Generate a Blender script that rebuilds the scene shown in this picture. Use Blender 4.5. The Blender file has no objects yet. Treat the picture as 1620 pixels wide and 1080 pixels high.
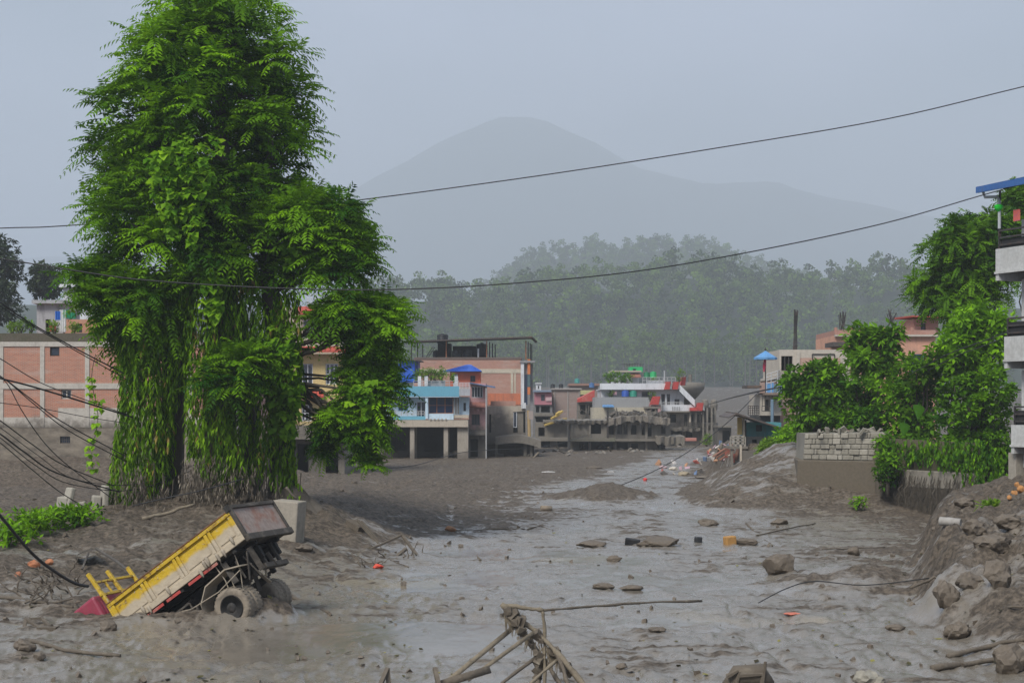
import bpy, math, random
import numpy as np
from mathutils import Vector, Matrix, Euler

sc = bpy.context.scene
COL = sc.collection
R = math.radians

# ------------------------------------------------------------------ camera
LENS, HC = 55.0, 4.7                      # focal length (mm), eye height above the flood mud
FP = 1620 * LENS / 36.0                   # focal length in photo pixels
HY = 648.0                                # photo row of the horizon
cam_d = bpy.data.cameras.new('camera'); cam = bpy.data.objects.new('camera', cam_d); COL.objects.link(cam)
cam.location = (0, 0, HC); cam.rotation_euler = (R(90), 0, 0)
cam_d.lens = LENS; cam_d.sensor_width = 36; cam_d.shift_y = (HY - 540) / 1620
cam_d.clip_start = 0.5; cam_d.clip_end = 20000
sc.camera = cam

# ------------------------------------------------------------------ sky, sun, exposure
SUN_EL, SUN_AZ = 48.0, 212.0              # degrees; soft light from above and behind the camera's left
w = bpy.data.worlds.new('World'); sc.world = w; w.use_nodes = True
nt = w.node_tree; nt.nodes.clear()
out = nt.nodes.new('ShaderNodeOutputWorld'); bg = nt.nodes.new('ShaderNodeBackground')
sky = nt.nodes.new('ShaderNodeTexSky'); sky.sky_type = 'NISHITA'; sky.sun_disc = False
sky.sun_elevation = R(SUN_EL); sky.sun_rotation = R(SUN_AZ); sky.air_density = 1.2; sky.dust_density = 4.0
scl = nt.nodes.new('ShaderNodeVectorMath'); scl.operation = 'SCALE'; scl.inputs['Scale'].default_value = 0.10
tc = nt.nodes.new('ShaderNodeTexCoord')
mp = nt.nodes.new('ShaderNodeMapping'); mp.inputs['Scale'].default_value = (1.6, 1.6, 3.4); mp.inputs['Location'].default_value = (3.1, 0.4, 1.7)
nz = nt.nodes.new('ShaderNodeTexNoise'); nz.inputs['Scale'].default_value = 1.15; nz.inputs['Detail'].default_value = 5; nz.inputs['Roughness'].default_value = 0.5
rp = nt.nodes.new('ShaderNodeValToRGB')
rp.color_ramp.elements[0].position = 0.40; rp.color_ramp.elements[0].color = (0.20, 0.30, 0.41, 1)
rp.color_ramp.elements[1].position = 0.60; rp.color_ramp.elements[1].color = (0.66, 0.73, 0.98, 1)
mx = nt.nodes.new('ShaderNodeMix'); mx.data_type = 'RGBA'; mx.inputs['Factor'].default_value = 0.80
L = nt.links.new
L(tc.outputs['Generated'], mp.inputs['Vector']); L(mp.outputs['Vector'], nz.inputs['Vector']); L(nz.outputs['Fac'], rp.inputs['Fac'])
L(sky.outputs['Color'], scl.inputs[0]); L(scl.outputs['Vector'], mx.inputs[6]); L(rp.outputs['Color'], mx.inputs[7])
L(mx.outputs[2], bg.inputs['Color']); bg.inputs['Strength'].default_value = 0.45
L(bg.outputs['Background'], out.inputs['Surface'])

sun_d = bpy.data.lights.new('sun', 'SUN'); sun = bpy.data.objects.new('sun', sun_d); COL.objects.link(sun)
sun_d.energy = 1.5; sun_d.angle = R(22); sun_d.color = (1.0, 0.97, 0.92)
sd = Vector((math.sin(R(SUN_AZ)) * math.cos(R(SUN_EL)), math.cos(R(SUN_AZ)) * math.cos(R(SUN_EL)), math.sin(R(SUN_EL))))
sun.rotation_euler = sd.to_track_quat('Z', 'Y').to_euler(); sun.location = sd * 200

vs = sc.view_settings; vs.view_transform = 'Standard'; vs.look = 'None'; vs.exposure = 1.42; vs.gamma = 1.0; vs.use_curve_mapping = False
sc.cycles.volume_bounces = 1; sc.cycles.max_bounces = 6; sc.cycles.transparent_max_bounces = 4
sc.cycles.use_denoising = True; sc.cycles.caustics_reflective = False; sc.cycles.caustics_refractive = False

# ------------------------------------------------------------------ helpers: placing
def P(px, py, d):                          # photo pixel + distance -> world point
    return Vector(((px - 810) / FP * d, d, HC + (HY - py) / FP * d))
def PX(px, d): return (px - 810) / FP * d
def PZ(py, d): return HC + (HY - py) / FP * d
def GD(py, z=0.0): return FP * (HC - z) / (py - HY)   # distance of ground seen at row py

# ------------------------------------------------------------------ helpers: noise
class Noise2:
    def __init__(s, seed):
        r = np.random.default_rng(seed); s.p = r.permutation(512); a = r.random(512) * 2 * np.pi
        s.g = np.stack([np.cos(a), np.sin(a)], 1)
    def __call__(s, x, y):
        x = np.asarray(x, float); y = np.asarray(y, float)
        xi = np.floor(x).astype(int); yi = np.floor(y).astype(int); xf = x - xi; yf = y - yi
        def gr(ix, iy, dx, dy):
            h = s.p[(s.p[ix & 511] + iy) & 511]; g = s.g[h]; return g[..., 0] * dx + g[..., 1] * dy
        u = xf * xf * xf * (xf * (xf * 6 - 15) + 10); v = yf * yf * yf * (yf * (yf * 6 - 15) + 10)
        a = gr(xi, yi, xf, yf); b = gr(xi + 1, yi, xf - 1, yf); c = gr(xi, yi + 1, xf, yf - 1); d = gr(xi + 1, yi + 1, xf - 1, yf - 1)
        return (a + u * (b - a)) * (1 - v) + (c + u * (d - c)) * v
    def fbm(s, x, y, o=4, lac=2.1, gain=0.5):
        t = 0; a = 1.0; f = 1.0
        for i in range(o):
            t = t + a * s(x * f + 17.3 * i, y * f - 9.1 * i); a *= gain; f *= lac
        return t
    def ridge(s, x, y, o=4):
        t = 0; a = 1.0; f = 1.0
        for i in range(o):
            t = t + a * (1 - 2 * np.abs(s(x * f + 5.2 * i, y * f + 3.3 * i))); a *= 0.5; f *= 2.1
        return t
N1, N2, N3 = Noise2(1), Noise2(2), Noise2(3)
def sstep(a, b, x):
    t = np.clip((np.asarray(x, float) - a) / (b - a), 0, 1); return t * t * (3 - 2 * t)

# ------------------------------------------------------------------ helpers: objects
def tag(o, label=None, cat=None, group=None, kind=None):
    if label: o['label'] = label
    if cat:
        o['category'] = cat
        if not kind: kind = 'thing'
    if group: o['group'] = group
    if kind: o['kind'] = kind
    return o
def thing(name, loc=(0, 0, 0), label=None, cat=None, group=None, rz=0.0):
    o = bpy.data.objects.new(name, None); COL.objects.link(o); o.location = loc; o.rotation_euler = (0, 0, rz)
    o.empty_display_size = 0.3
    return tag(o, label, cat, group)
def link(name, me, parent=None, world=True):
    o = bpy.data.objects.new(name, me); COL.objects.link(o)
    if parent is not None:
        o.parent = parent
        if world: o.matrix_parent_inverse = wm(parent).inverted()   # mesh given in world coordinates
    return o
def wm(o):
    m = o.matrix_basis.copy()
    if o.parent: m = wm(o.parent) @ o.matrix_parent_inverse @ m
    return m
def copy_tree(o, parent=None):
    c = o.copy(); COL.objects.link(c)
    if parent is not None: c.parent = parent
    for ch in [x for x in bpy.data.objects if x.parent is o]: copy_tree(ch, c)
    return c
def np_mesh(name, v, f, mats, smooth=False, attrs=None, fmat=None):
    """v (n,3); f (m,k) array, all faces with k corners"""
    me = bpy.data.meshes.new(name); v = np.asarray(v, np.float32); f = np.asarray(f, np.int32); k = f.shape[1]
    me.vertices.add(len(v)); me.vertices.foreach_set('co', v.ravel())
    me.loops.add(f.size); me.loops.foreach_set('vertex_index', f.ravel())
    me.polygons.add(len(f)); me.polygons.foreach_set('loop_start', np.arange(0, f.size, k, dtype=np.int32))
    me.polygons.foreach_set('loop_total', np.full(len(f), k, np.int32))
    if smooth: me.polygons.foreach_set('use_smooth', np.ones(len(f), bool))
    if fmat is not None: me.polygons.foreach_set('material_index', np.asarray(fmat, np.int32))
    for m in (mats if isinstance(mats, (list, tuple)) else [mats]): me.materials.append(m)
    for kk, a in (attrs or {}).items():
        at = me.attributes.new(kk, 'FLOAT', 'POINT'); at.data.foreach_set('value', np.asarray(a, np.float32))
    me.update(calc_edges=True); return me

class MB:
    """collects boxes, tubes, quads ... and builds ONE mesh object"""
    def __init__(s): s.v = []; s.f = []; s.m = []; s.mi = 0; s.T = None
    def vert(s, *ps):
        b = len(s.v)
        for p in ps:
            p = Vector(p)
            if s.T is not None: p = s.T @ p
            s.v.append(p)
        return b
    def face(s, *ids): s.f.append(ids); s.m.append(s.mi)
    def quad(s, a, b, c, d): i = s.vert(a, b, c, d); s.face(i, i + 1, i + 2, i + 3); return s
    def tri(s, a, b, c): i = s.vert(a, b, c); s.face(i, i + 1, i + 2); return s
    def box(s, x0, x1, y0, y1, z0, z1):
        i = s.vert((x0, y0, z0), (x1, y0, z0), (x1, y1, z0), (x0, y1, z0), (x0, y0, z1), (x1, y0, z1), (x1, y1, z1), (x0, y1, z1))
        for a in ((3, 2, 1, 0), (4, 5, 6, 7), (0, 1, 5, 4), (1, 2, 6, 5), (2, 3, 7, 6), (3, 0, 4, 7)): s.face(*[i + k for k in a])
        return s
    def hexa(s, pts):                      # 4 bottom + 4 top points
        i = s.vert(*pts)
        for a in ((3, 2, 1, 0), (4, 5, 6, 7), (0, 1, 5, 4), (1, 2, 6, 5), (2, 3, 7, 6), (3, 0, 4, 7)): s.face(*[i + k for k in a])
        return s
    def beam(s, a, b, w, h=None, up=(0, 0, 1)):
        a = Vector(a); b = Vector(b); h = h or w; d = (b - a).normalized(); u = Vector(up)
        if abs(d.dot(u)) > 0.98: u = Vector((0, 1, 0))
        r = d.cross(u).normalized() * w / 2; u = r.cross(d).normalized() * h / 2
        return s.hexa([a - r - u, a + r - u, b + r - u, b - r - u, a - r + u, a + r + u, b + r + u, b - r + u])
    def tube(s, pts, rad, n=8, cap=True):
        pts = [Vector(p) for p in pts]; k = len(pts)
        rad = [rad] * k if not hasattr(rad, '__len__') else rad
        u = None; base = len(s.v)
        for i, p in enumerate(pts):
            t = (pts[min(i + 1, k - 1)] - pts[max(i - 1, 0)]).normalized()
            if u is None:
                u = Vector((0, 0, 1)) if abs(t.z) < 0.9 else Vector((1, 0, 0))
            u = (u - t * u.dot(t)).normalized(); v = t.cross(u)
            for j in range(n):
                a = 2 * math.pi * j / n; s.vert(p + (u * math.cos(a) + v * math.sin(a)) * rad[i])
        for i in range(k - 1):
            for j in range(n):
                s.face(base + i * n + j, base + i * n + (j + 1) % n, base + (i + 1) * n + (j + 1) % n, base + (i + 1) * n + j)
        if cap:
            s.face(*[base + j for j in range(n)][::-1]); s.face(*[base + (k - 1) * n + j for j in range(n)])
        return s
    def lathe(s, prof, n=20, c=(0, 0, 0), axis='z'):   # prof: (r, h) list
        base = len(s.v); c = Vector(c)
        for r, h in prof:
            for j in range(n):
                a = 2 * math.pi * j / n; x, y = r * math.cos(a), r * math.sin(a)
                s.vert(c + (Vector((x, y, h)) if axis == 'z' else Vector((x, h, y)) if axis == 'y' else Vector((h, x, y))))
        for i in range(len(prof) - 1):
            for j in range(n): s.face(base + i * n + j, base + i * n + (j + 1) % n, base + (i + 1) * n + (j + 1) % n, base + (i + 1) * n + j)
        s.face(*[base + j for j in range(n)][::-1]); s.face(*[base + (len(prof) - 1) * n + j for j in range(n)])
        return s
    def build(s, name, mats, parent=None, smooth=False, world=True, bevel=0.0):
        me = bpy.data.meshes.new(name); me.from_pydata([tuple(p) for p in s.v], [], s.f)
        for m in (mats if isinstance(mats, (list, tuple)) else [mats]): me.materials.append(m)
        me.polygons.foreach_set('material_index', np.array(s.m, np.int32))
        if smooth: me.polygons.foreach_set('use_smooth', np.ones(len(me.polygons), bool))
        me.update(); o = link(name, me, parent, world)
        if bevel: b = o.modifiers.new('bevel', 'BEVEL'); b.width = bevel; b.segments = 2; b.limit_method = 'ANGLE'
        return o

# ------------------------------------------------------------------ helpers: materials
def nodes(name):
    m = bpy.data.materials.new(name); m.use_nodes = True; t = m.node_tree; t.nodes.clear()
    o = t.nodes.new('ShaderNodeOutputMaterial'); b = t.nodes.new('ShaderNodeBsdfPrincipled'); t.links.new(b.outputs[0], o.inputs[0])
    return m, t, b, o
def nd(t, typ, **kw):
    n = t.nodes.new('ShaderNode' + typ)
    for k, v in kw.items():
        if k.startswith('i_'): n.inputs[k[2:].replace('_', ' ')].default_value = v
        else: setattr(n, k, v)
    return n
def c4(c): return (c[0], c[1], c[2], 1.0)
def mixc(t, fac, a, b):
    m = nd(t, 'Mix', data_type='RGBA')
    for s, v in ((0, fac), (6, a), (7, b)):
        if hasattr(v, 'links') or hasattr(v, 'is_output'): t.links.new(v, m.inputs[s])
        else: m.inputs[s].default_value = v if s == 0 else c4(v)
    return m.outputs[2]
def math_(t, op, a, b=0.0, c=0.0, clamp=False):
    m = nd(t, 'Math', operation=op, use_clamp=clamp)
    for i, v in enumerate((a, b, c)):
        if hasattr(v, 'is_output'): t.links.new(v, m.inputs[i])
        else: m.inputs[i].default_value = v
    return m.outputs[0]
def maprange(t, v, a, b, c=0.0, d=1.0):
    m = nd(t, 'MapRange'); m.interpolation_type = 'SMOOTHSTEP'
    t.links.new(v, m.inputs[0])
    for i, x in enumerate((a, b, c, d)): m.inputs[1 + i].default_value = x
    return m.outputs[0]
def noise(t, vec, scale, detail=4, rough=0.55, stretch=None):
    if stretch is not None:
        mp = nd(t, 'Mapping'); mp.inputs['Scale'].default_value = stretch; t.links.new(vec, mp.inputs['Vector']); vec = mp.outputs['Vector']
    n = nd(t, 'TexNoise', i_Scale=scale, i_Detail=detail, i_Roughness=rough); t.links.new(vec, n.inputs['Vector']); return n.outputs['Fac']
def wpos(t): return nd(t, 'NewGeometry').outputs['Position']
def bump(t, b, h, strength, dist):
    n = nd(t, 'Bump'); n.inputs['Strength'].default_value = strength; n.inputs['Distance'].default_value = dist
    t.links.new(h, n.inputs['Height']); t.links.new(n.outputs['Normal'], b.inputs['Normal']); return n

MUD = (0.135, 0.118, 0.096)
_mats = {}
def surf(name, col, rough=0.8, dirt=0.5, dirtcol=(0.09, 0.085, 0.075), dirtscale=0.7, mudz=None, mudsoft=0.6, mudamt=1.0, streak=0.35, bmp=0.25, metal=0.0, fine=9.0, col2=None, spec=0.4):
    """painted / cast / rusty surface: base colour, blotchy dirt, vertical run-down streaks, flood mud below world height mudz"""
    if name in _mats: return _mats[name]
    m, t, b, o = nodes(name); p = wpos(t)
    n1 = noise(t, p, dirtscale, 6, 0.62); n2 = noise(t, p, fine, 4, 0.6)
    c = mixc(t, maprange(t, n2, 0.3, 0.75), col, col2 or tuple(x * 0.8 for x in col))
    c = mixc(t, math_(t, 'MULTIPLY', maprange(t, n1, 0.48, 0.78), dirt), c, dirtcol)
    if streak:
        ns = noise(t, p, 3.2, 4, 0.6, (1.0, 1.0, 0.12))
        c = mixc(t, math_(t, 'MULTIPLY', maprange(t, ns, 0.52, 0.8), streak), c, dirtcol)
    if mudz is not None:
        z = nd(t, 'SeparateXYZ'); t.links.new(p, z.inputs[0])
        h = math_(t, 'SUBTRACT', mudz, z.outputs[2]); h = math_(t, 'ADD', h, math_(t, 'MULTIPLY', math_(t, 'SUBTRACT', n1, 0.5), mudsoft * 5))
        nm = noise(t, p, 2.3, 5, 0.65); mudc = mixc(t, nm, (0.105, 0.090, 0.072), (0.19, 0.165, 0.135))
        mask = maprange(t, h, -mudsoft, mudsoft, 0, mudamt)
        c = mixc(t, mask, c, mudc)
    t.links.new(c, b.inputs['Base Color'])
    r = math_(t, 'ADD', rough - 0.12, math_(t, 'MULTIPLY', n2, 0.24), clamp=True); t.links.new(r, b.inputs['Roughness'])
    b.inputs['Metallic'].default_value = metal; b.inputs['Specular IOR Level'].default_value = spec
    if bmp:
        h2 = math_(t, 'ADD', math_(t, 'MULTIPLY', n1, 1.0), math_(t, 'MULTIPLY', n2, 0.35)); bump(t, b, h2, bmp, 0.05)
    _mats[name] = m; return m
def brickmat(name, c1, c2, mortar, mudz=None, mudsoft=0.5, plaster=0.35, scale=1.0, rz=0.0):
    if name in _mats: return _mats[name]
    m, t, b, o = nodes(name); p = wpos(t)
    mp = nd(t, 'Mapping'); mp.inputs['Rotation'].default_value = (0, 0, rz); t.links.new(p, mp.inputs['Vector'])
    s = nd(t, 'SeparateXYZ'); t.links.new(mp.outputs['Vector'], s.inputs[0])
    cb = nd(t, 'CombineXYZ'); t.links.new(math_(t, 'ADD', s.outputs[0], s.outputs[1]), cb.inputs[0]); t.links.new(s.outputs[2], cb.inputs[1])
    br = nd(t, 'TexBrick'); t.links.new(cb.outputs[0], br.inputs['Vector'])
    br.inputs['Scale'].default_value = scale; br.inputs['Brick Width'].default_value = 0.24; br.inputs['Row Height'].default_value = 0.08
    br.inputs['Mortar Size'].default_value = 0.012; br.inputs['Mortar Smooth'].default_value = 0.3; br.inputs['Bias'].default_value = 0.1
    br.inputs['Color1'].default_value = c4(c1); br.inputs['Color2'].default_value = c4(c2); br.inputs['Mortar'].default_value = c4(mortar)
    n1 = noise(t, p, 0.55, 6, 0.65); n2 = noise(t, p, 5, 4, 0.6)
    n3 = noise(t, p, 1.3, 5, 0.6, (0.35, 0.35, 1.8))
    c = mixc(t, math_(t, 'MULTIPLY', maprange(t, n3, 0.5, 0.72), plaster), br.outputs['Color'], (0.42, 0.38, 0.33))
    c = mixc(t, math_(t, 'MULTIPLY', maprange(t, n1, 0.52, 0.75), 0.5), c, (0.16, 0.12, 0.095))
    c = mixc(t, math_(t, 'MULTIPLY', maprange(t, n2, 0.4, 0.75), 0.3), c, (0.30, 0.20, 0.15))
    if mudz is not None:
        z = s.outputs[2]; h = math_(t, 'SUBTRACT', mudz, z); h = math_(t, 'ADD', h, math_(t, 'MULTIPLY', math_(t, 'SUBTRACT', n1, 0.5), mudsoft * 3))
        mc = mixc(t, maprange(t, noise(t, p, 0.7, 6, 0.68, (1, 1, 2.2)), .3, .7), (0.085, 0.070, 0.053), (0.25, 0.21, 0.16)); c = mixc(t, maprange(t, h, -mudsoft * .35, mudsoft * .35), c, mc)
    t.links.new(c, b.inputs['Base Color']); b.inputs['Roughness'].default_value = 0.9
    bump(t, b, math_(t, 'SUBTRACT', n2, math_(t, 'MULTIPLY', br.outputs['Fac'], 0.6)), 0.4, 0.02)
    _mats[name] = m; return m
def leafmat(name, dark, light, trans=0.35, rough=0.45, dead=None):
    """leaf colour varies by the per-leaf attribute 'hue' (0..1)"""
    if name in _mats: return _mats[name]
    m, t, b, o = nodes(name)
    at = nd(t, 'Attribute', attribute_name='hue')
    r = nd(t, 'ValToRGB'); t.links.new(at.outputs['Fac'], r.inputs['Fac'])
    r.color_ramp.elements[0].color = c4(dark); r.color_ramp.elements[1].color = c4(light)
    e = r.color_ramp.elements.new(0.5); e.color = c4([0.62 * a + 0.38 * q for a, q in zip(dark, light)])
    if dead: e = r.color_ramp.elements.new(0.985); e.color = c4(light); r.color_ramp.elements[-1].color = c4(dead)
    t.links.new(r.outputs['Color'], b.inputs['Base Color']); b.inputs['Roughness'].default_value = rough; b.inputs['Specular IOR Level'].default_value = 0.09
    tr = nd(t, 'BsdfTranslucent'); hs = nd(t, 'HueSaturation'); hs.inputs['Value'].default_value = 1.5; hs.inputs['Hue'].default_value = 0.49
    t.links.new(r.outputs['Color'], hs.inputs['Color']); t.links.new(hs.outputs['Color'], tr.inputs['Color'])
    mx = nd(t, 'MixShader'); mx.inputs[0].default_value = trans; t.links.new(b.outputs[0], mx.inputs[1]); t.links.new(tr.outputs[0], mx.inputs[2])
    t.links.new(mx.outputs[0], o.inputs[0]); _mats[name] = m; return m
# ================================================================== ground
def gauss(x, y, cx, cy, rx, ry, h, rot=0.0):
    c, s = math.cos(rot), math.sin(rot); u = ((x - cx) * c + (y - cy) * s) / rx; v = (-(x - cx) * s + (y - cy) * c) / ry
    return h * np.exp(-(u * u + v * v))
TREE = Vector((PX(335, 55), 55.0, 0))
def channel(x, y):
    """how far inside the path of the last water (1 = middle)"""
    n = N1.fbm(x * 0.09, y * 0.05, 4)
    cx = np.interp(y, [15, 27, 34, 45, 58, 75, 95, 120, 150, 220], [0.0, 0.0, 1.6, 4.2, 6.2, 6.6, 6.8, 10.5, 16, 24])
    hw = np.interp(y, [15, 27, 34, 45, 58, 75, 95, 120, 150, 220], [12, 12.5, 12, 10.0, 9.6, 7.4, 5.4, 4.2, 3.5, 3])
    e = 1 - np.abs(x - cx) / hw + 0.55 * n
    pool = np.exp(-(((x - 0.2) / 3.8) ** 4 + ((y - 46.5) / 9.5) ** 4))
    return np.clip(e, -1, 1.1) + 0.7 * pool + 0.5 * np.exp(-(((x + 3.5) / 3.4) ** 4 + ((y - 32.5) / 3.0) ** 4))
def mound(x, y):
    z = 0 * x
    # left bank that carries the tree and stops the truck
    lb = sstep(1.0, -6.0, x + 4.2 + 1.5 * N3(y * .12, x * .05) - 0.10 * (y - 50)) * sstep(37.0, 50.0, y + 2.0 * N3(x * .16 + 4, 7.7) + 0.10 * (x + 12)) * sstep(92, 68, y)
    z = z + 0.95 * lb
    z = z + gauss(x, y, TREE.x, TREE.y + 0.5, 4.0, 3.0, 0.75) + gauss(x, y, TREE.x + 4.5, TREE.y - 0.5, 2.4, 1.6, 0.35)
    z = z + gauss(x, y, -15.5, 41.5, 3.2, 2.2, 0.30) + gauss(x, y, -11.2, 36.8, 1.8, 0.9, 0.20) + gauss(x, y, -7.6, 38.6, 1.8, 1.5, 0.28) + gauss(x, y, -5.35, 35.3, .55, .7, 0.42) + gauss(x, y, -7.4, 34.5, 1.5, .6, 0.24) + gauss(x, y, -6.1, 34.9, .5, .5, 0.22) + gauss(x, y, -6.15, 34.2, .7, .4, 0.08) + gauss(x, y, -27, 97, 16, 5.5, 1.5)
    # slump of mud piled against the corner of the retaining wall
    z = z + gauss(x, y, 5.0, 82, 2.6, 3.5, 0.62) + gauss(x, y, 27, 172, 8, 20, 0.25)
    # raised ground behind the retaining wall
    edge = np.interp(x, [12, 15, 22, 32, 60], [79, 76, 72, 66, 62])
    terr = 2.3 * sstep(0.0, 1.0, y - edge - 0.4) * sstep(13.8, 15.0, x - 0.02 * (y - 75)) * sstep(128, 114, y)
    slump = gauss(x, y, 15.2, 82.5, 4.2, 7.5, 2.75, 0.15) * sstep(7.0, 11.5, x) + gauss(x, y, 11.4, 76, 2.6, 3.6, 0.75)
    z = z + np.maximum(terr, np.where(x > 15.5, np.minimum(slump, 2.6), slump))
    # toe of slumped mud in front of the wall
    z = z + 0.75 * np.exp(-((y - edge + 1.0) / 2.6) ** 2) * sstep(14.5, 20, x)
    # foreground right bank: eroded scarp, terrace climbing to the balcony house
    xs = np.interp(y, [14, 24, 30, 34, 38, 44, 50, 56, 62, 70], [14.0, 11.0, 9.9, 9.35, 10.1, 11.6, 13.2, 15.0, 17.0, 20.0]) + 0.40 * N2.fbm(y * .35, x * .2, 3)
    t = x - xs; top = np.interp(y, [14, 28, 34, 38, 46, 54, 64, 72], [0.4, 0.55, 1.10, 1.65, 2.0, 2.2, 2.2, 1.6])
    z = z + top * (0.62 * sstep(-0.55, 0.75, t) + 0.38 * sstep(0.2, 4.5, t)) * sstep(76, 62, y)
    z = z + gauss(x, y, 9.2, 41.5, 1.9, 2.6, 0.45) + gauss(x, y, 10.4, 28.2, 0.8, 0.9, 0.45)
    return z
def surface(x, y):
    """height and wetness of the mud: lumps stand out of a thin sheet of water"""
    md = mound(x, y); e = channel(x, y) - 2.6 * sstep(0.08, 0.5, md)
    near = 1 / (1 + (y / 140.0) ** 2); dry = sstep(0.45, -0.25, e)
    wx = x + 0.5 * N3.fbm(x * .3, y * .3, 3); wy = y + 0.9 * N2.fbm(x * .22, y * .2, 3)
    h = 0.085 * N1.fbm(wx * 0.30, wy * 0.16, 3) + 0.075 * N2.fbm(wx * 0.9, wy * 0.42, 4) + 0.048 * N3.ridge(wx * 1.7, wy * 0.9, 4) * near - 0.03 + 0.045 * N3.fbm(x * 4.2, y * 2.6, 4) * near
    clod = N2.ridge(x * 0.95, y * 0.62, 5) - 1.0; h = h + dry * (0.10 * N1.fbm(x * 0.55, y * 0.5, 5) + (0.085 + 0.07 * sstep(65, 90, y) * sstep(150, 120, y)) * clod + 0.05 * N3.fbm(x * 2.2, y * 1.8, 4))
    steep = sstep(0.15, 1.2, md)
    far_ = sstep(60, 70, y) * sstep(125, 105, y); h = h * (1 - .45 * steep * far_) + steep * (0.13 * N2.ridge(x * 0.8, y * 0.7, 4) - 0.06) * (1 - .6 * far_) + steep * far_ * (0.30 * N3.fbm(x * .55 + y * .25, y * .16, 4) + .10 * N1.ridge(x * .5, y * .14, 3))
    rb = steep * sstep(64, 45, y) * sstep(7, 10, x); h = h + rb * (0.30 * N1.ridge(x * 0.75 + 3, y * 0.55, 5) - 0.2 + 0.22 * N3.fbm(x * 1.3, y * 1.1, 4))
    riv = np.exp(-(N1.fbm(wx * .20 + 7, wy * .11, 3) / .035) ** 2) + .7 * np.exp(-(N3.fbm(wx * .38 - 2, wy * .2, 3) / .04) ** 2); riv = riv * sstep(-.9, 0.1, e) * sstep(130, 90, y); h = h - 0.07 * riv
    lev = -0.30 + 0.295 * sstep(-0.35, 0.75, e) + 0.07 * sstep(0.9, 1.5, e)
    lev = lev - 0.13 * sstep(0.02, 0.40, N2.fbm(wx * .26 + 3.1, wy * .15, 4) + .12) * sstep(1.5, .8, e)
    below = lev - h; w = sstep(-0.025, 0.025, below)
    z = md + np.where(below > 0, lev - 0.12 * below, h)
    damp = np.maximum(sstep(0.42, 0.0, h - lev) * 0.8, .85 * np.clip(riv, 0, 1))
    sl = sstep(0.25, 0.9, md) * sstep(6, 10, x) * sstep(60, 70, y) * sstep(125, 105, y); damp = np.maximum(damp, sl * (0.36 + 0.5 * N1.fbm(x * .5 + y * .2, y * .12, 4)))
    damp = np.maximum(damp, sstep(66, 44, y) * (1 - .35 * sstep(.2, .9, md)) * (0.36 + 0.8 * N2.fbm(x * .35, y * .3, 4)))
    return z, np.clip(np.maximum(w, damp), 0, 1)
def height(x, y):
    z, w = surface(x, y)
    # far bed of the river climbs to the foot of the hill
    z = z + sstep(260, 880, y) * 17.0 + np.clip(y - 880, 0, None) * 0.02
    return z
ta = np.concatenate([np.linspace(-1.2, -0.42, 50)[:-1], np.linspace(-0.42, 0.42, 620), np.linspace(0.42, 1.2, 50)[1:]])
yr = np.concatenate([np.geomspace(6, 20, 30)[:-1], np.geomspace(20, 240, 470)[:-1], np.geomspace(240, 1000, 70)])
TT, YY = np.meshgrid(ta, yr); XX = TT * YY
WW = surface(XX, YY)[1]; ZZ = height(XX, YY)
nr, ncl = XX.shape; idx = np.arange(nr * ncl).reshape(nr, ncl)
gf = np.stack([idx[:-1, :-1], idx[:-1, 1:], idx[1:, 1:], idx[1:, :-1]], -1).reshape(-1, 4)

m, t, b, o = nodes('wet_mud'); MUDMAT = m; p = wpos(t)
at = nd(t, 'Attribute', attribute_name='wet').outputs['Fac']
na = noise(t, p, 0.9, 6, 0.65); nb = noise(t, p, 6.0, 6, 0.68); ncx = noise(t, p, 30.0, 4, 0.65); nst = noise(t, p, 1.5, 6, 0.65, (0.4, 1.0, 1.0))
film = math_(t, 'ADD', at, math_(t, 'MULTIPLY', math_(t, 'SUBTRACT', nst, 0.5), 2.3)); film = math_(t, 'ADD', film, math_(t, 'MULTIPLY', math_(t, 'SUBTRACT', nb, 0.5), 0.5))
film = maprange(t, film, 0.22, 0.74)
dryc = mixc(t, na, (0.115, 0.091, 0.066), (0.215, 0.174, 0.131)); dryc = mixc(t, maprange(t, nb, 0.36, 0.66), (0.062, 0.050, 0.038), dryc); dryc = mixc(t, maprange(t, noise(t, p, 2.2, 5, .7), .55, .75, 0, .6), dryc, (0.20, 0.165, 0.127))
wetc = mixc(t, na, (0.125, 0.107, 0.083), (0.205, 0.181, 0.147))
tan = maprange(t, noise(t, p, 0.16, 3, 0.5), 0.60, 0.72); wetc = mixc(t, math_(t, 'MULTIPLY', tan, 0.6), wetc, (0.24, 0.19, 0.11))
t.links.new(mixc(t, film, dryc, wetc), b.inputs['Base Color'])
rg = math_(t, 'ADD', 0.14, math_(t, 'MULTIPLY', nb, 0.30)); rg = math_(t, 'SUBTRACT', rg, maprange(t, at, .7, 1.0, 0, .16)); mr = nd(t, 'Mix'); t.links.new(film, mr.inputs[0]); mr.inputs[2].default_value = 0.72; t.links.new(rg, mr.inputs[3])
t.links.new(mr.outputs[0], b.inputs['Roughness']); t.links.new(maprange(t, film, 0, 1, 0.15, 0.75), b.inputs['Specular IOR Level'])
hh = math_(t, 'ADD', math_(t, 'MULTIPLY', nb, 1.0), math_(t, 'MULTIPLY', ncx, 0.35))
bs = nd(t, 'Mix'); t.links.new(film, bs.inputs[0]); bs.inputs[2].default_value = 0.95; bs.inputs[3].default_value = 0.14
bn = bump(t, b, hh, 0.5, 0.12); t.links.new(math_(t, 'SUBTRACT', bs.outputs[0], maprange(t, at, .75, 1.0, 0, .10)), bn.inputs['Strength'])
g = link('ground', np_mesh('ground', np.stack([XX, YY, ZZ], -1).reshape(-1, 3), gf, MUDMAT, True, {'wet': WW.ravel()})); tag(g, kind='structure')
def gz(x, y): return float(height(np.array([float(x)]), np.array([float(y)]))[0])
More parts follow.
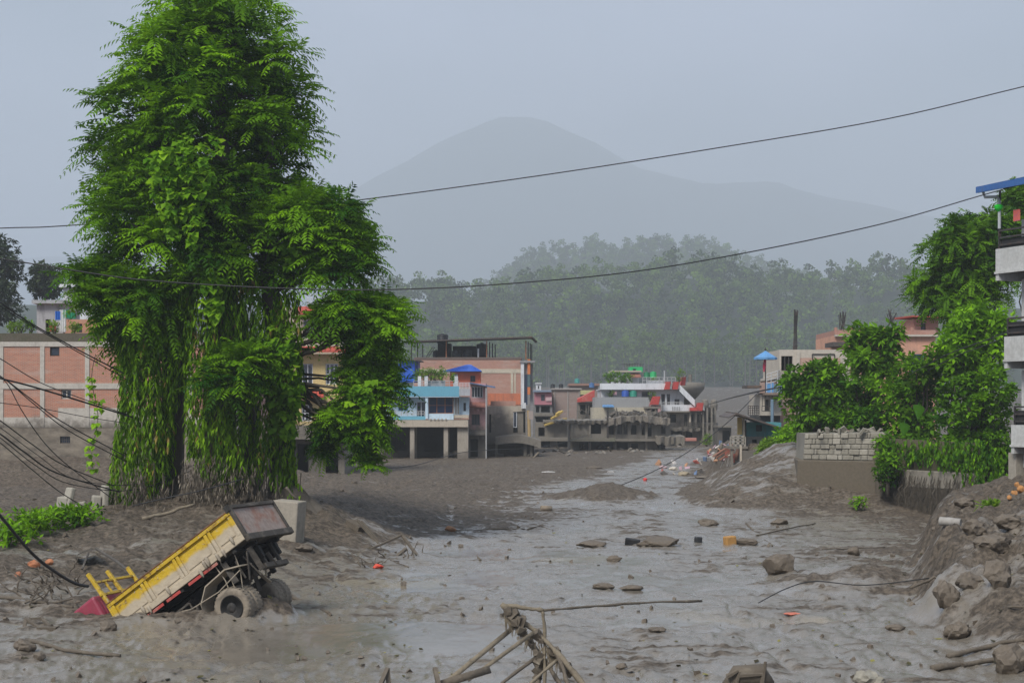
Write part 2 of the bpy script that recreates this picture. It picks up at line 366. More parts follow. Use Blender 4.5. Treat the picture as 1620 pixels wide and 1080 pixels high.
def GP(px, py, sink=0.0):                  # point on the ground seen at a pixel (walk the ray)
    dirx, dirz = (px - 810) / FP, (HY - py) / FP
    ys = np.geomspace(12, 400, 150)
    for _ in range(2):
        h = height(dirx * ys, ys); k = max(1, int(np.argmax(h >= HC + dirz * ys))); ys = np.linspace(ys[k - 1], ys[k], 24)
    y = ys[12]; return Vector((dirx * y, y, float(h[k]) - sink))

# ================================================================== hills and mountain
m, t, b, o = nodes('wooded_slope'); HILLMAT = m; p = wpos(t)
t.links.new(mixc(t, noise(t, p, 0.05, 5, 0.6), (0.010, 0.022, 0.006), (0.022, 0.042, 0.012)), b.inputs['Base Color']); b.inputs['Roughness'].default_value = 1
def hillmesh(name, prof, d0, d1, z0, rough, dback=400, n=160):
    pxs = np.linspace(prof[0][0], prof[-1][0], n); top = np.interp(pxs, [q[0] for q in prof], [q[1] for q in prof])
    v = []; rows = [0, .12, .25, .4, .55, .7, .85, 1.0, 1.3, 2.0]
    for s in rows:
        d = d0 + (d1 - d0) * min(s, 1) + max(0, s - 1) * dback
        zt = HC + (HY - top) / FP * d1; f = sstep(0, 1, s) if s <= 1 else 1 - 0.55 * (s - 1)
        x = (pxs - 810) / FP * d
        z = z0 + (zt - z0) * f * (0.25 + 0.75 * min(1, s + .3) if s < 1 else 1) + rough * N1.fbm(x / (d1 * .06), np.full_like(x, d / (d1 * .06)), 4) * min(1, s * 1.2)
        v.append(np.stack([x, np.full_like(x, d), z], -1))
    v = np.array(v); k = len(rows); ii = np.arange(k * n).reshape(k, n)
    f = np.stack([ii[:-1, :-1], ii[:-1, 1:], ii[1:, 1:], ii[1:, :-1]], -1).reshape(-1, 4)
    return v, np_mesh(name, v.reshape(-1, 3), f, HILLMAT, True)
HILL1 = [(-1400, 485), (-300, 485), (200, 485), (560, 488), (640, 478), (690, 472), (760, 480), (830, 474), (920, 466), (1020, 452), (1090, 440), (1150, 455), (1220, 466), (1290, 470), (1340, 464), (1400, 448), (1450, 462), (1560, 484), (1800, 494), (3000, 510)]
HILL2 = [(500, 640), (700, 540), (770, 470), (820, 430), (860, 415), (940, 403), (1040, 396), (1110, 400), (1170, 420), (1260, 450), (1400, 500), (1700, 600)]
MOUNT = [(-900, 520), (0, 420), (380, 370), (470, 345), (545, 303), (600, 272), (660, 240), (720, 206), (755, 192), (795, 187), (840, 192), (880, 203), (930, 222), (990, 250), (1060, 280), (1130, 292), (1230, 290), (1330, 318), (1450, 345), (1600, 330), (2000, 360), (3000, 400)]
v1, me1 = hillmesh('wooded_hill', HILL1, 900, 1260, 16, 4, 400); tag(link('hill', me1), kind='structure')
v2, me2 = hillmesh('far_wooded_hill', HILL2, 1800, 2350, 30, 8, 600); tag(link('hill', me2), kind='structure')
v3, me3 = hillmesh('mountain', MOUNT, 5200, 7000, 20, 45, 1500); tag(link('mountain', me3), kind='structure')
# ================================================================== forest on the hills
rng = np.random.default_rng(11)
def leaf_quads(c, size, rng, nrm=None, flat=0.0):
    """c (n,3) centres -> random oriented quads, returns v (n*4,3)"""
    n = len(c); a = rng.normal(size=(n, 3)); 
    if nrm is not None: a = a * 0.6 + nrm
    a /= np.linalg.norm(a, axis=1, keepdims=True) + 1e-9
    r = rng.normal(size=(n, 3)); u = np.cross(a, r); u /= np.linalg.norm(u, axis=1, keepdims=True) + 1e-9; w = np.cross(a, u)
    s = (size * rng.uniform(0.6, 1.3, n))[:, None] if np.isscalar(size) else size[:, None]
    q = np.stack([c - u * s, c - w * s * 0.62 + u * s * .15, c + u * s, c + w * s * 0.62 + u * s * .15], 1)
    return q.reshape(-1, 3)
def crown_variant(rng, h=13.0, rad=4.2, n=170, leaf=0.75, bare=0.35):
    """one small far tree crown: clumps of leaf faces; origin at the foot"""
    k = 9; cz = rng.uniform(bare, 0.92, k) * h; cr = rad * (0.35 + 0.65 * np.sin(np.pi * np.clip((cz / h - bare) / (1 - bare), 0.05, 1) * 0.8 + 0.3)) * 0.62
    ang = rng.uniform(0, 2 * np.pi, k); cc = np.stack([np.cos(ang) * cr, np.sin(ang) * cr, cz], -1); cc[0] = (0, 0, h * 0.9)
    which = rng.integers(0, k, n); dirs = rng.normal(size=(n, 3)); dirs /= np.linalg.norm(dirs, axis=1, keepdims=True)
    rr = rad * 0.50 * rng.uniform(0.75, 1.05, n) * rng.uniform(.8, 1.2, k)[which]
    c = cc[which] + dirs * rr[:, None] * np.array([1, 1, .8])
    hue = np.clip(0.45 + rng.normal(0, .14, n) + rng.normal(0, .17, k)[which], 0, 0.97)
    return leaf_quads(c, leaf, rng, dirs), np.repeat(hue, 4)
LEAF_FAR = leafmat('far_foliage', (0.010, 0.034, 0.004), (0.16, 0.27, 0.025), 0.2, 0.8)
TRUNK_FAR = surf('far_trunk', (0.13, 0.12, 0.10), 0.9, 0.3, streak=0, bmp=0)
variants = [crown_variant(rng, h, r_, 150, lf, br) for h, r_, lf, br in ((13, 4.6, .85, .3), (15, 4.4, .85, .42), (12, 5.0, .9, .28), (17, 4.0, .8, .5), (14, 5.2, .95, .3), (11, 4.2, .8, .25))]
def forest(name, v, n, seed, label, smin=.95, smax=1.75, front=0.0, pxlo=420, pxhi=1750):
    rg = np.random.default_rng(seed); V = []; HU = []
    k, nn, _ = v.shape
    a = rg.uniform(front, 7.95, n); b_ = rg.uniform(0, nn - 1.001, n)
    i = a.astype(int); j = b_.astype(int); fa = (a - i)[:, None]; fb = (b_ - j)[:, None]
    p = (v[i, j] * (1 - fa) + v[i + 1, j] * fa) * (1 - fb) + (v[i, j + 1] * (1 - fa) + v[i + 1, j + 1] * fa) * fb
    px = 810 + FP * p[:, 0] / p[:, 1]; p = p[(px > pxlo) & (px < pxhi)]
    for q in p:
        vv, hu = variants[rg.integers(len(variants))]; s = rg.uniform(smin, smax); an = rg.uniform(0, 6.28); c, si = math.cos(an), math.sin(an)
        w_ = vv * s; w_ = np.stack([w_[:, 0] * c - w_[:, 1] * si, w_[:, 0] * si + w_[:, 1] * c, w_[:, 2]], -1) + q - np.array([0, 0, .8])
        V.append(w_.astype(np.float32)); HU.append(np.clip(hu + rg.normal(0, .2), 0, .97))
    V = np.concatenate(V); HU = np.concatenate(HU)
    ob = link(name, np_mesh(name, V, np.arange(len(V)).reshape(-1, 4), LEAF_FAR, False, {'hue': HU}))
    return tag(ob, label, 'forest', kind='stuff')
forest('hill_forest', v1, 4800, 5, 'dense hazy green forest covering the low hill behind the town', front=0.6, pxlo=560, pxhi=1600)
forest('far_hill_forest', v2, 1700, 6, 'paler forest on the higher hill rising behind the first', 1.3, 2.0, front=2.0, pxlo=600, pxhi=1400)
# tall slender trees at the foot of the hill, one by one
tv = []
for i in range(4):
    vv, hu = crown_variant(rng, 26, 3.6, 170, .8, .55)
    cm = np_mesh('slender_crown', vv, np.arange(len(vv)).reshape(-1, 4), LEAF_FAR, False, {'hue': np.clip(hu + .1, 0, .97)})
    mb = MB(); mb.tube([(0, 0, -1), (rng.normal(0, .2), rng.normal(0, .2), 11), (rng.normal(0, .3), 0, 22)], [.26, .2, .1], 5)
    ob = mb.build('trunk', TRUNK_FAR); tm = ob.data; bpy.data.objects.remove(ob); tv.append((tm, cm))
xs = np.linspace(660, 1215, 62) + rng.normal(0, 5, 62)
for i, px in enumerate(xs):
    d = rng.uniform(880, 915); x = PX(px, d)
    r_ = thing('slender_tree', (x, d, gz(x, d)), 'tall bare-trunked tree in the misty row at the foot of the forested hill', 'tree', 'slender trees along the foot of the hill', rng.uniform(0, 6))
    s = rng.uniform(.9, 1.4); r_.scale = (s, s, s)
    for nm, me in zip(('trunk', 'crown'), tv[i % 4]): link(nm, me, r_, False)
# ================================================================== foliage kit
def in_poly(poly, x, y):
    poly = np.asarray(poly, float); r = np.zeros(len(x), bool); j = len(poly) - 1
    for i in range(len(poly)):
        xi, yi = poly[i]; xj, yj = poly[j]
        c = ((yi > y) != (yj > y)) & (x < (xj - xi) * (y - yi) / (yj - yi + 1e-9) + xi); r ^= c; j = i
    return r
def edge_dist(poly, q):
    poly = np.asarray(poly, float); best = np.full(len(q), 1e9)
    for i in range(len(poly)):
        a, b_ = poly[i - 1], poly[i]; ab = b_ - a; t_ = np.clip(((q - a) @ ab) / (ab @ ab + 1e-9), 0, 1); best = np.minimum(best, np.linalg.norm(q - (a + t_[:, None] * ab), axis=1))
    return best
def poly_sample(poly, n, rng, gap=0.0, inset=0.0):
    poly = np.asarray(poly, float); lo, hi = poly.min(0), poly.max(0); out = []
    tries = 0
    while len(out) < n and tries < 400:
        q = rng.uniform(lo, hi, (max(64, n * 3), 2)); q = q[in_poly(poly, q[:, 0], q[:, 1])]; tries += 1
        if inset: q = q[edge_dist(poly, q) > inset]; inset *= .985
        if gap == 0: out.extend(q)
        else:
            for a in q:
                if all((a[0] - b[0]) ** 2 + (a[1] - b[1]) ** 2 > gap * gap for b in out):
                    out.append(a)
                    if len(out) >= n: break
            gap *= 0.97
    return np.array(out[:n])
def half_width(poly, pts):
    poly = np.asarray(poly, float); res = []
    for x, y in pts:
        xs = []
        for i in range(len(poly)):
            (x1, y1), (x2, y2) = poly[i - 1], poly[i]
            if (y1 > y) != (y2 > y): xs.append(x1 + (y - y1) / (y2 - y1) * (x2 - x1))
        l = max([q for q in xs if q <= x] or [x - 5]); r = min([q for q in xs if q >= x] or [x + 5])
        h = (r - l) / 2; u = (x - (l + r) / 2) / max(h, 1); res.append((h, np.sqrt(max(0, 1 - u * u))))
    return np.array(res)
def cluster_centres(poly, n, d, rng, thick=0.7, gap=25, inset=0.0, maxhalf=130):
    """centres through the volume of a crown whose silhouette is poly (photo px at distance d)"""
    pts = poly_sample(poly, n, rng, gap, inset); hw = half_width(poly, pts)
    yo = rng.uniform(-1, 1, len(pts)); yo = np.sign(yo) * np.abs(yo) ** 0.55
    dep = np.minimum(hw[:, 0], maxhalf) * thick * hw[:, 1] * yo / FP * d
    c = np.stack([(pts[:, 0] - 810) / FP * d, d + dep, HC + (HY - pts[:, 1]) / FP * d], -1)
    return c
def unit(a): return a / (np.linalg.norm(a, axis=-1, keepdims=True) + 1e-9)
def shoots_on(cl, rad, per, rng, squash=0.7, up=0.25, axis_up=0.55):
    k = len(cl); rad = np.broadcast_to(rad, k); idx = np.repeat(np.arange(k), per); n = len(idx)
    dr = unit(rng.normal(size=(n, 3)) + np.array([0, 0, up])); rr = rad[idx] * rng.uniform(0.55, 1.05, n)
    pos = cl[idx] + dr * rr[:, None] * np.array([1, 1, squash])
    ax = unit(dr * 0.8 + np.array([0, 0, axis_up]) + rng.normal(0, .25, (n, 3)))
    return pos, ax, idx
def ring(ax, k, rng, spread=(0.7, 1.35)):
    """k directions round each axis"""
    n = len(ax); r = unit(np.cross(ax, rng.normal(size=(n, 3)))); s = np.cross(ax, r)
    ph = (np.arange(k)[None, :] / k * 2 * np.pi + rng.uniform(0, .5, (n, k))); sp = rng.uniform(*spread, (n, k))
    d = ax[:, None] * np.cos(sp)[..., None] + (r[:, None] * np.cos(ph)[..., None] + s[:, None] * np.sin(ph)[..., None]) * np.sin(sp)[..., None]
    return d.reshape(-1, 3)
Z3 = np.array([0, 0, 1.0])
def rhombs(base, dr, nrm, ln, wd, bend=0.0):
    """leaf blades: base point, direction, normal, length, width -> two-face folded rhomb (4 corners)"""
    dr = unit(dr); side = unit(np.cross(dr, nrm)); n = np.cross(side, dr)
    mid = base + dr * (ln * 0.42)[:, None]
    a = base; b = mid + side * (wd / 2)[:, None] + n * (wd * .12)[:, None]; c = base + dr * ln[:, None] - n * (bend * ln)[:, None]; e = mid - side * (wd / 2)[:, None] + n * (wd * .12)[:, None]
    return np.stack([a, b, c, e], 1).reshape(-1, 3)
def pinnate(pos, ax, rng, hue, fronds=7, pairs=7, L=0.85, leaf=0.17, wide=0.32, droop=0.3, spread=(0.7, 1.35)):
    d = ring(ax, fronds, rng, spread); o = np.repeat(pos, fronds, 0); n = len(d); Lf = L * rng.uniform(.7, 1.2, n); h = np.repeat(hue, fronds) + rng.normal(0, .06, n)
    side = unit(np.cross(d, Z3 + rng.normal(0, .15, (n, 3)))); s = (np.arange(pairs) + 1.2) / (pairs + .6)
    pts = o[:, None] + d[:, None] * (Lf[:, None] * s)[..., None] - Z3 * (droop * Lf[:, None] * s ** 2)[..., None]
    tan = unit(d[:, None] - Z3 * (2 * droop * s)[None, :, None])
    nn = np.cross(side[:, None].repeat(pairs, 1), tan); nn = np.where(nn[..., 2:] < 0, -nn, nn)
    V = []; 
    for sg in (-1, 1):
        dr = tan * 0.55 + sg * side[:, None] * 0.85 - Z3 * 0.22 + rng.normal(0, .10, tan.shape)
        ln = (leaf * (0.65 + 0.45 * np.sin(np.pi * s))[None] * rng.uniform(.85, 1.15, (n, 1))).repeat(1, 1); ln = np.broadcast_to(ln, (n, pairs))
        V.append(rhombs(pts.reshape(-1, 3), dr.reshape(-1, 3), nn.reshape(-1, 3), ln.ravel(), (ln * wide).ravel(), .12))
    H = np.repeat(np.repeat(h, pairs), 4)
    return np.concatenate(V), np.concatenate([H, H])
def rosette(pos, ax, rng, hue, k=9, leaf=0.28, wide=0.5, droop=0.3, spread=(0.5, 1.5), stem=0.12):
    d = ring(ax, k, rng, spread); d = unit(d - Z3 * droop); n = len(d); ln = leaf * rng.uniform(.6, 1.25, n)
    base = np.repeat(pos, k, 0) + d * (stem * rng.uniform(.3, 1.4, n))[:, None]
    nr = np.cross(np.cross(d, Z3), d) + rng.normal(0, .3, (n, 3))
    return rhombs(base, d, nr, ln, ln * wide * rng.uniform(.8, 1.2, n), .15), np.repeat(np.repeat(hue, k) + rng.normal(0, .1, n), 4)
def strands(top, length, rng, hue, step=0.075, leaf=0.22, wide=0.2, out=0.5):
    """hanging shoots with lance-shaped leaves pointing down"""
    V = []; H = []
    for (p, l, h) in zip(top, length, hue):
        k = max(4, int(l / step)); s = np.arange(k) / k; sway = rng.normal(0, .10, 2); ph = rng.uniform(0, 6)
        q = p + np.stack([sway[0] * s + .04 * np.sin(s * 7 + ph), sway[1] * s + .04 * np.cos(s * 6 + ph), -s * l], -1)
        an = rng.uniform(0, 6.28, k); d = np.stack([np.cos(an) * out, np.sin(an) * out - .15, -np.ones(k)], -1) + rng.normal(0, .12, (k, 3))
        ln = leaf * rng.uniform(.6, 1.25, k); nr = np.stack([np.cos(an), np.sin(an), .5 * np.ones(k)], -1)
        V.append(rhombs(q, d, nr, ln, ln * wide, .1)); H.append(np.repeat(h + rng.normal(0, .1, k), 4))
    return np.concatenate(V), np.concatenate(H)
def leaf_object(name, parts, mat, parent=None):
    V = np.concatenate([p[0] for p in parts]); H = np.clip(np.concatenate([p[1] for p in parts]), 0, 1)
    return link(name, np_mesh(name, V, np.arange(len(V)).reshape(-1, 4), mat, False, {'hue': H}), parent)
def limb(mb, a, b, r0, r1, rng, n=6, wob=0.12, sag=0.0, seg=5):
    a = Vector(a); b = Vector(b); L_ = (b - a).length; pts = []; rs = []
    for i in range(seg + 1):
        s = i / seg; w_ = wob * L_ * math.sin(math.pi * s) * 0.5
        pts.append(a.lerp(b, s) + Vector((rng.normal() * w_, rng.normal() * w_, rng.normal() * w_ * .5 + sag * L_ * math.sin(math.pi * s)))); rs.append(r0 + (r1 - r0) * s)
    mb.tube(pts, rs, n); return pts
BARK = surf('dark_bark', (0.075, 0.062, 0.048), 0.9, 0.5, (0.03, 0.028, 0.024), 2.0, streak=.3, bmp=.8, fine=14)
BARKM = surf('muddy_bark', (0.085, 0.070, 0.054), 0.9, 0.5, (0.04, 0.036, 0.03), 2.0, mudz=1.5, mudsoft=.5, mudamt=.6, streak=.3, bmp=.9, fine=14)

# ================================================================== the big vine-hung tree
rng = np.random.default_rng(21); TD = 55.0
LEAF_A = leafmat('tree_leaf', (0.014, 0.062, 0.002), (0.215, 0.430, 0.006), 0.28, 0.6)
LEAF_V = leafmat('vine_leaf', (0.070, 0.190, 0.008), (0.27, 0.46, 0.02), 0.42, 0.5)
LEAF_S = leafmat('drooping_leaf', (0.020, 0.070, 0.003), (0.220, 0.400, 0.008), 0.28, 0.6, dead=(0.26, 0.20, 0.05))
LEAF_D = leafmat('dead_leaf', (0.08, 0.066, 0.05), (0.27, 0.23, 0.175), 0.2, 0.85)
tree = thing('vine_hung_tree', (TREE.x, TREE.y, gz(TREE.x, TREE.y)), 'tall leafy tree draped with hanging vines on the mud bank behind the yellow truck', 'tree')
POLY_A = [(232, 8), (270, -35), (335, -55), (420, -25), (448, 20), (440, 55), (478, 85), (488, 125), (476, 155), (494, 205), (482, 250), (488, 290), (505, 320), (480, 380), (470, 430), (440, 490), (380, 500), (330, 505), (270, 480), (250, 430), (160, 470), (128, 440), (118, 395), (130, 365), (137, 325), (118, 290), (128, 250), (116, 222), (134, 190), (155, 130), (195, 112), (200, 62), (222, 40)]
POLY_B = [(430, 330), (480, 296), (520, 298), (572, 320), (574, 360), (598, 415), (588, 448), (545, 462), (480, 450), (440, 410)]
POLY_C = [(490, 478), (560, 458), (632, 466), (646, 530), (625, 575), (635, 612), (610, 668), (592, 700), (560, 690), (540, 668), (530, 600), (545, 560), (500, 535), (480, 510)]
POLY_C2 = [(500, 650), (560, 640), (610, 655), (600, 700), (596, 745), (588, 762), (572, 730), (545, 700), (520, 735), (500, 742), (492, 720), (505, 690)]
POLY_D = [(115, 408), (180, 425), (280, 435), (285, 540), (240, 575), (190, 560), (125, 588), (120, 560), (170, 520), (128, 482), (112, 440)]
POLY_G = [(312, 600), (330, 556), (380, 520), (428, 560), (445, 600), (428, 628), (380, 640), (325, 655)]
parts = []; cls = []
def add_pinnate(poly, n, d, gap, rad, per, thick, L=0.85, leaf=.17, seed_hue=0.52, fr=7, pairs=7, inner=45, mh=130, wide=.32, ins=30):
    c = cluster_centres(poly, n, d, rng, thick, gap, ins, maxhalf=mh); n = len(c); rd = rad * rng.uniform(.75, 1.25, n); p_, a_, ix = shoots_on(c, rd, per, rng, .62, .75)
    ch = seed_hue + rng.normal(0, .19, n); hue = ch[ix] + rng.normal(0, .12, len(ix))
    parts.append(pinnate(p_, a_, rng, hue, fr, pairs, L, leaf, wide)); cls.append((c, rd))
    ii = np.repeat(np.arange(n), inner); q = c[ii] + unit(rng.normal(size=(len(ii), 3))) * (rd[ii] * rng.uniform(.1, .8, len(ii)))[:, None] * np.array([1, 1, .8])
    parts.append((rhombs(q, rng.normal(size=q.shape) - Z3 * .4, rng.normal(size=q.shape) + Z3, np.full(len(q), .24), np.full(len(q), .11)), np.repeat(ch[ii] - .2 + rng.normal(0, .1, len(ii)), 4)))  # inner leaves get a darker hue: crown shade put into leaf colour
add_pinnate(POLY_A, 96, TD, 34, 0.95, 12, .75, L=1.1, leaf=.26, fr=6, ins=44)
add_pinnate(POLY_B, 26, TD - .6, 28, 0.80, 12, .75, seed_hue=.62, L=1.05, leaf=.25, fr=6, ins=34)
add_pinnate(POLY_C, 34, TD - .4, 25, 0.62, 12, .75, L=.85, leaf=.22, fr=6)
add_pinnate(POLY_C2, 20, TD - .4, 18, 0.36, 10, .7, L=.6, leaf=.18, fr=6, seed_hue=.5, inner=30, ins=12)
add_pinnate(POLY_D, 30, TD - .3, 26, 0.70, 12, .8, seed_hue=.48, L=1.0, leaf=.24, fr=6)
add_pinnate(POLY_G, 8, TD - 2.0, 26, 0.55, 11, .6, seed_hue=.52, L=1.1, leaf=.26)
crown = leaf_object('crown', parts, LEAF_A, tree)
# stems and boughs
mb = MB(); zb = gz(TREE.x, TREE.y) - .4
def PT(px, py, dd=0.0): return P(px, py, TD + dd)
mb.tube([PT(352, 850), PT(348, 790), PT(345, 690), PT(350, 560), PT(356, 420), PT(352, 280), PT(345, 150), PT(340, 40)], [1.15, .85, .62, .55, .48, .36, .22, .08], 12)
mb.tube([PT(262, 850, .3), PT(264, 780, .3), PT(272, 680, .3), PT(280, 560), PT(300, 420), PT(270, 300), PT(240, 200)], [.8, .58, .46, .40, .32, .2, .07], 10)
mb.tube([PT(452, 850, -.4), PT(448, 790, -.4), PT(446, 690, -.3), PT(440, 560, -.2), PT(425, 440), PT(420, 320), PT(430, 200)], [.85, .55, .40, .34, .30, .2, .07], 10)
mb.tube([PT(400, 850, .6), PT(396, 770, .6), PT(392, 640, .5), PT(380, 480, .3)], [.6, .42, .3, .2], 8)
for k in range(16):                        # buttress roots
    a = rng.uniform(0, 6.28); b0 = PT(rng.choice([262, 352, 400, 452]), 800); e = Vector((b0.x + math.cos(a) * rng.uniform(1.2, 2.6), b0.y + math.sin(a) * rng.uniform(1, 2), gz(b0.x + math.cos(a) * 2, b0.y) - .15))
    limb(mb, b0 + Vector((0, 0, rng.uniform(-.2, .5))), e, .22, .08, rng, 6, .15)
limb(mb, PT(520, 850, -.8), PT(452, 775, -.6), .5, .45, rng, 8, .05); limb(mb, PT(556, 846, -.9), PT(470, 790, -.6), .28, .36, rng, 8, .05)
mb.build('trunk', BARKM, tree, True)
stems = [PT(350, y) for y in range(120, 620, 40)] + [PT(275, y) for y in range(260, 640, 50)] + [PT(435, y) for y in range(260, 640, 50)]
mb = MB()
for c, rd in cls:
    for q in c:
        q = Vector(q); s = min(stems, key=lambda e: (e - q).length + max(0, e.z - q.z + .3) * 2)
        if (s - q).length < 2.6 or rng.random() < .3: limb(mb, s, q, .045 + .012 * (s - q).length, .018, rng, 5, .16, .05)
for a, bb, r0 in (((446, 570), (505, 552), .12), ((505, 552), (560, 530), .08), ((470, 600), (512, 650), .07), ((505, 552), (575, 505), .07), ((440, 560), (470, 600), .08), ((512, 650), (560, 680), .05)):
    limb(mb, PT(*a, -.5), PT(*bb, -.5), r0, r0 * .6, rng, 6, .1)
mb.build('branch', BARK, tree, True)
# hanging curtains of lance-shaped leaves
POLY_E = [(192, 520), (230, 480), (288, 470), (300, 590), (284, 640), (280, 690), (275, 740), (250, 790), (190, 812), (172, 800), (182, 760), (196, 640)]
POLY_F = [(285, 300), (330, 290), (395, 360), (420, 470), (445, 560), (432, 640), (446, 700), (430, 755), (330, 752), (302, 690), (300, 560), (290, 440)]
pts = []
for poly, n, dd, ml in ((POLY_E, 1100, -.5, 1.1), (POLY_F, 1400, -1.0, 1.0), ([(435, 480), (478, 470), (482, 600), (470, 700), (478, 780), (440, 770), (436, 640)], 380, -.8, .9)):
    q = poly_sample(poly, n, rng); hw = half_width(poly, q); dep = rng.uniform(-1, .6, n) * hw[:, 1] * np.minimum(hw[:, 0], 55) * .9 / FP * TD + dd
    top = np.stack([(q[:, 0] - 810) / FP * TD, TD + dep, HC + (HY - q[:, 1]) / FP * TD + .4], -1)
    pts.append(strands(top, rng.uniform(.5, ml, n), rng, rng.normal(.48, .22, n), .085, .28, .26))
leaf_object('hanging_foliage', pts, LEAF_S, tree)
# broad climbing-vine leaves
vp = []
for poly, n, dd in (([(268, 270), (300, 240), (372, 232), (380, 262), (360, 300), (340, 400), (300, 390), (275, 330)], 150, -3.0), ([(430, 520), (472, 510), (482, 600), (478, 690), (440, 680)], 120, -1.2),
                    ([(340, 380), (372, 390), (368, 520), (345, 520)], 50, -2.4), ([(562, 600), (600, 600), (598, 660), (570, 655)], 30, -1.8), ([(455, 370), (475, 370), (478, 430), (462, 430)], 16, -1.6)):
    q = poly_sample(poly, n, rng); top = np.stack([(q[:, 0] - 810) / FP * TD, TD + dd + rng.uniform(-.3, .5, n), HC + (HY - q[:, 1]) / FP * TD], -1)
    vp.append(rosette(top, unit(np.stack([rng.normal(0, .4, n), -np.ones(n), rng.normal(.2, .3, n)], -1)), rng, rng.normal(.5, .2, n), 4, .30, .82, .75, (.2, .9), .1))
leaf_object('climbing_vine', vp, LEAF_V, tree)
# dead leaves and bare rootlets near the base
q = poly_sample([(300, 735), (345, 725), (420, 740), (410, 790), (330, 800), (305, 780)], 170, rng); q2 = poly_sample([(210, 735), (245, 735), (262, 800), (200, 800)], 60, rng)
q = np.concatenate([q, q2, poly_sample([(250, 770), (460, 770), (470, 810), (240, 815)], 80, rng)]); n = len(q)
top = np.stack([(q[:, 0] - 810) / FP * TD, TD - 2.1 + rng.uniform(-.5, .5, n), HC + (HY - q[:, 1]) / FP * TD + .3], -1)
leaf_object('dead_foliage', [strands(top, rng.uniform(.3, .8, n), rng, rng.normal(.5, .25, n), .07, .2, .2)], LEAF_D, tree)
mb = MB()
for k in range(90):
    px = rng.uniform(215, 480); a = PT(px, rng.uniform(730, 785), -1.2 + rng.uniform(-.4, .8)); e = a + Vector((rng.normal(0, .15), rng.normal(0, .1), -rng.uniform(.6, 1.9)))
    limb(mb, a, e, .022, .012, rng, 4, .05, seg=3)
mb.build('hanging_root', BARKM, tree)
# the long thin vine dangling by itself to the left
vine = thing('hanging_vine', PT(148, 735, -.8), 'single pale green vine dangling free in front of the left brick wall', 'vine')
mb = MB(); vpts = [PT(150 + 5 * math.sin(y * .05), y, -.8) for y in range(560, 745, 12)]; mb.tube(vpts, .012, 4); mb.build('stem', BARK, vine)
tp = np.array([list(v + Vector((rng.normal(0, .1), rng.normal(0, .05), 0))) for v in vpts[3:] for _ in range(4)]); n = len(tp)
leaf_object('foliage', [rosette(tp, unit(np.stack([rng.normal(0, .5, n), -np.ones(n), rng.normal(0, .3, n)], -1)), rng, rng.normal(.75, .15, n), 2, .22, .8, .8, (.2, .9), .06)], LEAF_V, vine)
# ================================================================== the wrecked tipper truck
TO = P(195, 998, 35.2); ph = R(35); lat = Vector((0.33, 0.944, 0)).normalized(); fwd = Vector((lat.y, -lat.x, 0))
rear = fwd * math.cos(ph) + Vector((0, 0, math.sin(ph))); upv = rear.cross(lat) * -1
upv = lat.cross(rear) * -1 if False else rear.cross(lat)
TM = Matrix((( rear.x, lat.x, upv.x, TO.x), (rear.y, lat.y, upv.y, TO.y), (rear.z, lat.z, upv.z, TO.z), (0, 0, 0, 1)))
truck = thing('tipper_truck', label='wrecked yellow tipper truck tilted nose down in the mud', cat='truck'); truck.matrix_basis = TM
def tmat(name, col, mudlo=0.36, mudhi=0.46, rust=0.3, rough=0.5):
    """truck paint in the truck's own axes: dried mud on the lower half, chips and rust"""
    m, t, b, o = nodes(name); p = nd(t, 'TexCoord').outputs['Object']; z = nd(t, 'SeparateXYZ'); t.links.new(p, z.inputs[0])
    n1 = noise(t, p, 2.2, 6, 0.65); n2 = noise(t, p, 14, 4, .6); n3 = noise(t, p, 5, 5, .65)
    c = mixc(t, n2, col, tuple(x * .78 for x in col)); c = mixc(t, maprange(t, n3, .62 - rust * .25, .78 - rust * .2), c, (0.11, 0.045, 0.018))
    h = math_(t, 'SUBTRACT', math_(t, 'ADD', z.outputs[2], math_(t, 'MULTIPLY', math_(t, 'SUBTRACT', n1, .5), .35)), 0.0)
    mk = math_(t, 'SUBTRACT', 1.0, maprange(t, h, mudlo, mudhi)); c = mixc(t, mk, c, mixc(t, n3, (0.33, 0.27, 0.19), (0.47, 0.40, 0.29)))
    c = mixc(t, maprange(t, n2, .60, .70), c, (0.40, 0.34, 0.25))
    t.links.new(c, b.inputs['Base Color']); t.links.new(math_(t, 'ADD', rough, math_(t, 'MULTIPLY', mk, .9 - rough)), b.inputs['Roughness']); bump(t, b, math_(t, 'ADD', n3, math_(t, 'MULTIPLY', n1, 2.0)), .5, .05)
    return m
T_YEL = tmat('truck_yellow', (0.52, 0.34, 0.012)); T_YELHI = tmat('truck_yellow_rail', (0.50, 0.33, 0.015), -9, -8, .5); T_RUST = tmat('truck_rust', (0.20, 0.085, 0.035), -9, -8, .8, .8)
T_MUDDY = surf('truck_muddy_steel', (0.055, 0.047, 0.038), .85, .7, (0.16, 0.135, 0.105), 3.0, streak=0, bmp=.6, fine=18)
T_DARK = surf('truck_dark', (0.02, 0.019, 0.017), .8, .6, (0.09, 0.075, 0.06), 4.0, streak=0, bmp=.5)
T_TYRE = surf('truck_tyre', (0.24, 0.20, 0.15), .9, .8, (0.09, 0.075, 0.058), 2.6, streak=0, bmp=.7, fine=12)
T_RED = surf('cab_maroon', (0.26, 0.035, 0.06), .35, .35, (0.15, 0.10, 0.085), 3.0, streak=.1, bmp=.15)
T_STRIP = surf('reflector_red', (0.40, 0.06, 0.05), .5, 1.0, (0.30, 0.25, 0.19), 4.0, streak=0)
T_PLATE = surf('tailgate_paint', (0.28, 0.22, 0.18), .5, 1.0, (0.22, 0.075, 0.03), 2.0, streak=.8, bmp=.4, col2=(0.20, 0.145, 0.115))
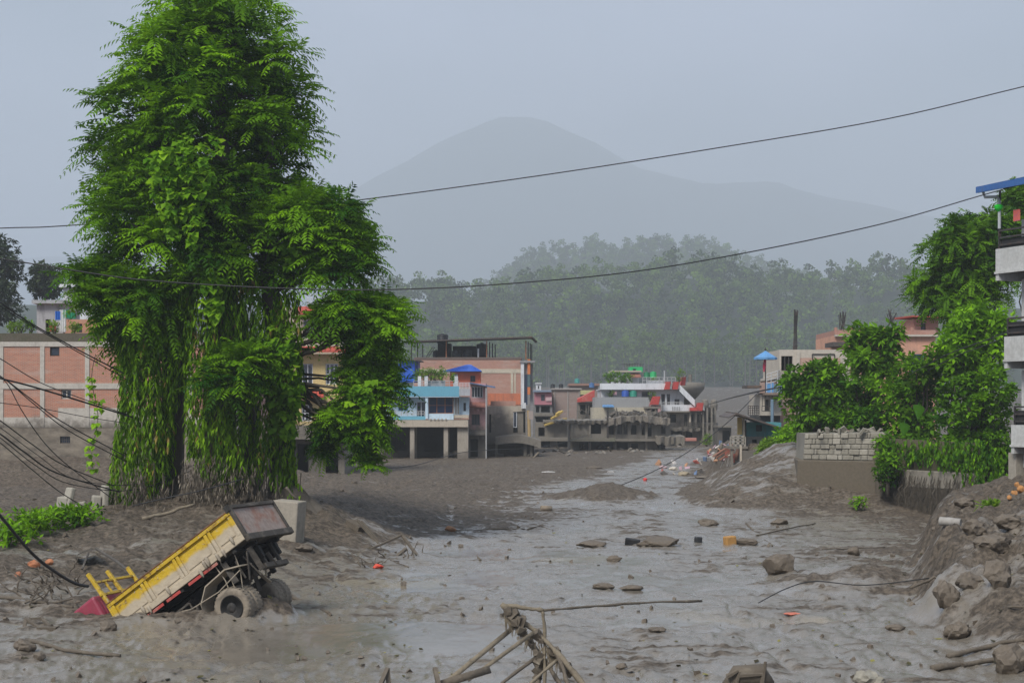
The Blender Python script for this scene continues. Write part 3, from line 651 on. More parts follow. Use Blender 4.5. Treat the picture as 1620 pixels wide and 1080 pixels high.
def tp(name, mat_, fn, parent=None, bevel=0.012, smooth=False):
    mb = MB(); fn(mb); ob = mb.build(name, mat_, None, smooth, bevel=bevel)
    ob.parent = parent or truck; return ob
BL, BW, BH = 3.75, 2.05, 0.72
# bed: floor, side walls with framed panels
tp('bed_floor', T_MUDDY, lambda m: m.box(0.02, BL, .03, BW - .03, 0.0, .06))
def side(m, y0, y1): m.box(0, BL, y0, y1, .062, BH)
sn = tp('bed_side', T_YEL, lambda m: side(m, .05, .09)); sf = tp('bed_side', T_YEL, lambda m: side(m, BW - .09, BW - .05))
for yy, yo, par in ((.0, .05, sn), (BW - .05, BW, sf)):
    tp('top_rail', T_YELHI, lambda m: (m.box(-.03, BL + .02, yy - .01, yo + .01, BH - .09, BH - .003)), par)
    tp('bottom_rail', T_YEL, lambda m: m.box(-.03, BL + .02, yy - .005, yo + .005, .0, .14), par)
    xs_ = [0.0, .95, 1.06, 1.95, 2.06, 2.92, 3.03, BL - .10]
    for i, x in enumerate(xs_): tp('rib', T_YEL, lambda m: m.box(x, x + (.08 if i not in (0, 7) else .12), yy + .002, yo, .142, BH - .092), par, .01)
    for a, c_ in ((.12, .93), (1.16, 1.93), (2.16, 2.90), (3.13, BL - .12)):
        tp('panel', T_YEL, lambda m: m.box(a + .03, c_ - .03, (yy + .034) if yy == 0 else yy + .001, yy + .049 if yy == 0 else yo - .034, .20, BH - .14), par, .02)
tp('rim', T_RUST, lambda m: (m.box(-.04, BL + .03, -.02, .07, BH, BH + .025), m.box(-.04, BL + .03, BW - .07, BW + .02, BH, BH + .025)), bevel=.006)
tp('front_wall', T_YEL, lambda m: m.box(-.05, -.002, .0, BW, .0, BH + .03))
# ladder-like headboard above the bed's front wall
def hb(m):
    for y in (.18, .95, 1.78): m.beam((-.06, y, BH - .1), (-.16, y, 1.62), .085, .085)
    m.beam((-.10, .10, 1.02), (-.10, 1.9, 1.02), .06, .07); m.beam((-.135, .18, 1.36), (-.135, 1.78, 1.36), .06, .06); m.beam((-.1, .6, 1.0), (-.14, .6, 1.36), .05)
tp('headboard', T_YELHI, hb)
# tailgate
tg = tp('tailgate', T_PLATE, lambda m: m.box(BL + .03, BL + .07, .06, BW - .06, .05, BH + .06))
tp('frame', T_MUDDY, lambda m: (m.box(BL + .02, BL + .11, -.02, .07, .0, BH + .1), m.box(BL + .02, BL + .11, BW - .07, BW + .02, .0, BH + .1), m.box(BL + .025, BL + .12, .07, BW - .07, BH + .02, BH + .11), m.box(BL + .025, BL + .14, -.02, BW + .02, -.08, .07)), tg)
tp('hinge', T_DARK, lambda m: m.box(BL - .04, BL + .10, -.04, -.001, BH - .02, BH + .13), tg)
# chassis
tp('chassis_rail', T_DARK, lambda m: m.box(-1.6, BL - .1, .58, .68, -.42, -.14)); tp('chassis_rail', T_DARK, lambda m: m.box(-1.6, BL - .1, 1.37, 1.47, -.42, -.14))
def subfr(m):
    m.box(.0, BL - .05, .45, .57, -.13, -.002); m.box(.0, BL - .05, 1.48, 1.60, -.13, -.002)
    for x in (.2, .9, 1.7, 2.5, 3.3): m.box(x, x + .1, .05, BW - .05, -.10, -.012)
    m.box(1.0, 1.9, .75, 1.3, -.55, -.16)
tp('subframe', T_DARK, subfr)
tp('reflective_strip', T_STRIP, lambda m: [m.box(x, x + .42, .015, .03, -.085, -.02) for x in (.35,)], bevel=0)
for x in (.80, 1.32, 2.0, 2.46): tp('reflective_strip', T_STRIP, lambda m: m.box(x, x + .42, .015, .03, -.085, -.02), bevel=0)
tp('bumper', T_MUDDY, lambda m: (m.box(BL - .25, BL - .12, .5, BW - .5, -.70, -.58), m.beam((BL - .2, .7, -.1), (BL - .2, .7, -.6), .08), m.beam((BL - .2, 1.35, -.1), (BL - .2, 1.35, -.6), .08)))
# axles and wheels
AX, AZ, WR = 2.62, -1.05, .44
def wheel(y, x, z, near, rad=WR):
    e = bpy.data.objects.new('wheel', None)
    mb = MB(); s = -1 if near else 1
    prof = [(.27, -.13), (.33, -.15), (.42, -.15), (rad - .01, -.11), (rad, -.05), (rad, .05), (rad - .01, .11), (.42, .15), (.33, .15), (.27, .13)]
    mb.lathe(prof, 40, (x, y, z), 'y'); w_ = mb.build('wheel', T_TYRE, None, True); w_.parent = truck
    bpy.data.objects.remove(e)
    mb = MB(); yo = y + s * .15
    mb.lathe([(.285, 0), (.265, s * .012), (.24, -s * .10), (.15, -s * .105), (.13, -s * .02), (.09, s * .02), (.0 + .02, s * .025)], 28, (x, yo, z), 'y')
    r_ = mb.build('rim', T_DARK, None, True); r_.parent = w_
    mb = MB()
    for k in range(8): a = k * math.pi / 4; mb.lathe([(.016, 0), (.016, s * .03)], 6, (x + .19 * math.cos(a), yo - s * .10, z + .19 * math.sin(a)), 'y')
    q = mb.build('wheel_nut', T_MUDDY, None); q.parent = w_; q['kind'] = 'stuff'
    mb = MB()
    for k in range(30):
        a = k / 30 * 2 * math.pi
        for sg, off in ((-1, 0), (1, .1)):
            mb.beam((x + (rad + .004) * math.cos(a + off), y + sg * .02, z + (rad + .004) * math.sin(a + off)), (x + (rad + .002) * math.cos(a + off), y + sg * .12, z + (rad + .002) * math.sin(a + off)), .05, .012, (math.cos(a), 0, math.sin(a)))
    q = mb.build('tread', T_TYRE, None); q.parent = w_; q['kind'] = 'stuff'
    return w_
wheel(.16, AX, AZ, True); wheel(.50, AX, AZ, True); wheel(BW - .16, AX, AZ, False); wheel(BW - .5, AX, AZ, False)
tp('axle', T_MUDDY, lambda m: (m.tube([(AX, .4, AZ), (AX, .8, AZ), (AX, 1.0, AZ), (AX, 1.2, AZ), (AX, 1.7, AZ)], [.09, .1, .24, .1, .09], 12)), bevel=0, smooth=True)
tp('leaf_spring', T_MUDDY, lambda m: [m.beam((AX - .62 + .06 * k, y, -.62 - .03 * k), (AX + .62 - .06 * k, y, -.62 - .03 * k), .08, .022) for k in range(6) for y in (.62, 1.43)], bevel=0)
tp('wheel_hanger', T_DARK, lambda m: [m.hexa([(x - .05, y - .04, -.7), (x + .05, y - .04, -.7), (x + .05, y + .04, -.7), (x - .05, y + .04, -.7), (x - .1, y - .04, -.2), (x + .1, y - .04, -.2), (x + .1, y + .04, -.2), (x - .1, y + .04, -.2)]) for x in (AX - .62, AX + .62) for y in (.62, 1.43)])
# mudguards with stays
T_GUARD = surf('mudguard', (0.33, 0.28, 0.21), .9, .6, (0.14, 0.12, 0.095), 3.0, streak=0, bmp=.4)
def guard(m, y):
    pf = [(AX - .72, -.95), (AX - .62, -.60), (AX - .30, -.33), (AX + .32, -.28), (AX + .70, -.42)]
    for (x0, z0), (x1, z1) in zip(pf[:-1], pf[1:]):
        m.hexa([(x0, y - .27, z0), (x1, y - .27, z1), (x1, y + .27, z1), (x0, y + .27, z0), (x0, y - .27, z0 + .03), (x1, y - .27, z1 + .03), (x1, y + .27, z1 + .03), (x0, y + .27, z0 + .03)])
tp('mudguard', T_GUARD, lambda m: guard(m, .29), bevel=0); tp('mudguard', T_GUARD, lambda m: guard(m, BW - .29), bevel=0)
tp('guard_stay', T_MUDDY, lambda m: (m.beam((AX - .74, .04, -.55), (AX - .74, .04, -1.45), .05), m.beam((AX - .74, .04, -.58), (AX - .74, .6, -.35), .04)))
# side underrun guard: a welded grid
def grid(m):
    m.beam((.55, .10, -.38), (1.75, .10, -.38), .045); m.beam((.55, .10, -.80), (1.75, .10, -.80), .045); m.beam((.55, .10, -.59), (1.75, .10, -.59), .035)
    for x in np.linspace(.56, 1.74, 6): m.beam((x, .10, -.38), (x, .10, -.80), .035)
    m.beam((.7, .1, -.38), (.7, .5, -.25), .05); m.beam((1.6, .1, -.38), (1.6, .5, -.25), .05)
tp('side_guard', T_MUDDY, grid, bevel=.005)
tp('fuel_tank', T_MUDDY, lambda m: m.box(.1, .9, .2, .55, -.80, -.40), bevel=.08)
tp('prop_shaft', T_DARK, lambda m: m.tube([(-.4, 1.02, -.45), (AX - .2, 1.02, AZ + .1)], .06, 10), bevel=0)
# cab, mostly swallowed
cab = tp('cab', T_RED, lambda m: m.hexa([(-2.0, .06, -.55), (-.28, .06, -.55), (-.28, BW - .06, -.55), (-2.0, BW - .06, -.55), (-1.55, .14, 1.10), (-.28, .10, 1.12), (-.28, BW - .10, 1.12), (-1.55, BW - .14, 1.10)]), bevel=.07)
tp('rear_panel', T_RED, lambda m: m.box(-.278, -.255, .25, BW - .25, .1, .95), cab, .02)
tp('roof_ridge', T_RED, lambda m: [m.box(-1.3, -.4, y, y + .05, 1.105, 1.135) for y in (.5, 1.0, 1.5)], cab, .01)
# loose wires under the bed
def wires(m):
    for a, c_ in (((2.75, .1, -.05), (2.72, .1, -.85)), ((2.9, .12, -.05), (2.86, .12, -.8)), ((3.25, .2, -.1), (3.0, .2, -.8))): m.tube([a, ((a[0] + c_[0]) / 2 + .05, a[1], (a[2] + c_[2]) / 2), c_], .012, 5)
    m.tube([(1.1, -.02, -.3), (1.8, -.06, -.55), (2.6, -.1, -.62), (3.3, -.05, -.5)], .012, 5)
tp('loose_wire', T_GUARD, wires, bevel=0)
# torn metal and roots dangling from the rear end
rgt = np.random.default_rng(5)
for k in range(9):
    a = Vector((rgt.uniform(2.9, 3.7), rgt.uniform(.1, 1.0), rgt.uniform(-.5, -.1))); e_ = a + Vector((rgt.uniform(-.3, .3), rgt.uniform(-.2, .2), -rgt.uniform(.3, .9)))
    tp('torn_metal', T_MUDDY if k % 3 else T_GUARD, lambda m: m.beam(a, e_, rgt.uniform(.04, .14), .03), bevel=.008)
for k in range(10):
    a = Vector((rgt.uniform(.2, 3.7), -.03, rgt.uniform(.0, .2))); tp('mud_drip', T_GUARD, lambda m: m.lathe([(.01, -.16), (.03, -.10), (.045, 0), (.02, .05)], 7, a), bevel=0, smooth=True)
# ================================================================== buildings
CONC = lambda z, n='': surf('concrete_mud%s' % n, (0.30, 0.28, 0.25), .9, .7, (0.13, 0.12, 0.105), .9, mudz=z, mudsoft=.9)
GLASS = surf('dark_glass', (0.015, 0.022, 0.035), .12, .2, (0.06, 0.06, 0.055), 2.0, streak=.2, bmp=0, spec=.6)
GLASSB = surf('blue_glass', (0.012, 0.03, 0.075), .1, .2, (0.05, 0.06, 0.07), 2.0, streak=.15, bmp=0, spec=.6)
DARKIN = surf('dark_interior', (0.035, 0.032, 0.028), .95, .4, streak=0)  # near-black base colour, carries the shade of unlit rooms
WHITE = surf('white_paint', (0.62, 0.63, 0.64), .7, .35, streak=.4)
STEEL = surf('dark_steel', (0.04, 0.037, 0.035), .6, .6, (0.12, 0.06, 0.035), 3, streak=.2)
RAIL = surf('pale_rail', (0.45, 0.45, 0.44), .5, .3, streak=.2)
TIN = surf('rusty_tin', (0.075, 0.062, 0.055), .65, .8, (0.17, 0.10, 0.06), 1.2, streak=.3)
BTIN = surf('blue_tin', (0.015, 0.10, 0.48), .45, .2, streak=.2)
BTINL = surf('light_blue_tin', (0.11, 0.28, 0.52), .45, .3, streak=.2)
TANK = surf('black_tank', (0.018, 0.018, 0.02), .5, .3, (0.06, 0.06, 0.06), 2, streak=.2)
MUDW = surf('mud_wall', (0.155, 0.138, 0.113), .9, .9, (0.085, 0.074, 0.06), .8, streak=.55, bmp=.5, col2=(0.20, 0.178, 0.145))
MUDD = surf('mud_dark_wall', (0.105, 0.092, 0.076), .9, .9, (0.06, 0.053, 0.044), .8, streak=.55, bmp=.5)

def wall_quads(mb, x0, x1, z0, z1, y, ops=(), dep=.22):
    """a wall facing the viewer (-y) with real openings and reveals"""
    xs = sorted({x0, x1, *[max(x0, min(x1, o[i])) for o in ops for i in (0, 1)]}); zs = sorted({z0, z1, *[max(z0, min(z1, o[i])) for o in ops for i in (2, 3)]})
    for a, b_ in zip(xs[:-1], xs[1:]):
        for c, e in zip(zs[:-1], zs[1:]):
            mx_, mz = (a + b_) / 2, (c + e) / 2
            if any(o[0] < mx_ < o[1] and o[2] < mz < o[3] for o in ops): continue
            mb.quad((a, y, c), (b_, y, c), (b_, y, e), (a, y, e))
    for a, b_, c, e in [o[:4] for o in ops]:
        mb.quad((a, y, c), (a, y + dep, c), (a, y + dep, e), (a, y, e)); mb.quad((b_, y + dep, c), (b_, y, c), (b_, y, e), (b_, y + dep, e))
        mb.quad((a, y, c), (b_, y, c), (b_, y + dep, c), (a, y + dep, c)); mb.quad((a, y + dep, e), (b_, y + dep, e), (b_, y, e), (a, y, e))
class Bld:
    def __init__(s, name, d, label, px, rz=0.0, cat='building', group=None):
        s.d = d; s.k = d / FP; s.root = thing(name, (PX(px, d), d, 0), label, cat, group)
        s.T = None
        if rz:
            o_ = Vector((PX(px, d), d, 0)); s.T = Matrix.Translation(o_) @ Matrix.Rotation(rz, 4, 'Z') @ Matrix.Translation(-o_)
    def X(s, px): return PX(px, s.d)
    def Z(s, py): return PZ(py, s.d)
    def mb(s): m = MB(); m.T = s.T; return m
    def op(s, q): return (s.X(q[0]), s.X(q[1]), s.Z(q[3]), s.Z(q[2]))
    def wall(s, px0, px1, py0, py1, mat_, ops=(), dy=0.0, depth=6.0, name='wall', roof=True, closed=True):
        """py0 = upper row, py1 = lower row; front wall with openings plus side, back and roof faces"""
        m = s.mb(); x0, x1, z1, z0 = s.X(px0), s.X(px1), s.Z(py0), s.Z(py1); y = s.d + dy
        wall_quads(m, x0, x1, z0, z1, y, [s.op(o) for o in ops])
        if closed:
            yb = y + depth
            m.quad((x0, yb, z0), (x0, y, z0), (x0, y, z1), (x0, yb, z1)); m.quad((x1, y, z0), (x1, yb, z0), (x1, yb, z1), (x1, y, z1)); m.quad((x1, yb, z0), (x0, yb, z0), (x0, yb, z1), (x1, yb, z1))
            if roof: m.quad((x0, y, z1), (x1, y, z1), (x1, yb, z1), (x0, yb, z1))
        return m.build(name, mat_, s.root)
    def box(s, name, px0, px1, py0, py1, mat_, dy=0.0, depth=.3, parent=None, bevel=0.0):
        m = s.mb(); m.box(s.X(px0), s.X(px1), s.d + dy, s.d + dy + depth, s.Z(py1), s.Z(py0)); return m.build(name, mat_, parent or s.root, bevel=bevel)
    def window(s, px0, px1, py0, py1, frame, glass=None, nx=2, nz=1, dy=0.0, fw=.07, rec=.12, name='window'):
        x0, x1, z1, z0 = s.X(px0), s.X(px1), s.Z(py0), s.Z(py1); y = s.d + dy + rec; m = s.mb()
        m.box(x0, x1, y - .03, y + .04, z0, z0 + fw); m.box(x0, x1, y - .03, y + .04, z1 - fw, z1)
        for i in range(nx + 1):
            xc = x0 + (x1 - x0) * i / nx; a = min(max(xc - fw / 2, x0), x1 - fw); m.box(a, a + fw, y - .027, y + .037, z0 + fw, z1 - fw)
        for i in range(1, nz): zc = z0 + (z1 - z0) * i / nz; m.box(x0 + fw, x1 - fw, y - .02, y + .03, zc - fw / 3, zc + fw / 3)
        w_ = m.build(name, frame, s.root)
        for i in range(nx):
            m = s.mb(); a = x0 + (x1 - x0) * i / nx; e = x0 + (x1 - x0) * (i + 1) / nx; m.box(a + .01, e - .01, y + .008, y + .02, z0 + .01, z1 - .01); m.build('pane', glass or GLASS, w_)
        return w_
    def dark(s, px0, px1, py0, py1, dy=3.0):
        m = s.mb(); m.quad(*[(s.X(a), s.d + dy, s.Z(b_)) for a, b_ in ((px0, py1), (px1, py1), (px1, py0), (px0, py0))]); return m.build('interior_shade', DARKIN, s.root)  # flat dark sheet behind openings: room shade put into its colour
    def bar(s, name, a, b_, r, mat_, da=0.0, db=0.0, parent=None):
        m = s.mb(); m.tube([P2(a[0], a[1], s.d, da), P2(b_[0], b_[1], s.d, db)], r, 6); return m.build(name, mat_, parent or s.root)
    def railing(s, px0, px1, py0, py1, mat_, n=3, posts=4, dy=0.0, r=.025, name='railing'):
        m = s.mb(); y = s.d + dy
        for i in range(n): z = s.Z(py0) + (s.Z(py1) - s.Z(py0)) * i / n; m.beam((s.X(px0), y, z), (s.X(px1), y, z), r * 2)
        for i in range(posts): x = s.X(px0) + (s.X(px1) - s.X(px0)) * i / (posts - 1); m.beam((x, y, s.Z(py0)), (x, y, s.Z(py1)), r * 2)
        return m.build(name, mat_, s.root)
def P2(px, py, d, dy): v = P(px, py, d); return Vector((v.x, v.y + dy, v.z))
def water_tank(loc, r, h, mat_, label, ribs=4):
    e = thing('water_tank', loc, label, 'water tank'); m = MB(); pf = [(r * .96, 0)]
    for i in range(ribs): z = h * .82 * (i + .3) / ribs; pf += [(r, z), (r, z + h * .1), (r * .95, z + h * .12), (r * .95, z + h * .17)]
    pf += [(r, h * .82), (r * .8, h * .93), (r * .3, h * .97)]
    m.lathe(pf, 20); m.build('shell', mat_, e, True, False); m = MB(); m.lathe([(r * .28, h * .965), (r * .28, h * 1.03), (r * .1, h * 1.05)], 14); m.build('lid', mat_, e, True, False); return e
def potted(name, px, py, d, w_, h_, n, label, mat_=None, dy=0.0, seed=0, leaf=.2, cat='plant', group=None, hue=.5):
    """a bushy plant whose foot is at photo (px,py) at distance d"""
    rg = np.random.default_rng(seed + int(px * 7 + py)); b0 = P2(px, py, d, dy); e = thing(name, b0, label, cat, group)
    m = MB()
    for k in range(6): limb(m, b0 + Vector((rg.normal(0, .05) , 0, -.05)), b0 + Vector((rg.normal(0, w_ * .3), rg.normal(0, w_ * .2), h_ * rg.uniform(.5, .9))), .03, .012, rg, 4, .1, seg=3)
    m.build('stem', BARK, e)
    c = np.array(b0) + np.stack([rg.normal(0, w_ * .32, n), rg.normal(0, w_ * .25, n), rg.uniform(.15, 1, n) * h_], -1)
    leaf_object('foliage', [rosette(c, unit(rg.normal(size=(n, 3)) + Z3), rg, rg.normal(hue, .2, n), 8, leaf, .45, .25, stem=.08)], mat_ or LEAF_B, e); return e
LEAF_B = leafmat('broad_leaf', (0.018, 0.075, 0.003), (0.205, 0.420, 0.008), 0.26, 0.6)
LEAF_Y = leafmat('yellow_green_leaf', (0.055, 0.130, 0.010), (0.23, 0.37, 0.03), 0.36, 0.45)

# ---- left brick house ------------------------------------------------------------------------
BR1 = brickmat('brick_pale', (0.46, 0.165, 0.085), (0.35, 0.12, 0.065), (0.36, 0.29, 0.24), mudz=PZ(668, 100), mudsoft=.9, plaster=.35)
CR = surf('cream_concrete', (0.46, 0.42, 0.36), .9, .6, (0.20, 0.175, 0.145), 1.3, mudz=PZ(668, 100), mudsoft=.35, streak=.45)
h = Bld('brick_house', 100, 'unplastered red brick house behind the left of the big tree, lower wall coated in mud', 60)
ops = [(79, 94, 549, 563), (97, 113, 616, 631), (95, 111, 690, 701)]
h.wall(-80, 320, 541, 790, BR1, ops, depth=9)
for px in (-66, 2, 67, 138, 215, 300): h.box('column', px - 3.5, px + 3.5, 548, 668 + 6, CR, -.05, .1)
h.box('beam', -80, 320, 540.6, 548, CR, -.062, .12); h.box('beam', -80, 320, 606, 615, CR, -.062, .12); h.box('plaster_band', 92, 230, 645, 662, CR, -.012, .02); h.box('plaster_band', -80, 320, 660, 676, CR, -.02, .03)
h.box('parapet', -80, 320, 527, 540.4, surf('mossy_parapet', (0.10, 0.085, 0.06), .95, .9, (0.05, 0.06, 0.02), 1.2), -.02, .25)
h.window(79, 94, 549, 563, DARKIN, GLASS, 1); h.window(97, 113, 616, 631, CR, GLASS, 2); w_ = h.window(95, 111, 690, 701, STEEL, GLASS, 5, 2, fw=.04)
for i, (px, dx) in enumerate(((20, 0), (34, 0), (48, 0), (86, 0), (118, 0))):
    potted('rooftop_plant', px, 528, 100.6, .6, .75 if i != 1 else .95, 26, ['low yellow-green plant at the left end of the brick house parapet', 'tall bright plant on the brick house parapet', 'dark bushy plant beside the grey stair room', 'weedy plant by the red cloth on the brick house roof', 'climbing plant on the brick house parapet nearest the big tree'][i], LEAF_Y if i != 2 else LEAF_B, seed=i)
h2 = Bld('stair_room', 104, 'stained grey concrete stair room with flat slab, on the left brick house roof', 75)
STC = surf('stained_concrete', (0.33, 0.33, 0.33), .9, .9, (0.10, 0.10, 0.10), .9, streak=.8)
h2.wall(58, 100, 481, 540, STC, [(72, 80, 505, 530)], depth=4); h2.box('roof_slab', 53, 104, 475, 480.6, STC, -.4, 5); h2.dark(66, 86, 500, 535, .6)
for i, (px, c, a, b_) in enumerate(((92, (0.02, 0.12, 0.45), 492, 506), (99, (0.6, 0.6, 0.58), 490, 525), (105, (0.01, 0.22, 0.09), 490, 503), (114, (0.02, 0.25, 0.12), 494, 504), (83, (0.55, 0.02, 0.04), 515, 524))):
    g_ = MB(); d = 101.5; x = PX(px, d)
    for k in range(6): g_.quad((x - .2 + k * .07, d + .03 * (-1) ** k, PZ(b_, d)), (x - .13 + k * .07, d - .03 * (-1) ** k, PZ(b_, d)), (x - .13 + k * .07, d - .03 * (-1) ** k, PZ(a, d)), (x - .2 + k * .07, d + .03 * (-1) ** k, PZ(a, d)))
    tag(g_.build('hanging_cloth', surf('cloth%d' % i, c, .9, .1, streak=0)), ['blue cloth hung on the roof by the grey stair room', 'long white cloth hung on the brick house roof', 'dark green cloth hung left of the orange brick wall', 'smaller green cloth hung before the orange brick wall', 'small red cloth lying on the brick house parapet'][i], 'cloth')
h3 = Bld('brick_room', 103, 'orange brick rooftop room half hidden by the left side of the big tree', 130)
h3.wall(103, 170, 505, 540, brickmat('brick_orange', (0.46, 0.20, 0.10), (0.40, 0.17, 0.09), (0.36, 0.26, 0.2), plaster=.2), [(120, 130, 512, 526)], depth=4); h3.window(120, 130, 512, 526, DARKIN, GLASS, 1)
h4 = Bld('white_house', 125, 'white rooftop storey glimpsed between the leaves left of the trunk', 170)
h4.wall(100, 235, 455, 600, WHITE, [(150, 165, 470, 488), (200, 214, 470, 488)], depth=7); h4.box('roof_slab', 96, 240, 450, 455, WHITE, -.5, 8); h4.window(150, 165, 470, 488, STEEL); h4.window(200, 214, 470, 488, STEEL)

# ---- yellow house behind the tree ------------------------------------------------------------
YEL = surf('yellow_paint', (0.58, 0.45, 0.20), .8, .4, (0.3, 0.24, 0.15), .9, mudz=PZ(672, 114), mudsoft=.4)
REDT = surf('red_tile', (0.42, 0.07, 0.045), .7, .3, streak=.2)
h = Bld('yellow_house', 114, 'yellow house with red canopies seen through the right side of the big tree', 490)
ops = [(470, 495, 575, 608), (477, 493, 640, 666), (515, 535, 575, 608), (515, 535, 640, 666), (430, 450, 575, 608)]
h.wall(424, 545, 560, 690, YEL, ops, depth=8, roof=False)
for o_ in ops: h.window(*o_, WHITE, GLASS, 3, 2)
def canopy(h, px0, px1, py0, py1, mat_, out_=1.0, name='canopy', dy=0.0, th=.12):
    m = h.mb(); x0, x1, zt, zb = h.X(px0), h.X(px1), h.Z(py0), h.Z(py1); y = h.d + dy
    m.hexa([(x0 - .1, y - out_, zb), (x1 + .1, y - out_, zb), (x1, y, zt - th), (x0, y, zt - th), (x0 - .1, y - out_, zb + th), (x1 + .1, y - out_, zb + th), (x1, y, zt), (x0, y, zt)]); m.build(name, mat_, h.root)
    m = h.mb()
    n = max(3, int((x1 - x0) / .35))
    for i in range(n): x = x0 + (x1 - x0) * (i + .5) / n; m.beam((x, y - .02, zt + .02), (x * 1.0 + (x - (x0 + x1) / 2) * .03, y - out_ - .02, zb + th + .02), .07, .05)
    return m.build('roll_tile', mat_, h.root)
canopy(h, 420, 550, 548, 558, REDT); canopy(h, 474, 512, 617, 629, REDT, .9); canopy(h, 470, 520, 484, 498, REDT, .9, dy=.5)
h.wall(428, 540, 486, 560, surf('cream_paint', (0.55, 0.48, 0.36), .8, .4), [(478, 500, 505, 535)], dy=.5, depth=7); h.window(478, 500, 505, 535, WHITE, GLASS, 2, dy=.5)
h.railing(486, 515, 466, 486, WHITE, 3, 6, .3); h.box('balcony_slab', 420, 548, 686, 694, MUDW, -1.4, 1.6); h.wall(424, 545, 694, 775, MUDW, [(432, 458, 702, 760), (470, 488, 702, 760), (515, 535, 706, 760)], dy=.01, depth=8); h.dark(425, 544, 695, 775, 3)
h.box('balcony_wall', 436, 512, 672, 685.6, MUDW, -1.3, .12)
h = Bld('mauve_house', 118, 'muddy mauve house wall left of the yellow house, behind the trunk', 430)
h.wall(395, 424, 560, 770, surf('mauve_wall', (0.15, 0.10, 0.11), .9, .6, mudz=PZ(668, 118), mudsoft=.4), [(405, 416, 590, 612)], depth=7); h.window(405, 416, 590, 612, WHITE)
m = MB()
for k in range(5): m.quad(P(424.5 + k, 664, 113.2 + .1 * (k % 2)), P(425.5 + k, 664, 113.3 - .1 * (k % 2)), P(425.3 + k * .8, 640, 113.3 - .1 * (k % 2)), P(424.5 + k * .8, 640, 113.2 + .1 * (k % 2)))
tag(m.build('hanging_cloth', surf('pink_cloth', (0.6, 0.06, 0.16), .9, .1, streak=0)), 'bright pink cloth hanging by the mauve wall behind the trunk', 'cloth')

# ---- blue house on pillars -------------------------------------------------------------------
D4 = 150
BLU = surf('sky_blue_paint', (0.13, 0.36, 0.47), .7, .35, (0.10, 0.22, 0.28), 1.0, streak=.3); PALEB = surf('pale_blue_paint', (0.50, 0.63, 0.72), .75, .3, streak=.3)
CRS = surf('cream_slab', (0.44, 0.38, 0.30), .9, .5, (0.2, 0.17, 0.13), 1.0, streak=.5)
ORF = surf('orange_frame', (0.32, 0.12, 0.05), .6, .2, streak=0)
h = Bld('blue_house', D4, 'blue and white house on muddy pillars, right of the big tree', 670)
ops = [(630, 645.5, 635, 650), (659, 673.5, 635, 660), (678, 717, 628, 654)]
h.wall(590, 727, 627, 662, PALEB, ops, depth=8); h.window(630, 645.5, 635, 650, BLU, GLASSB, 2); h.window(678, 717, 628, 654, ORF, GLASSB, 3, 2)
h.window(659, 673.5, 635, 660, WHITE, GLASS, 2, name='door'); h.box('parapet', 588, 727, 611, 627, BLU, -1.0, .25); h.box('roof_slab', 589, 727, 626.4, 628.2, PALEB, -.98, 9)
h.box('corner_pillar', 673.8, 677.6, 628.4, 662, PALEB, -.9, .4); h.box('sill_wall', 678, 718, 654, 663.6, PALEB, -.7, .7); h.box('plinth_band', 588, 674, 658, 663.6, BLU, -.75, .2)
h.railing(600, 672, 650.5, 658, RAIL, 2, 9, -.7)
h.box('floor_slab', 584, 741, 664, 675, CRS, -1.2, 11)
for i in range(5): h.box('joist_end', 681 + i * 6, 683.5 + i * 6, 661.8, 663.9, CRS, -1.3, .5)
PIL = surf('muddy_pillar', (0.33, 0.29, 0.235), .9, .5, (0.16, 0.138, 0.11), 1.0, mudz=.6, streak=.5)
for px in (600, 653, 706): h.box('pillar', px - 3.5, px + 3.5, 674.9, 730, PIL, -.9, .5)
for px in (600, 653, 706): h.box('pillar', px - 3.0, px + 3.0, 674.9, 730, PIL, 3.5, .45)
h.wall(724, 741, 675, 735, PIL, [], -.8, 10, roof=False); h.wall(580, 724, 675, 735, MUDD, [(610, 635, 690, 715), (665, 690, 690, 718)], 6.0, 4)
h.wall(727.2, 742, 627.5, 656, PALEB, [(733, 737, 637, 650)], .3, 7); h.window(733, 737, 637, 650, STEEL, GLASS, 1, dy=.3, fw=.05)
for i in range(4): h.box('timber', 717.6 + i * 2.4, 719.0 + i * 2.4, 629, 655, surf('grey_timber', (0.16, 0.13, 0.11), .9, .5), -.5 + .15 * (i % 2), .12)
h.box('balcony', 727, 744, 615, 626, surf('grey_balcony', (0.40, 0.41, 0.43), .9, .5, streak=.6), -1.1, 1.3); h.railing(727.5, 743.5, 605.5, 615, WHITE, 3, 8, -1.0); h.box('ledge', 716, 742, 656.2, 661, CRS, -.6, .7)
h.railing(655, 726, 602.5, 611.2, RAIL, 2, 6, -.85, .02)
for i, px in enumerate((664, 674.5, 722)): h.box('planter', px - 2.6, px + 2.6, 595, 610.9, WHITE, -.4, .5)
h.box('terrace_wall', 676, 704, 601, 610.8, WHITE, .4, .2)
for i, (px, w_, h_) in enumerate(((664, .9, 1.0), (672, 1.2, 1.1), (681, 1.3, 1.25), (690, 1.3, 1.3), (698, 1.0, 1.0), (716, .5, .6))):
    potted('terrace_plant', px, 602, D4, w_, h_, 34 if i < 5 else 14, ['leftmost bush of the blue house roof terrace', 'bush over the white planter on the blue house terrace', 'fullest yellow-green bush on the blue house terrace', 'bush in the middle of the blue house terrace hedge', 'bush ending the blue house terrace hedge on the right', 'small round potted plant by the orange roof room'][i], LEAF_Y if i < 5 else LEAF_B, .2, i, .24)
h = Bld('blue_shed', 156, 'bright blue metal shed on the roof left of the brick block', 645)
h.wall(630, 656, 570, 604, BTIN, [(638, 646, 580, 604)], depth=4); h.window(638, 646, 580, 604, BTIN, BTIN, 1, name='door', rec=.05)
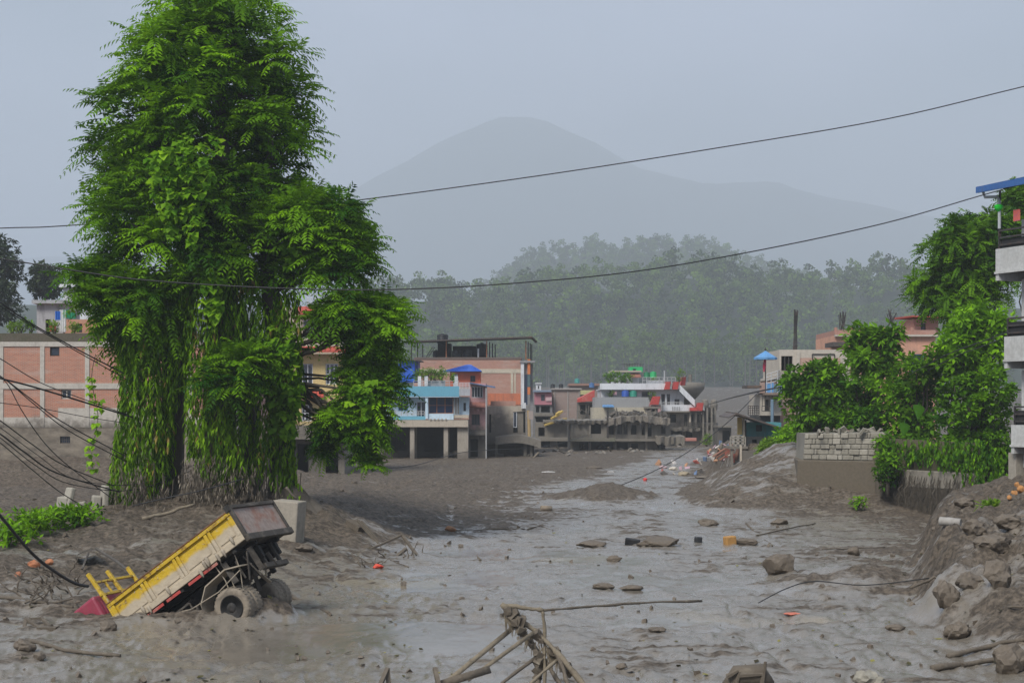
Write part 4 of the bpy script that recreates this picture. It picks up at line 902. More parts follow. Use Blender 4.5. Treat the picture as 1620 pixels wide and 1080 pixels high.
m = h.mb(); m.hexa([h_ for h_ in [Vector((h.X(626), 155.4, h.Z(569.6))), Vector((h.X(666), 155.4, h.Z(571))), Vector((h.X(666), 161, h.Z(571))), Vector((h.X(626), 161, h.Z(569.6))), Vector((h.X(626), 155.4, h.Z(568))), Vector((h.X(666), 155.4, h.Z(569.6))), Vector((h.X(666), 161, h.Z(569.6))), Vector((h.X(626), 161, h.Z(568)))]]); m.build('roof', TIN, h.root)
h.wall(656, 661, 571, 604, surf('navy_tin', (0.05, 0.06, 0.22), .6, .3), dy=.6, depth=3.4)
# roof pavilion
h = Bld('roof_pavilion', 154, 'orange rooftop room with bright blue hipped tin roof', 735)
ORG = surf('orange_paint', (0.52, 0.115, 0.055), .8, .35, streak=.3)
h.wall(712, 760, 588, 612, ORG, [(717, 724, 592, 612), (744, 752, 594, 604)], depth=3); h.window(717, 724, 592, 612, WHITE, WHITE, 1, name='door', rec=.05); h.window(744, 752, 594, 604, STEEL)
m = h.mb(); x0, x1, y0, y1, zb, zt = h.X(701), h.X(762), 153.2, 158.0, h.Z(587.5), h.Z(576.5); r0, r1 = h.X(738), h.X(744)
e0 = (x0, y0, zb), (x1, y0, zb), (x1, y1, zb), (x0, y1, zb); R0, R1 = (r0, 155.6, zt), (r1, 155.6, zt)
m.quad(e0[0], e0[1], R1, R0); m.tri(e0[1], e0[2], R1); m.quad(e0[2], e0[3], R0, R1); m.tri(e0[3], e0[0], R0); m.quad(e0[3], e0[2], e0[1], e0[0]); m.build('roof', BTIN, h.root)
m = h.mb(); n = 16
for i in range(n + 1):
    f = i / n; a = Vector(e0[0]).lerp(Vector(e0[1]), f); c = Vector(R0).lerp(Vector(R1), f); m.beam(a + Vector((0, -.02, .02)), c + Vector((0, -.02, .02)), .05, .04)
m.build('roof_seam', BTIN, h.root)

# ---- pink house ------------------------------------------------------------------------------
PNK = surf('pink_paint', (0.48, 0.27, 0.26), .85, .6, (0.18, 0.13, 0.11), 1.0, mudz=PZ(672, 152), mudsoft=.7, streak=.5)
h = Bld('pink_house', 152, 'narrow pink house with muddy lower floors beside the blue house', 756)
ops = [(746, 764, 611, 629), (746, 759, 655, 672), (744, 756, 694, 722)]
h.wall(742, 769, 606, 735, PNK, ops, depth=7)
h.window(746, 764, 611, 629, WHITE, GLASS, 4, 1); h.window(746, 759, 655, 672, STEEL, GLASS, 3); h.dark(743, 757, 690, 735, 1.5)
canopy(h, 743, 769, 636, 644, surf('faded_red_tile', (0.30, 0.12, 0.09), .9, .7), 1.0)
for i in range(3): h.box('bracket', 747 + i * 8, 750 + i * 8, 646.5, 650, PNK, -.7, .7)
canopy(h, 742, 769, 680, 688, MUDD, 1.1, 'lower_canopy'); 
for i in range(3): h.box('bracket', 746 + i * 8, 749 + i * 8, 690, 694, MUDW, -.7, .7)
m = h.mb(); m.hexa([(h.X(742), 150.6, h.Z(606)), (h.X(783), 150.6, h.Z(614)), (h.X(783), 157, h.Z(611)), (h.X(742), 157, h.Z(604)), (h.X(742), 150.6, h.Z(605)), (h.X(783), 150.6, h.Z(613)), (h.X(783), 157, h.Z(610)), (h.X(742), 157, h.Z(603))]); m.build('roof', surf('dull_blue_tin', (0.05, 0.12, 0.24), .6, .5), h.root)
h.bar('roof_post', (769.5, 614), (769.5, 728), .06, RAIL, -1.4, -1.4)

# ---- brick block with tin canopy --------------------------------------------------------------
D3 = 168
BR3 = brickmat('brick_block', (0.42, 0.19, 0.13), (0.34, 0.14, 0.095), (0.38, 0.30, 0.25), plaster=.35)
h = Bld('brick_block', D3, 'tall brick block with long rusty tin canopy over its roof', 750)
h.wall(655, 824, 567, 735, BR3, [], depth=11); CRB = surf('cream_beam', (0.50, 0.44, 0.34), .9, .4, streak=.5)
h.box('beam', 660, 823.9, 583.5, 590, CRB, -.05, .1); h.box('column', 808, 812, 590.2, 622, CRB, -.05, .1); h.box('column', 813.5, 816, 590.2, 622, CRB, -.04, .1); h.box('roof_edge', 655, 826, 565, 568, surf('dark_roof_edge', (0.16, 0.12, 0.10), .9, .6), -.08, 11.2)  # roof edge is darker than the brick below
h.box('orange_plinth', 772, 823.8, 622, 640, surf('orange_wall', (0.50, 0.16, 0.08), .85, .4, streak=.5), -.045, .1)
# right-hand front of the block: pilasters in white, orange and grey
for nm, a, b_, c, e, mt, dy in (('pilaster', 823.9, 829, 571, 640, WHITE, -.35), ('wall_panel', 829, 834.5, 575, 592, surf('grey_panel', (0.27, 0.26, 0.26), .8, .4), .1), ('pilaster', 834.5, 838.8, 568, 592, surf('orange_pil', (0.56, 0.17, 0.05), .7, .2), -.3), ('pilaster', 834.5, 838.8, 592.2, 612, surf('teal_dark', (0.07, 0.12, 0.13), .6, .4), -.3), ('pilaster', 834.5, 838.8, 612.2, 624, surf('orange_pil', (0, 0, 0)), -.3), ('window', 829, 834.5, 592.2, 640, GLASSB, .1), ('wall_panel', 838.9, 843, 575, 735, surf('grey_panel', (0, 0, 0)), .5), ('pilaster', 827, 831, 640, 735, RAIL, -.1)):
    h.box(nm, a, b_, c, e, mt, dy, 1.0)
h.box('cap', 822.5, 846, 570.5, 573.5, surf('grey_panel', (0, 0, 0)), -.5, 1.4)
m = h.mb(); zl, zr = h.Z(541.5), h.Z(534.5); y0, y1 = D3 - 1.0, D3 + 10.5; xl, xr = h.X(646), h.X(842)
m.hexa([(xl, y0, zl), (xr, y0, zr), (xr, y1, zr + .35), (xl, y1, zl + .35), (xl, y0, zl + .12), (xr, y0, zr + .12), (xr, y1, zr + .47), (xl, y1, zl + .47)]); m.hexa([(xr + .01, y0, zr), (h.X(850), y0 + .5, zr - .45), (h.X(850), y1, zr - .1), (xr + .01, y1, zr + .35), (xr + .01, y0, zr + .1), (h.X(850), y0 + .5, zr - .35), (h.X(850), y1, zr), (xr + .01, y1, zr + .45)]); m.build('roof', TIN, h.root)
m = h.mb()
for i in range(70): f = (i + .5) / 70; x = xl + (xr - xl) * f; z = zl + (zr - zl) * f; m.box(x - .05, x + .05, y0 - .012, y0 - .002, z - .01, z + .15)
tag(m.build('corrugation', TIN, h.root), kind='stuff')
for px, dy in ((651, 0), (657, 4), (662, 8), (706, 0), (770, 0), (774, 3), (778, 6), (782, 9), (832, 0), (836, 3), (840, 6), (843, 9)): h.bar('canopy_post', (px, 569), (px, 539), .06, STEEL if px not in (706, 770, 832) else ORF, dy, dy)
h.wall(690, 711, 541, 567, DARKIN, [(699, 706, 548, 567)], 3.5, 3, name='stair_room'); h.box('back_wall', 711, 768, 541.5, 567, surf('dark_back_wall', (0.03, 0.025, 0.022), .9, .4), 9.5, .2)  # back wall under the canopy has a near-black base colour
h.railing(772, 832, 562.5, 567, RAIL, 2, 8, 8)
for px, py, r_, hh, dd, lb in ((697.5, 540.5, .62, 1.05, 4.0, 'black water tank standing above the tin canopy'), (722, 566, .55, .95, 1.5, 'left black water tank on the brick block roof'), (738, 566, .55, .95, 1.5, 'middle grey-black water tank on the brick block roof'), (762, 560, .62, 1.25, 2.0, 'raised black water tank under the tin canopy'), (687, 566, .4, 1.0, 4.5, 'slim black tank beside the roof stair room')): water_tank(P2(px, py, D3, dd), r_, hh, TANK, lb)
m = MB(); 
for s_ in (-.18, .18): m.beam(P2(672 + s_ * 12, 566, D3, 3), P2(684 + s_ * 12, 547, D3, 3), .05)
for i in range(8): f = (i + .5) / 8; m.beam(P2(672 - 2.2 + 12 * f, 566 - 19 * f, D3, 3), P2(672 + 2.2 + 12 * f, 566 - 19 * f, D3, 3), .04)
tag(m.build('ladder', STEEL), 'leaning ladder under the left end of the tin canopy', 'ladder')
m = MB(); m.tube([P2(756.5, 567, D3, .5), P2(756.5, 551, D3, .5)], .09, 8); tag(m.build('standpipe', WHITE), 'white standpipe on the brick block roof edge', 'pipe')
# low muddy annex in front with overhanging slab
h = Bld('muddy_annex', 158, 'mud-caked low annex with sagging slab in front of the brick block', 805)
MUDC = surf('mudded_cream', (0.40, 0.35, 0.28), .9, .6, (0.16, 0.14, 0.11), .8, mudz=PZ(660, 158), mudsoft=.9, streak=.5)
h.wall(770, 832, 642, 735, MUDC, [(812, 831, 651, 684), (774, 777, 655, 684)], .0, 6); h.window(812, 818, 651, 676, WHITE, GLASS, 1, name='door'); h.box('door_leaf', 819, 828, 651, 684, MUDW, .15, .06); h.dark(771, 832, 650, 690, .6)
h.box('roof_ledge', 776, 816, 634, 641.8, surf('faded_salmon', (0.38, 0.22, 0.17), .9, .6), .5, 2); h.box('shop_sign', 824.5, 832, 637, 646, WHITE, -.3, .2)
m = h.mb(); n = 14; xs_ = np.linspace(h.X(784), h.X(855), n)
for i in range(n - 1):
    s0, s1 = [.25 * math.sin(k / (n - 1) * 3.1) - .35 * (k / (n - 1)) ** 3 for k in (i, i + 1)]; zt = h.Z(691); 
    m.hexa([(xs_[i], 155.2, zt + s0 - .75), (xs_[i + 1], 155.2, zt + s1 - .75), (xs_[i + 1], 158.4, zt + s1 - .75), (xs_[i], 158.4, zt + s0 - .75), (xs_[i], 155.2, zt + s0), (xs_[i + 1], 155.2, zt + s1), (xs_[i + 1], 158.4, zt + s1 + .1), (xs_[i], 158.4, zt + s0 + .1)])
m.build('sagging_slab', MUDW, h.root)
for a, b_ in ((784, 787.5), (828, 833), (838, 842)): h.box('slab_support', a, b_, 700, 735, MUDW, -2.0, .5)
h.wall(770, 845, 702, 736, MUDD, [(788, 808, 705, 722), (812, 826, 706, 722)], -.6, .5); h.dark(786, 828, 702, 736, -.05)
m = h.mb(); m.tube([P2(836, 649, 158, -1.2), P2(837.5, 695, 158, -1.2)], .16, 8); m.build('bent_post', surf('ochre_post', (0.40, 0.28, 0.13), .8, .5), h.root)
h.box('hanging_sign', 835, 843, 650, 663, surf('dirty_sign', (0.34, 0.28, 0.25), .8, .6), -1.35, .12)

# ---- background town: pink, grey and brick houses --------------------------------------------
D6 = 215
h = Bld('pink_shop', D6, 'small pink upper storey with grey roof, right of the brick block', 860)
h.wall(846, 873, 620, 640, surf('rose_paint', (0.42, 0.17, 0.20), .8, .3), [(856, 862, 624, 634)], depth=6, roof=False); h.window(856, 862, 624, 634, STEEL); h.box('roof', 844, 872, 617, 620, surf('grey_blue_roof', (0.20, 0.25, 0.32), .7, .3), -.6, 7); h.box('sign_board', 863.5, 873, 628, 634, surf('pale_pink', (0.55, 0.38, 0.38), .8, .3), -.12, .1)
h.wall(846, 874, 640, 700, surf('grey_ruin', (0.17, 0.165, 0.16), .9, .8, streak=.7), [(848, 853, 642, 652), (856, 870, 642, 652), (848, 868, 660, 672)], .3, 6); h.dark(846.5, 873.5, 641, 700, 2.5); h.box('floor_slab', 845, 876, 653, 658, MUDW, -.6, 3)
h = Bld('white_kiosk', D6 + 15, 'tiny white rooftop kiosk far behind the pink storey', 853)
h.wall(848, 856, 607, 618, WHITE, [(851, 853, 610, 615)], depth=2); h.window(851, 853, 610, 615, STEEL, GLASS, 1); h.box('roof', 847, 857, 605.5, 607, WHITE, -.2, 2.5)
BRF = brickmat('brick_far', (0.27, 0.19, 0.16), (0.23, 0.16, 0.14), (0.3, 0.26, 0.23), plaster=.3)
h = Bld('brick_terrace', D6, 'plain grey-brown brick house with flat roof and tanks, centre of the far town', 895)
h.wall(875, 919, 616, 700, BRF, [(882, 888, 668, 680), (900, 908, 664, 676)], 1.5, 7); h.window(882, 888, 668, 680, STEEL); h.window(900, 908, 664, 676, STEEL)
for px in (878, 899, 917): h.box('column', px - .8, px + .8, 618, 690, surf('grey_col', (0.33, 0.30, 0.27), .9, .4), 1.4, .15)
h.box('roof_edge', 873, 921, 613.5, 616, surf('grey_col', (0, 0, 0)), 1.2, 7.5)
for i, px in enumerate((875.5, 889)): water_tank(P2(px, 613.4, D6, 4), .32, .62, TANK, ['small black tank on the far brick roof, left one', 'small black tank on the far brick roof, right one'][i])
h = Bld('yellow_terrace', D6 + 8, 'pale yellow flat-roofed house with dark storey behind the red lean-to', 915)
h.wall(899, 940, 617, 624, surf('pale_yellow', (0.50, 0.46, 0.22), .8, .3), [], 1.5, 6); h.wall(899, 940, 624, 640, surf('dark_storey_wall', (0.10, 0.09, 0.08), .9, .5), [(903, 911, 626, 630), (920, 928, 626, 632)], 1.7, 5); h.window(903, 911, 626, 630, STEEL, dy=1.7); h.window(920, 928, 626, 632, STEEL, dy=1.7); h.box('awning', 898, 916, 630.5, 633.5, surf('yellow_awning', (0.60, 0.44, 0.08), .8, .2), -.3, 1.9); h.wall(899, 940, 640, 700, MUDW, [(905, 915, 650, 662)], 1.6, 5); h.dark(900, 939, 641, 700, 2.5)  # storey below the yellow band has a darker base colour
h = Bld('red_lean_to', D6 - 8, 'steep red tin lean-to roof over a shattered grey wall', 928)
m = h.mb(); m.hexa([(h.X(913.5), 206.4, h.Z(636)), (h.X(940), 206.4, h.Z(634)), (h.X(941), 210, h.Z(634)), (h.X(914), 210, h.Z(636)), (h.X(913.5), 206.4, h.Z(631.5)), (h.X(940.5), 206.4, h.Z(617.5)), (h.X(941), 210, h.Z(616.5)), (h.X(914), 210, h.Z(630))]); m.build('roof', surf('red_tin', (0.45, 0.06, 0.045), .6, .4, (0.45, 0.36, 0.3), 1.0), h.root)
h.wall(915, 940, 636.2, 700, MUDW, [(918, 926, 640, 655), (929, 938, 640, 656)], .2, 5); h.dark(916, 939, 637, 700, 2)
m = h.mb(); rg = np.random.default_rng(4)
for k in range(16): a = P2(rg.uniform(916, 938), rg.uniform(640, 656), D6 - 8, -.2); m.beam(a, a + Vector((rg.normal(0, .5), rg.normal(0, .3), rg.normal(0, .6))), .10, .05)
m.build('broken_timber', MUDD, h.root)
for i, (px, py, c) in enumerate(((913, 600, (0.06, 0.30, 0.26)), (936, 607, (0.06, 0.16, 0.36)))): water_tank(P(px, py + 6, D6 + 30), .42, .75, surf('far_tank%d' % i, c, .6, .2, streak=0), ['turquoise water tank on the far roofs', 'small blue water tank on the far roofs'][i])
h = Bld('far_house', D6 + 32, 'low far houses with rusty roofs under the turquoise tank', 925, group=None)
h.wall(902, 946, 610, 640, BRF, [(910, 915, 617, 624), (930, 936, 617, 624)], 0, 6); h.box('roof', 900, 948, 606.5, 610, surf('rust_roof', (0.30, 0.17, 0.13), .9, .5), -.6, 7); h.window(910, 915, 617, 624, WHITE); h.window(930, 936, 617, 624, WHITE)
# wreckage slab with yellow beams left of the ruin
h = Bld('collapsed_floor', 196, 'collapsed grey floor slab with yellow beams lying on it', 890)
h.box('tilted_slab', 846, 905, 692, 697, MUDW, -2, 6); h.wall(847, 902, 668, 692, MUDW, [(852, 862, 676, 690)], 1.5, 4); h.wall(846, 900, 697, 722, MUDD, [(850, 870, 700, 715), (884, 898, 700, 718)], .5, 5); h.dark(847, 899, 697, 722, 2.5); h.box('stub_wall', 870, 882, 698, 712, CRS, .3, .2)
m = h.mb()
for a, c in (((872, 662), (884, 656)), ((878, 659), (890, 650)), ((884, 664), (896, 662)), ((862, 672), (876, 668)), ((880, 655), (886, 651))): m.beam(P2(*a, 196, -.5), P2(*c, 196, .4), .28, .2)
m.build('yellow_beam', surf('yellow_beam', (0.55, 0.38, 0.09), .7, .3), h.root); h.box('slab_top', 860, 902, 664, 668, MUDW, .2, 5)
# ---- ruined two-storey concrete block ----------------------------------------------------------
D7 = 182
h = Bld('gutted_block', D7, 'gutted two-storey concrete block caked in mud with empty window openings', 980)
up = [(934, 951, 668, 686), (962, 971, 672, 687), (976, 993, 671, 687), (998, 1007, 672, 687), (1015, 1020, 671, 688), (1025, 1031, 671, 690)]
lo = [(917, 931, 699, 716), (934, 970, 699, 714), (975, 994, 700, 711), (999, 1010, 701, 709)]
h.wall(902, 1060, 667, 697, MUDW, [o for o in up] + [(1046, 1053, 674, 686)], 0, 8, roof=False); h.wall(902, 1040, 697, 735, MUDW, lo, .35, 8, roof=False)
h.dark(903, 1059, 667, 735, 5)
for x in (957, 995, 1022): h.box('partition', x, x + 1.5, 668, 697, MUDD, .3, 4.6)
for o in ((976, 993, 671, 687),): h.window(*o, MUDD, DARKIN, 3, 2, rec=.2)
h.box('mullion', 984, 986.5, 671.2, 686.8, MUDW, .05, .15)
for a in (903.5, 931.5, 972, 1021): h.box('column', a, a + 3.2, 666, 735, PIL if a > 1000 else MUDW, -.18, .4)
h.box('column', 931, 935, 699, 718, surf('rosy_column', (0.36, 0.22, 0.17), .9, .6), .0, .4)
h.box('floor_slab', 903, 972, 692.5, 697.5, surf('mossy_slab', (0.17, 0.155, 0.12), .9, .9, (0.09, 0.11, 0.05), 1.0, streak=.4), -1.6, 1.7); h.box('floor_slab', 972.1, 1040, 694, 697.4, MUDW, -.9, 1.0)
def broken_slab(h, px0, px1, py, th, out_, mat_, seed, n=26, dy=0.0, back=6.0, name='roof_slab', bow=0.0):
    """slab whose front edge is bitten off, with a chipped pale rim"""
    rg = np.random.default_rng(seed); m = h.mb(); xs_ = np.linspace(h.X(px0), h.X(px1), n); yo = h.d + dy - out_ - rg.uniform(-.35, .35, n); zt = h.Z(py) + rg.uniform(-.08, .08, n) + bow * np.sin(np.linspace(0, np.pi, n)); zb = zt - th * rg.uniform(.7, 1.3, n)
    for i in range(n - 1):
        m.hexa([(xs_[i], yo[i] + .15, zb[i]), (xs_[i + 1], yo[i + 1] + .15, zb[i + 1]), (xs_[i + 1], h.d + dy + back, zb[i + 1]), (xs_[i], h.d + dy + back, zb[i]), (xs_[i], yo[i], zt[i]), (xs_[i + 1], yo[i + 1], zt[i + 1]), (xs_[i + 1], h.d + dy + back, zt[i + 1] + .15), (xs_[i], h.d + dy + back, zt[i] + .15)])
    return m.build(name, mat_, h.root)
CHIP = surf('chipped_slab', (0.20, 0.175, 0.145), .9, .9, (0.42, 0.38, 0.31), 1.6, streak=.3, bmp=.6)
broken_slab(h, 880, 967, 665, .35, .6, MUDW, 1); broken_slab(h, 962, 1058, 661, .75, 1.5, CHIP, 2, bow=.25)
broken_slab(h, 1035, 1080, 690, .9, 2.2, MUDW, 3, 14, back=3, name='fallen_slab')
m = h.mb(); rg = np.random.default_rng(8)
for k in range(60):
    a = P2(rg.uniform(968, 1055), rg.uniform(654, 661), D7, rg.uniform(0, 3)); s = rg.uniform(.15, .5); m.T = Matrix.Translation(a) @ Euler(rg.uniform(0, 6, 3)).to_matrix().to_4x4(); m.box(-s, s, -s * .6, s * .6, -s * .4, s * .4)
m.T = None; tag(m.build('rubble', MUDD, h.root), kind='stuff')
m = h.mb()
for k in range(26): x = rg.uniform(970, 1054); a = P2(x, 668 + rg.uniform(-1, 1), D7, -1.5); m.tube([a, a + Vector((rg.normal(0, .08), -.05, -rg.uniform(.3, .8)))], .025, 4)
tag(m.build('rebar', STEEL, h.root), kind='stuff')
h.bar('roof_pole', (961, 700), (961, 648), .12, STEEL, -.6, -.6); h.bar('roof_pole', (978, 658), (975, 645), .05, STEEL, 0, 0)
mm = MB(); mm.box(PX(1082, 178), PX(1099, 178), 176, 177, PZ(697, 178), PZ(692, 178)); o_ = mm.build('red_slab_piece', surf('salmon_piece', (0.42, 0.17, 0.13), .8, .5), bevel=.05); o_.rotation_euler = (0, 0, 0); tag(o_, 'salmon pink slab fragment at the right end of the gutted block', 'fragment')
# ---- grey storey with cream band and blue tarp -------------------------------------------------
D8 = 198
h = Bld('grey_storey', D8, 'plain grey rendered storey with cream band behind the gutted block', 985)
GREY = surf('grey_render', (0.29, 0.29, 0.285), .9, .6, (0.18, 0.17, 0.165), .8, streak=.5)
h.wall(941, 1026, 628, 644, GREY, [], 0, 6); h.wall(937, 1022, 644.2, 668, surf('cream_band', (0.46, 0.41, 0.31), .85, .5, streak=.4), [(1005, 1012, 650, 660)], -.3, 5); h.window(1005, 1012, 650, 660, STEEL, dy=-.3)
canopy(h, 953, 969, 640, 644, BTINL, 1.2, 'tarp', -.4)
for i, px in enumerate((1021, 1028, 1035)): h.box('porch_column', px, px + 2.5, 646, 662, CRS if i != 1 else PNK, -.6, .4)
h.box('porch_slab', 1018, 1042, 643, 646, MUDW, -1.0, 2); h.dark(1018, 1042, 646, 668, 1.2)
# ---- white house with red dormers ---------------------------------------------------------------
D9 = 206
RDM = surf('dormer_red', (0.48, 0.055, 0.045), .6, .3, streak=.2)
h = Bld('white_terraced_house', D9, 'white many-terraced house with little red roofs and a roof garden', 1030)
h.box('parapet', 948.5, 1058, 606.5, 616, WHITE, -1.0, .3); h.wall(951, 1082, 616, 641, WHITE, [(1015, 1027, 619, 628), (1046, 1052, 623, 640), (1055, 1060, 623, 640), (1067, 1075, 631, 640), (990, 996, 618, 627)], 0, 9)
h.window(1015, 1027, 619, 628, STEEL, GLASS, 2); h.window(1046, 1052, 623, 640, STEEL, GLASS, 1, name='door'); h.window(1055, 1060, 623, 640, STEEL, GLASS, 1, name='door'); h.window(1067, 1075, 631, 640, STEEL); h.window(990, 996, 618, 627, STEEL, GLASS, 1)
h.box('roof_slab', 949, 1075, 614.8, 616.4, WHITE, -.98, 10)
h.box('terrace_parapet', 1047, 1098, 640.2, 650, WHITE, -1.2, .3); h.box('terrace_slab', 1044, 1112, 649.8, 652, MUDW, -1.4, 8)
h.railing(1047, 1078, 636, 640.2, RAIL, 2, 8, -1.1, .03)
for i in range(5): h.box('baluster', 1062 + i * 2.6, 1063.2 + i * 2.6, 643, 648.5, GREY, -1.26, .08)
MUDU = surf('mudded_lower', (0.36, 0.31, 0.25), .9, .8, (0.12, 0.10, 0.085), .8, mudz=PZ(672, D9), mudsoft=1.0, streak=.5)
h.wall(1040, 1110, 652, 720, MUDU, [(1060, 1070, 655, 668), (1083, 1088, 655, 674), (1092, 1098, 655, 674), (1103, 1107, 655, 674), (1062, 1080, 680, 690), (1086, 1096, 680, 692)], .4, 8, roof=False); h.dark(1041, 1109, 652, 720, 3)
for a in (1089, 1098.5): h.box('column', a, a + 3, 652, 676, CRS, -.9, .4)
broken_slab(h, 1060, 1114, 676.5, .4, 1.6, MUDW, 6, 14, .4, 3, 'floor_slab'); h.railing(1083, 1112, 668, 676.5, MUDD, 3, 7, -1.0, .04)
def dormer(px0, px1, py0, py1, dy, h=h):
    m = h.mb(); x0, x1, zt, zb = h.X(px0), h.X(px1), h.Z(py0), h.Z(py1); y = h.d + dy; xm = (x0 * .3 + x1 * .7); rx = (x1 - x0) * .28
    m.hexa([(x0, y, zb), (xm, y, zb), (xm, y + 2, zb), (x0, y + 2, zb), (x0 + rx, y - .1, zt), (xm + rx * .5, y - .1, zt), (xm + rx * .5, y + 2, zt), (x0 + rx, y + 2, zt)]); m.build('dormer_roof', RDM, h.root)
    m = h.mb(); m.hexa([(xm + .03, y + .02, zb + .1), (x1, y + .02, zb), (x1, y + 2, zb), (xm + .03, y + 2, zb + .1), (xm + rx * .5 + .03, y + .02, zt - .03), (xm + rx * .7, y + .02, zt - .03), (xm + rx * .7, y + 2, zt - .03), (xm + rx * .5 + .03, y + 2, zt - .03)]); m.build('dormer_side', GREY, h.root)
dormer(1049, 1061, 604, 616, -1.6); dormer(1062, 1074, 604, 616, -1.6); dormer(1078, 1088, 596, 609, 1); dormer(1026, 1044, 627, 640, -3); dormer(1098, 1112, 637, 649.6, -2.2)
h.box('low_red_roof', 1089, 1100, 644.5, 649.6, RDM, -2.4, 1.4)
h.wall(1022, 1042, 640.4, 652, PNK, [], -2.6, 2); 
# outside stair
m = h.mb(); 
for i in range(14): f = i / 14; a = P2(1074 + 22 * f, 616 + 23 * f, D9, -1.4); m.box(a.x, a.x + .16, a.y, a.y + 1.2, a.z - .35, a.z)
m.build('stair', GREY, h.root)
m = h.mb(); a, c = P2(1073, 613, D9, -1.55), P2(1097, 637, D9, -1.55); m.hexa([a + Vector((0, 0, -.5)), c + Vector((0, 0, -.5)), c + Vector((0, .15, -.5)), a + Vector((0, .15, -.5)), a + Vector((0, 0, .4)), c + Vector((0, 0, .4)), c + Vector((0, .15, .4)), a + Vector((0, .15, .4))]); m.build('stair_wall', WHITE, h.root)
# roof rooms
h.wall(972, 1013, 588, 607, WHITE, [(985, 992, 594, 605)], 2.0, 5); h.box('room_slab', 968, 1016, 585.5, 588, CRS, 1.4, 6.5); h.window(985, 992, 594, 605, STEEL, dy=2.0)
canopy(h, 998, 1014, 590, 597, surf('brown_tile', (0.30, 0.12, 0.08), .8, .5), 1.2, 'stair_canopy', 2.0)
GRN = surf('green_tin', (0.02, 0.42, 0.13), .5, .25, streak=.2)
h.wall(998, 1019, 579.5, 587.5, GRN, [(1003, 1009, 582, 587)], 2.2, 3, 'green_room'); h.window(1003, 1009, 582, 587, GRN, GLASS, 1, dy=2.2)
h.railing(1016, 1068, 597, 606.4, RAIL, 2, 9, -.6, .03); h.bar('flag_pole', (1051, 606), (1051, 586), .05, WHITE); h.box('terrace_wall', 1022, 1048, 602.5, 606.4, WHITE, -.4, .2)
m = h.mb()
for px in np.linspace(990, 1016, 7): m.beam(P2(px, 579, D9, 3), P2(px, 573.5, D9, 3), .05)
m.beam(P2(986, 575, D9, 3), P2(1022, 575, D9, 3), .06); m.beam(P2(994, 577, D9, 3), P2(1014, 573, D9, 3), .05); m.build('roof_frame', STEEL, h.root)
water_tank(P2(1035, 597.5, D9, 1.5), .45, .85, GRN, 'larger green water tank on the white terraced house'); water_tank(P2(1025, 597.5, D9, 1.8), .4, .8, surf('deep_green', (0.015, 0.2, 0.08), .5, .2), 'darker green water tank left of the larger green one')
water_tank(P2(988.5, 627.6, D9, -.9), .5, .85, surf('drum_blue', (0.02, 0.09, 0.40), .5, .2), 'blue water tank on the lower terrace of the white house'); water_tank(P2(1001, 627.6, D9, -.9), .5, .8, surf('drum_teal', (0.02, 0.27, 0.18), .5, .2), 'teal water tank beside the blue one on the lower terrace')
m = MB(); 
for k in range(5): m.quad(P2(969 + k * 1.3, 624.5, D9, -.8 + .1 * (k % 2)), P2(970.3 + k * 1.3, 624.5, D9, -.7 - .1 * (k % 2)), P2(970.3 + k * 1.3, 618.5, D9, -.7 - .1 * (k % 2)), P2(969 + k * 1.3, 618.5, D9, -.8 + .1 * (k % 2)))
tag(m.build('hanging_cloth', surf('pale_pink_cloth', (0.6, 0.36, 0.40), .9, .1, streak=0)), 'pale pink washing on the white house terrace', 'cloth')
for i, (px, py, w_, h_, n) in enumerate(((964, 606, 1.3, 1.4, 40), (973, 606, 1.4, 1.5, 40), (983, 606, 1.4, 1.3, 40), (993, 606, 1.2, 1.1, 34), (1075, 604, 1.2, 1.6, 24), (967, 628, 1.0, .9, 20), (1030, 636, 1.0, 1.3, 20), (1034, 606, .7, .7, 12))):
    potted('roof_garden_plant', px, py, D9, w_, h_, n, ['leftmost bush of the white house roof garden', 'tallest bush of the white house roof garden', 'bush under the white roof room', 'bush ending the roof garden hedge by the stair canopy', 'wispy plant behind the red dormers', 'plant on the lower terrace beside the pink washing', 'bush beside the lower red dormer', 'small pot plant on the upper terrace of the white house'][i], LEAF_B if i < 4 else LEAF_Y, -.5 if i in (5, 6) else .3, i, .28)
# round-balconied tower on the right of it
h = Bld('round_tower_house', 204, 'mud-grey tower with round flared balconies at the edge of the town', 1120)
m = h.mb(); m.T = Matrix.Translation(P(1124, 700, 204) + Vector((0, 2.5, 0))); s_ = 204 / FP
m.lathe([(14 * s_, -1), (13 * s_, 12 * s_), (9 * s_, 20 * s_)], 18); m.lathe([(9 * s_, 45 * s_), (15 * s_, 53 * s_), (15 * s_, 56 * s_), (5 * s_, 57 * s_)], 18); m.lathe([(8 * s_, 20 * s_), (16 * s_, 27 * s_), (16 * s_, 31 * s_), (8 * s_, 31.5 * s_)], 18); m.T = None; m.build('balcony_ring', MUDW, h.root)
for px in (1112, 1117, 1124, 1131): h.box('column', px, px + 2.6, 645, 704, MUDW, .4 if px in (1112, 1131) else -.5, .4)
for px in (1117, 1131): mm = h.mb(); mm.lathe([(5 * s_, 0), (6 * s_, 4 * s_), (5 * s_, 12 * s_), (2 * s_, 14 * s_)], 12, P(px, 645, 204) + Vector((0, 1, 0))); mm.build('finial', MUDW, h.root)
h.wall(1108, 1134, 655, 712, MUDD, [(1112, 1118, 660, 672), (1122, 1128, 660, 672), (1112, 1120, 684, 700)], 2.5, 4); h.dark(1108.5, 1133.5, 655, 712, 3.5)
h = Bld('tilted_turret', 216, 'dark hanging balcony turret behind the white house', 1090)
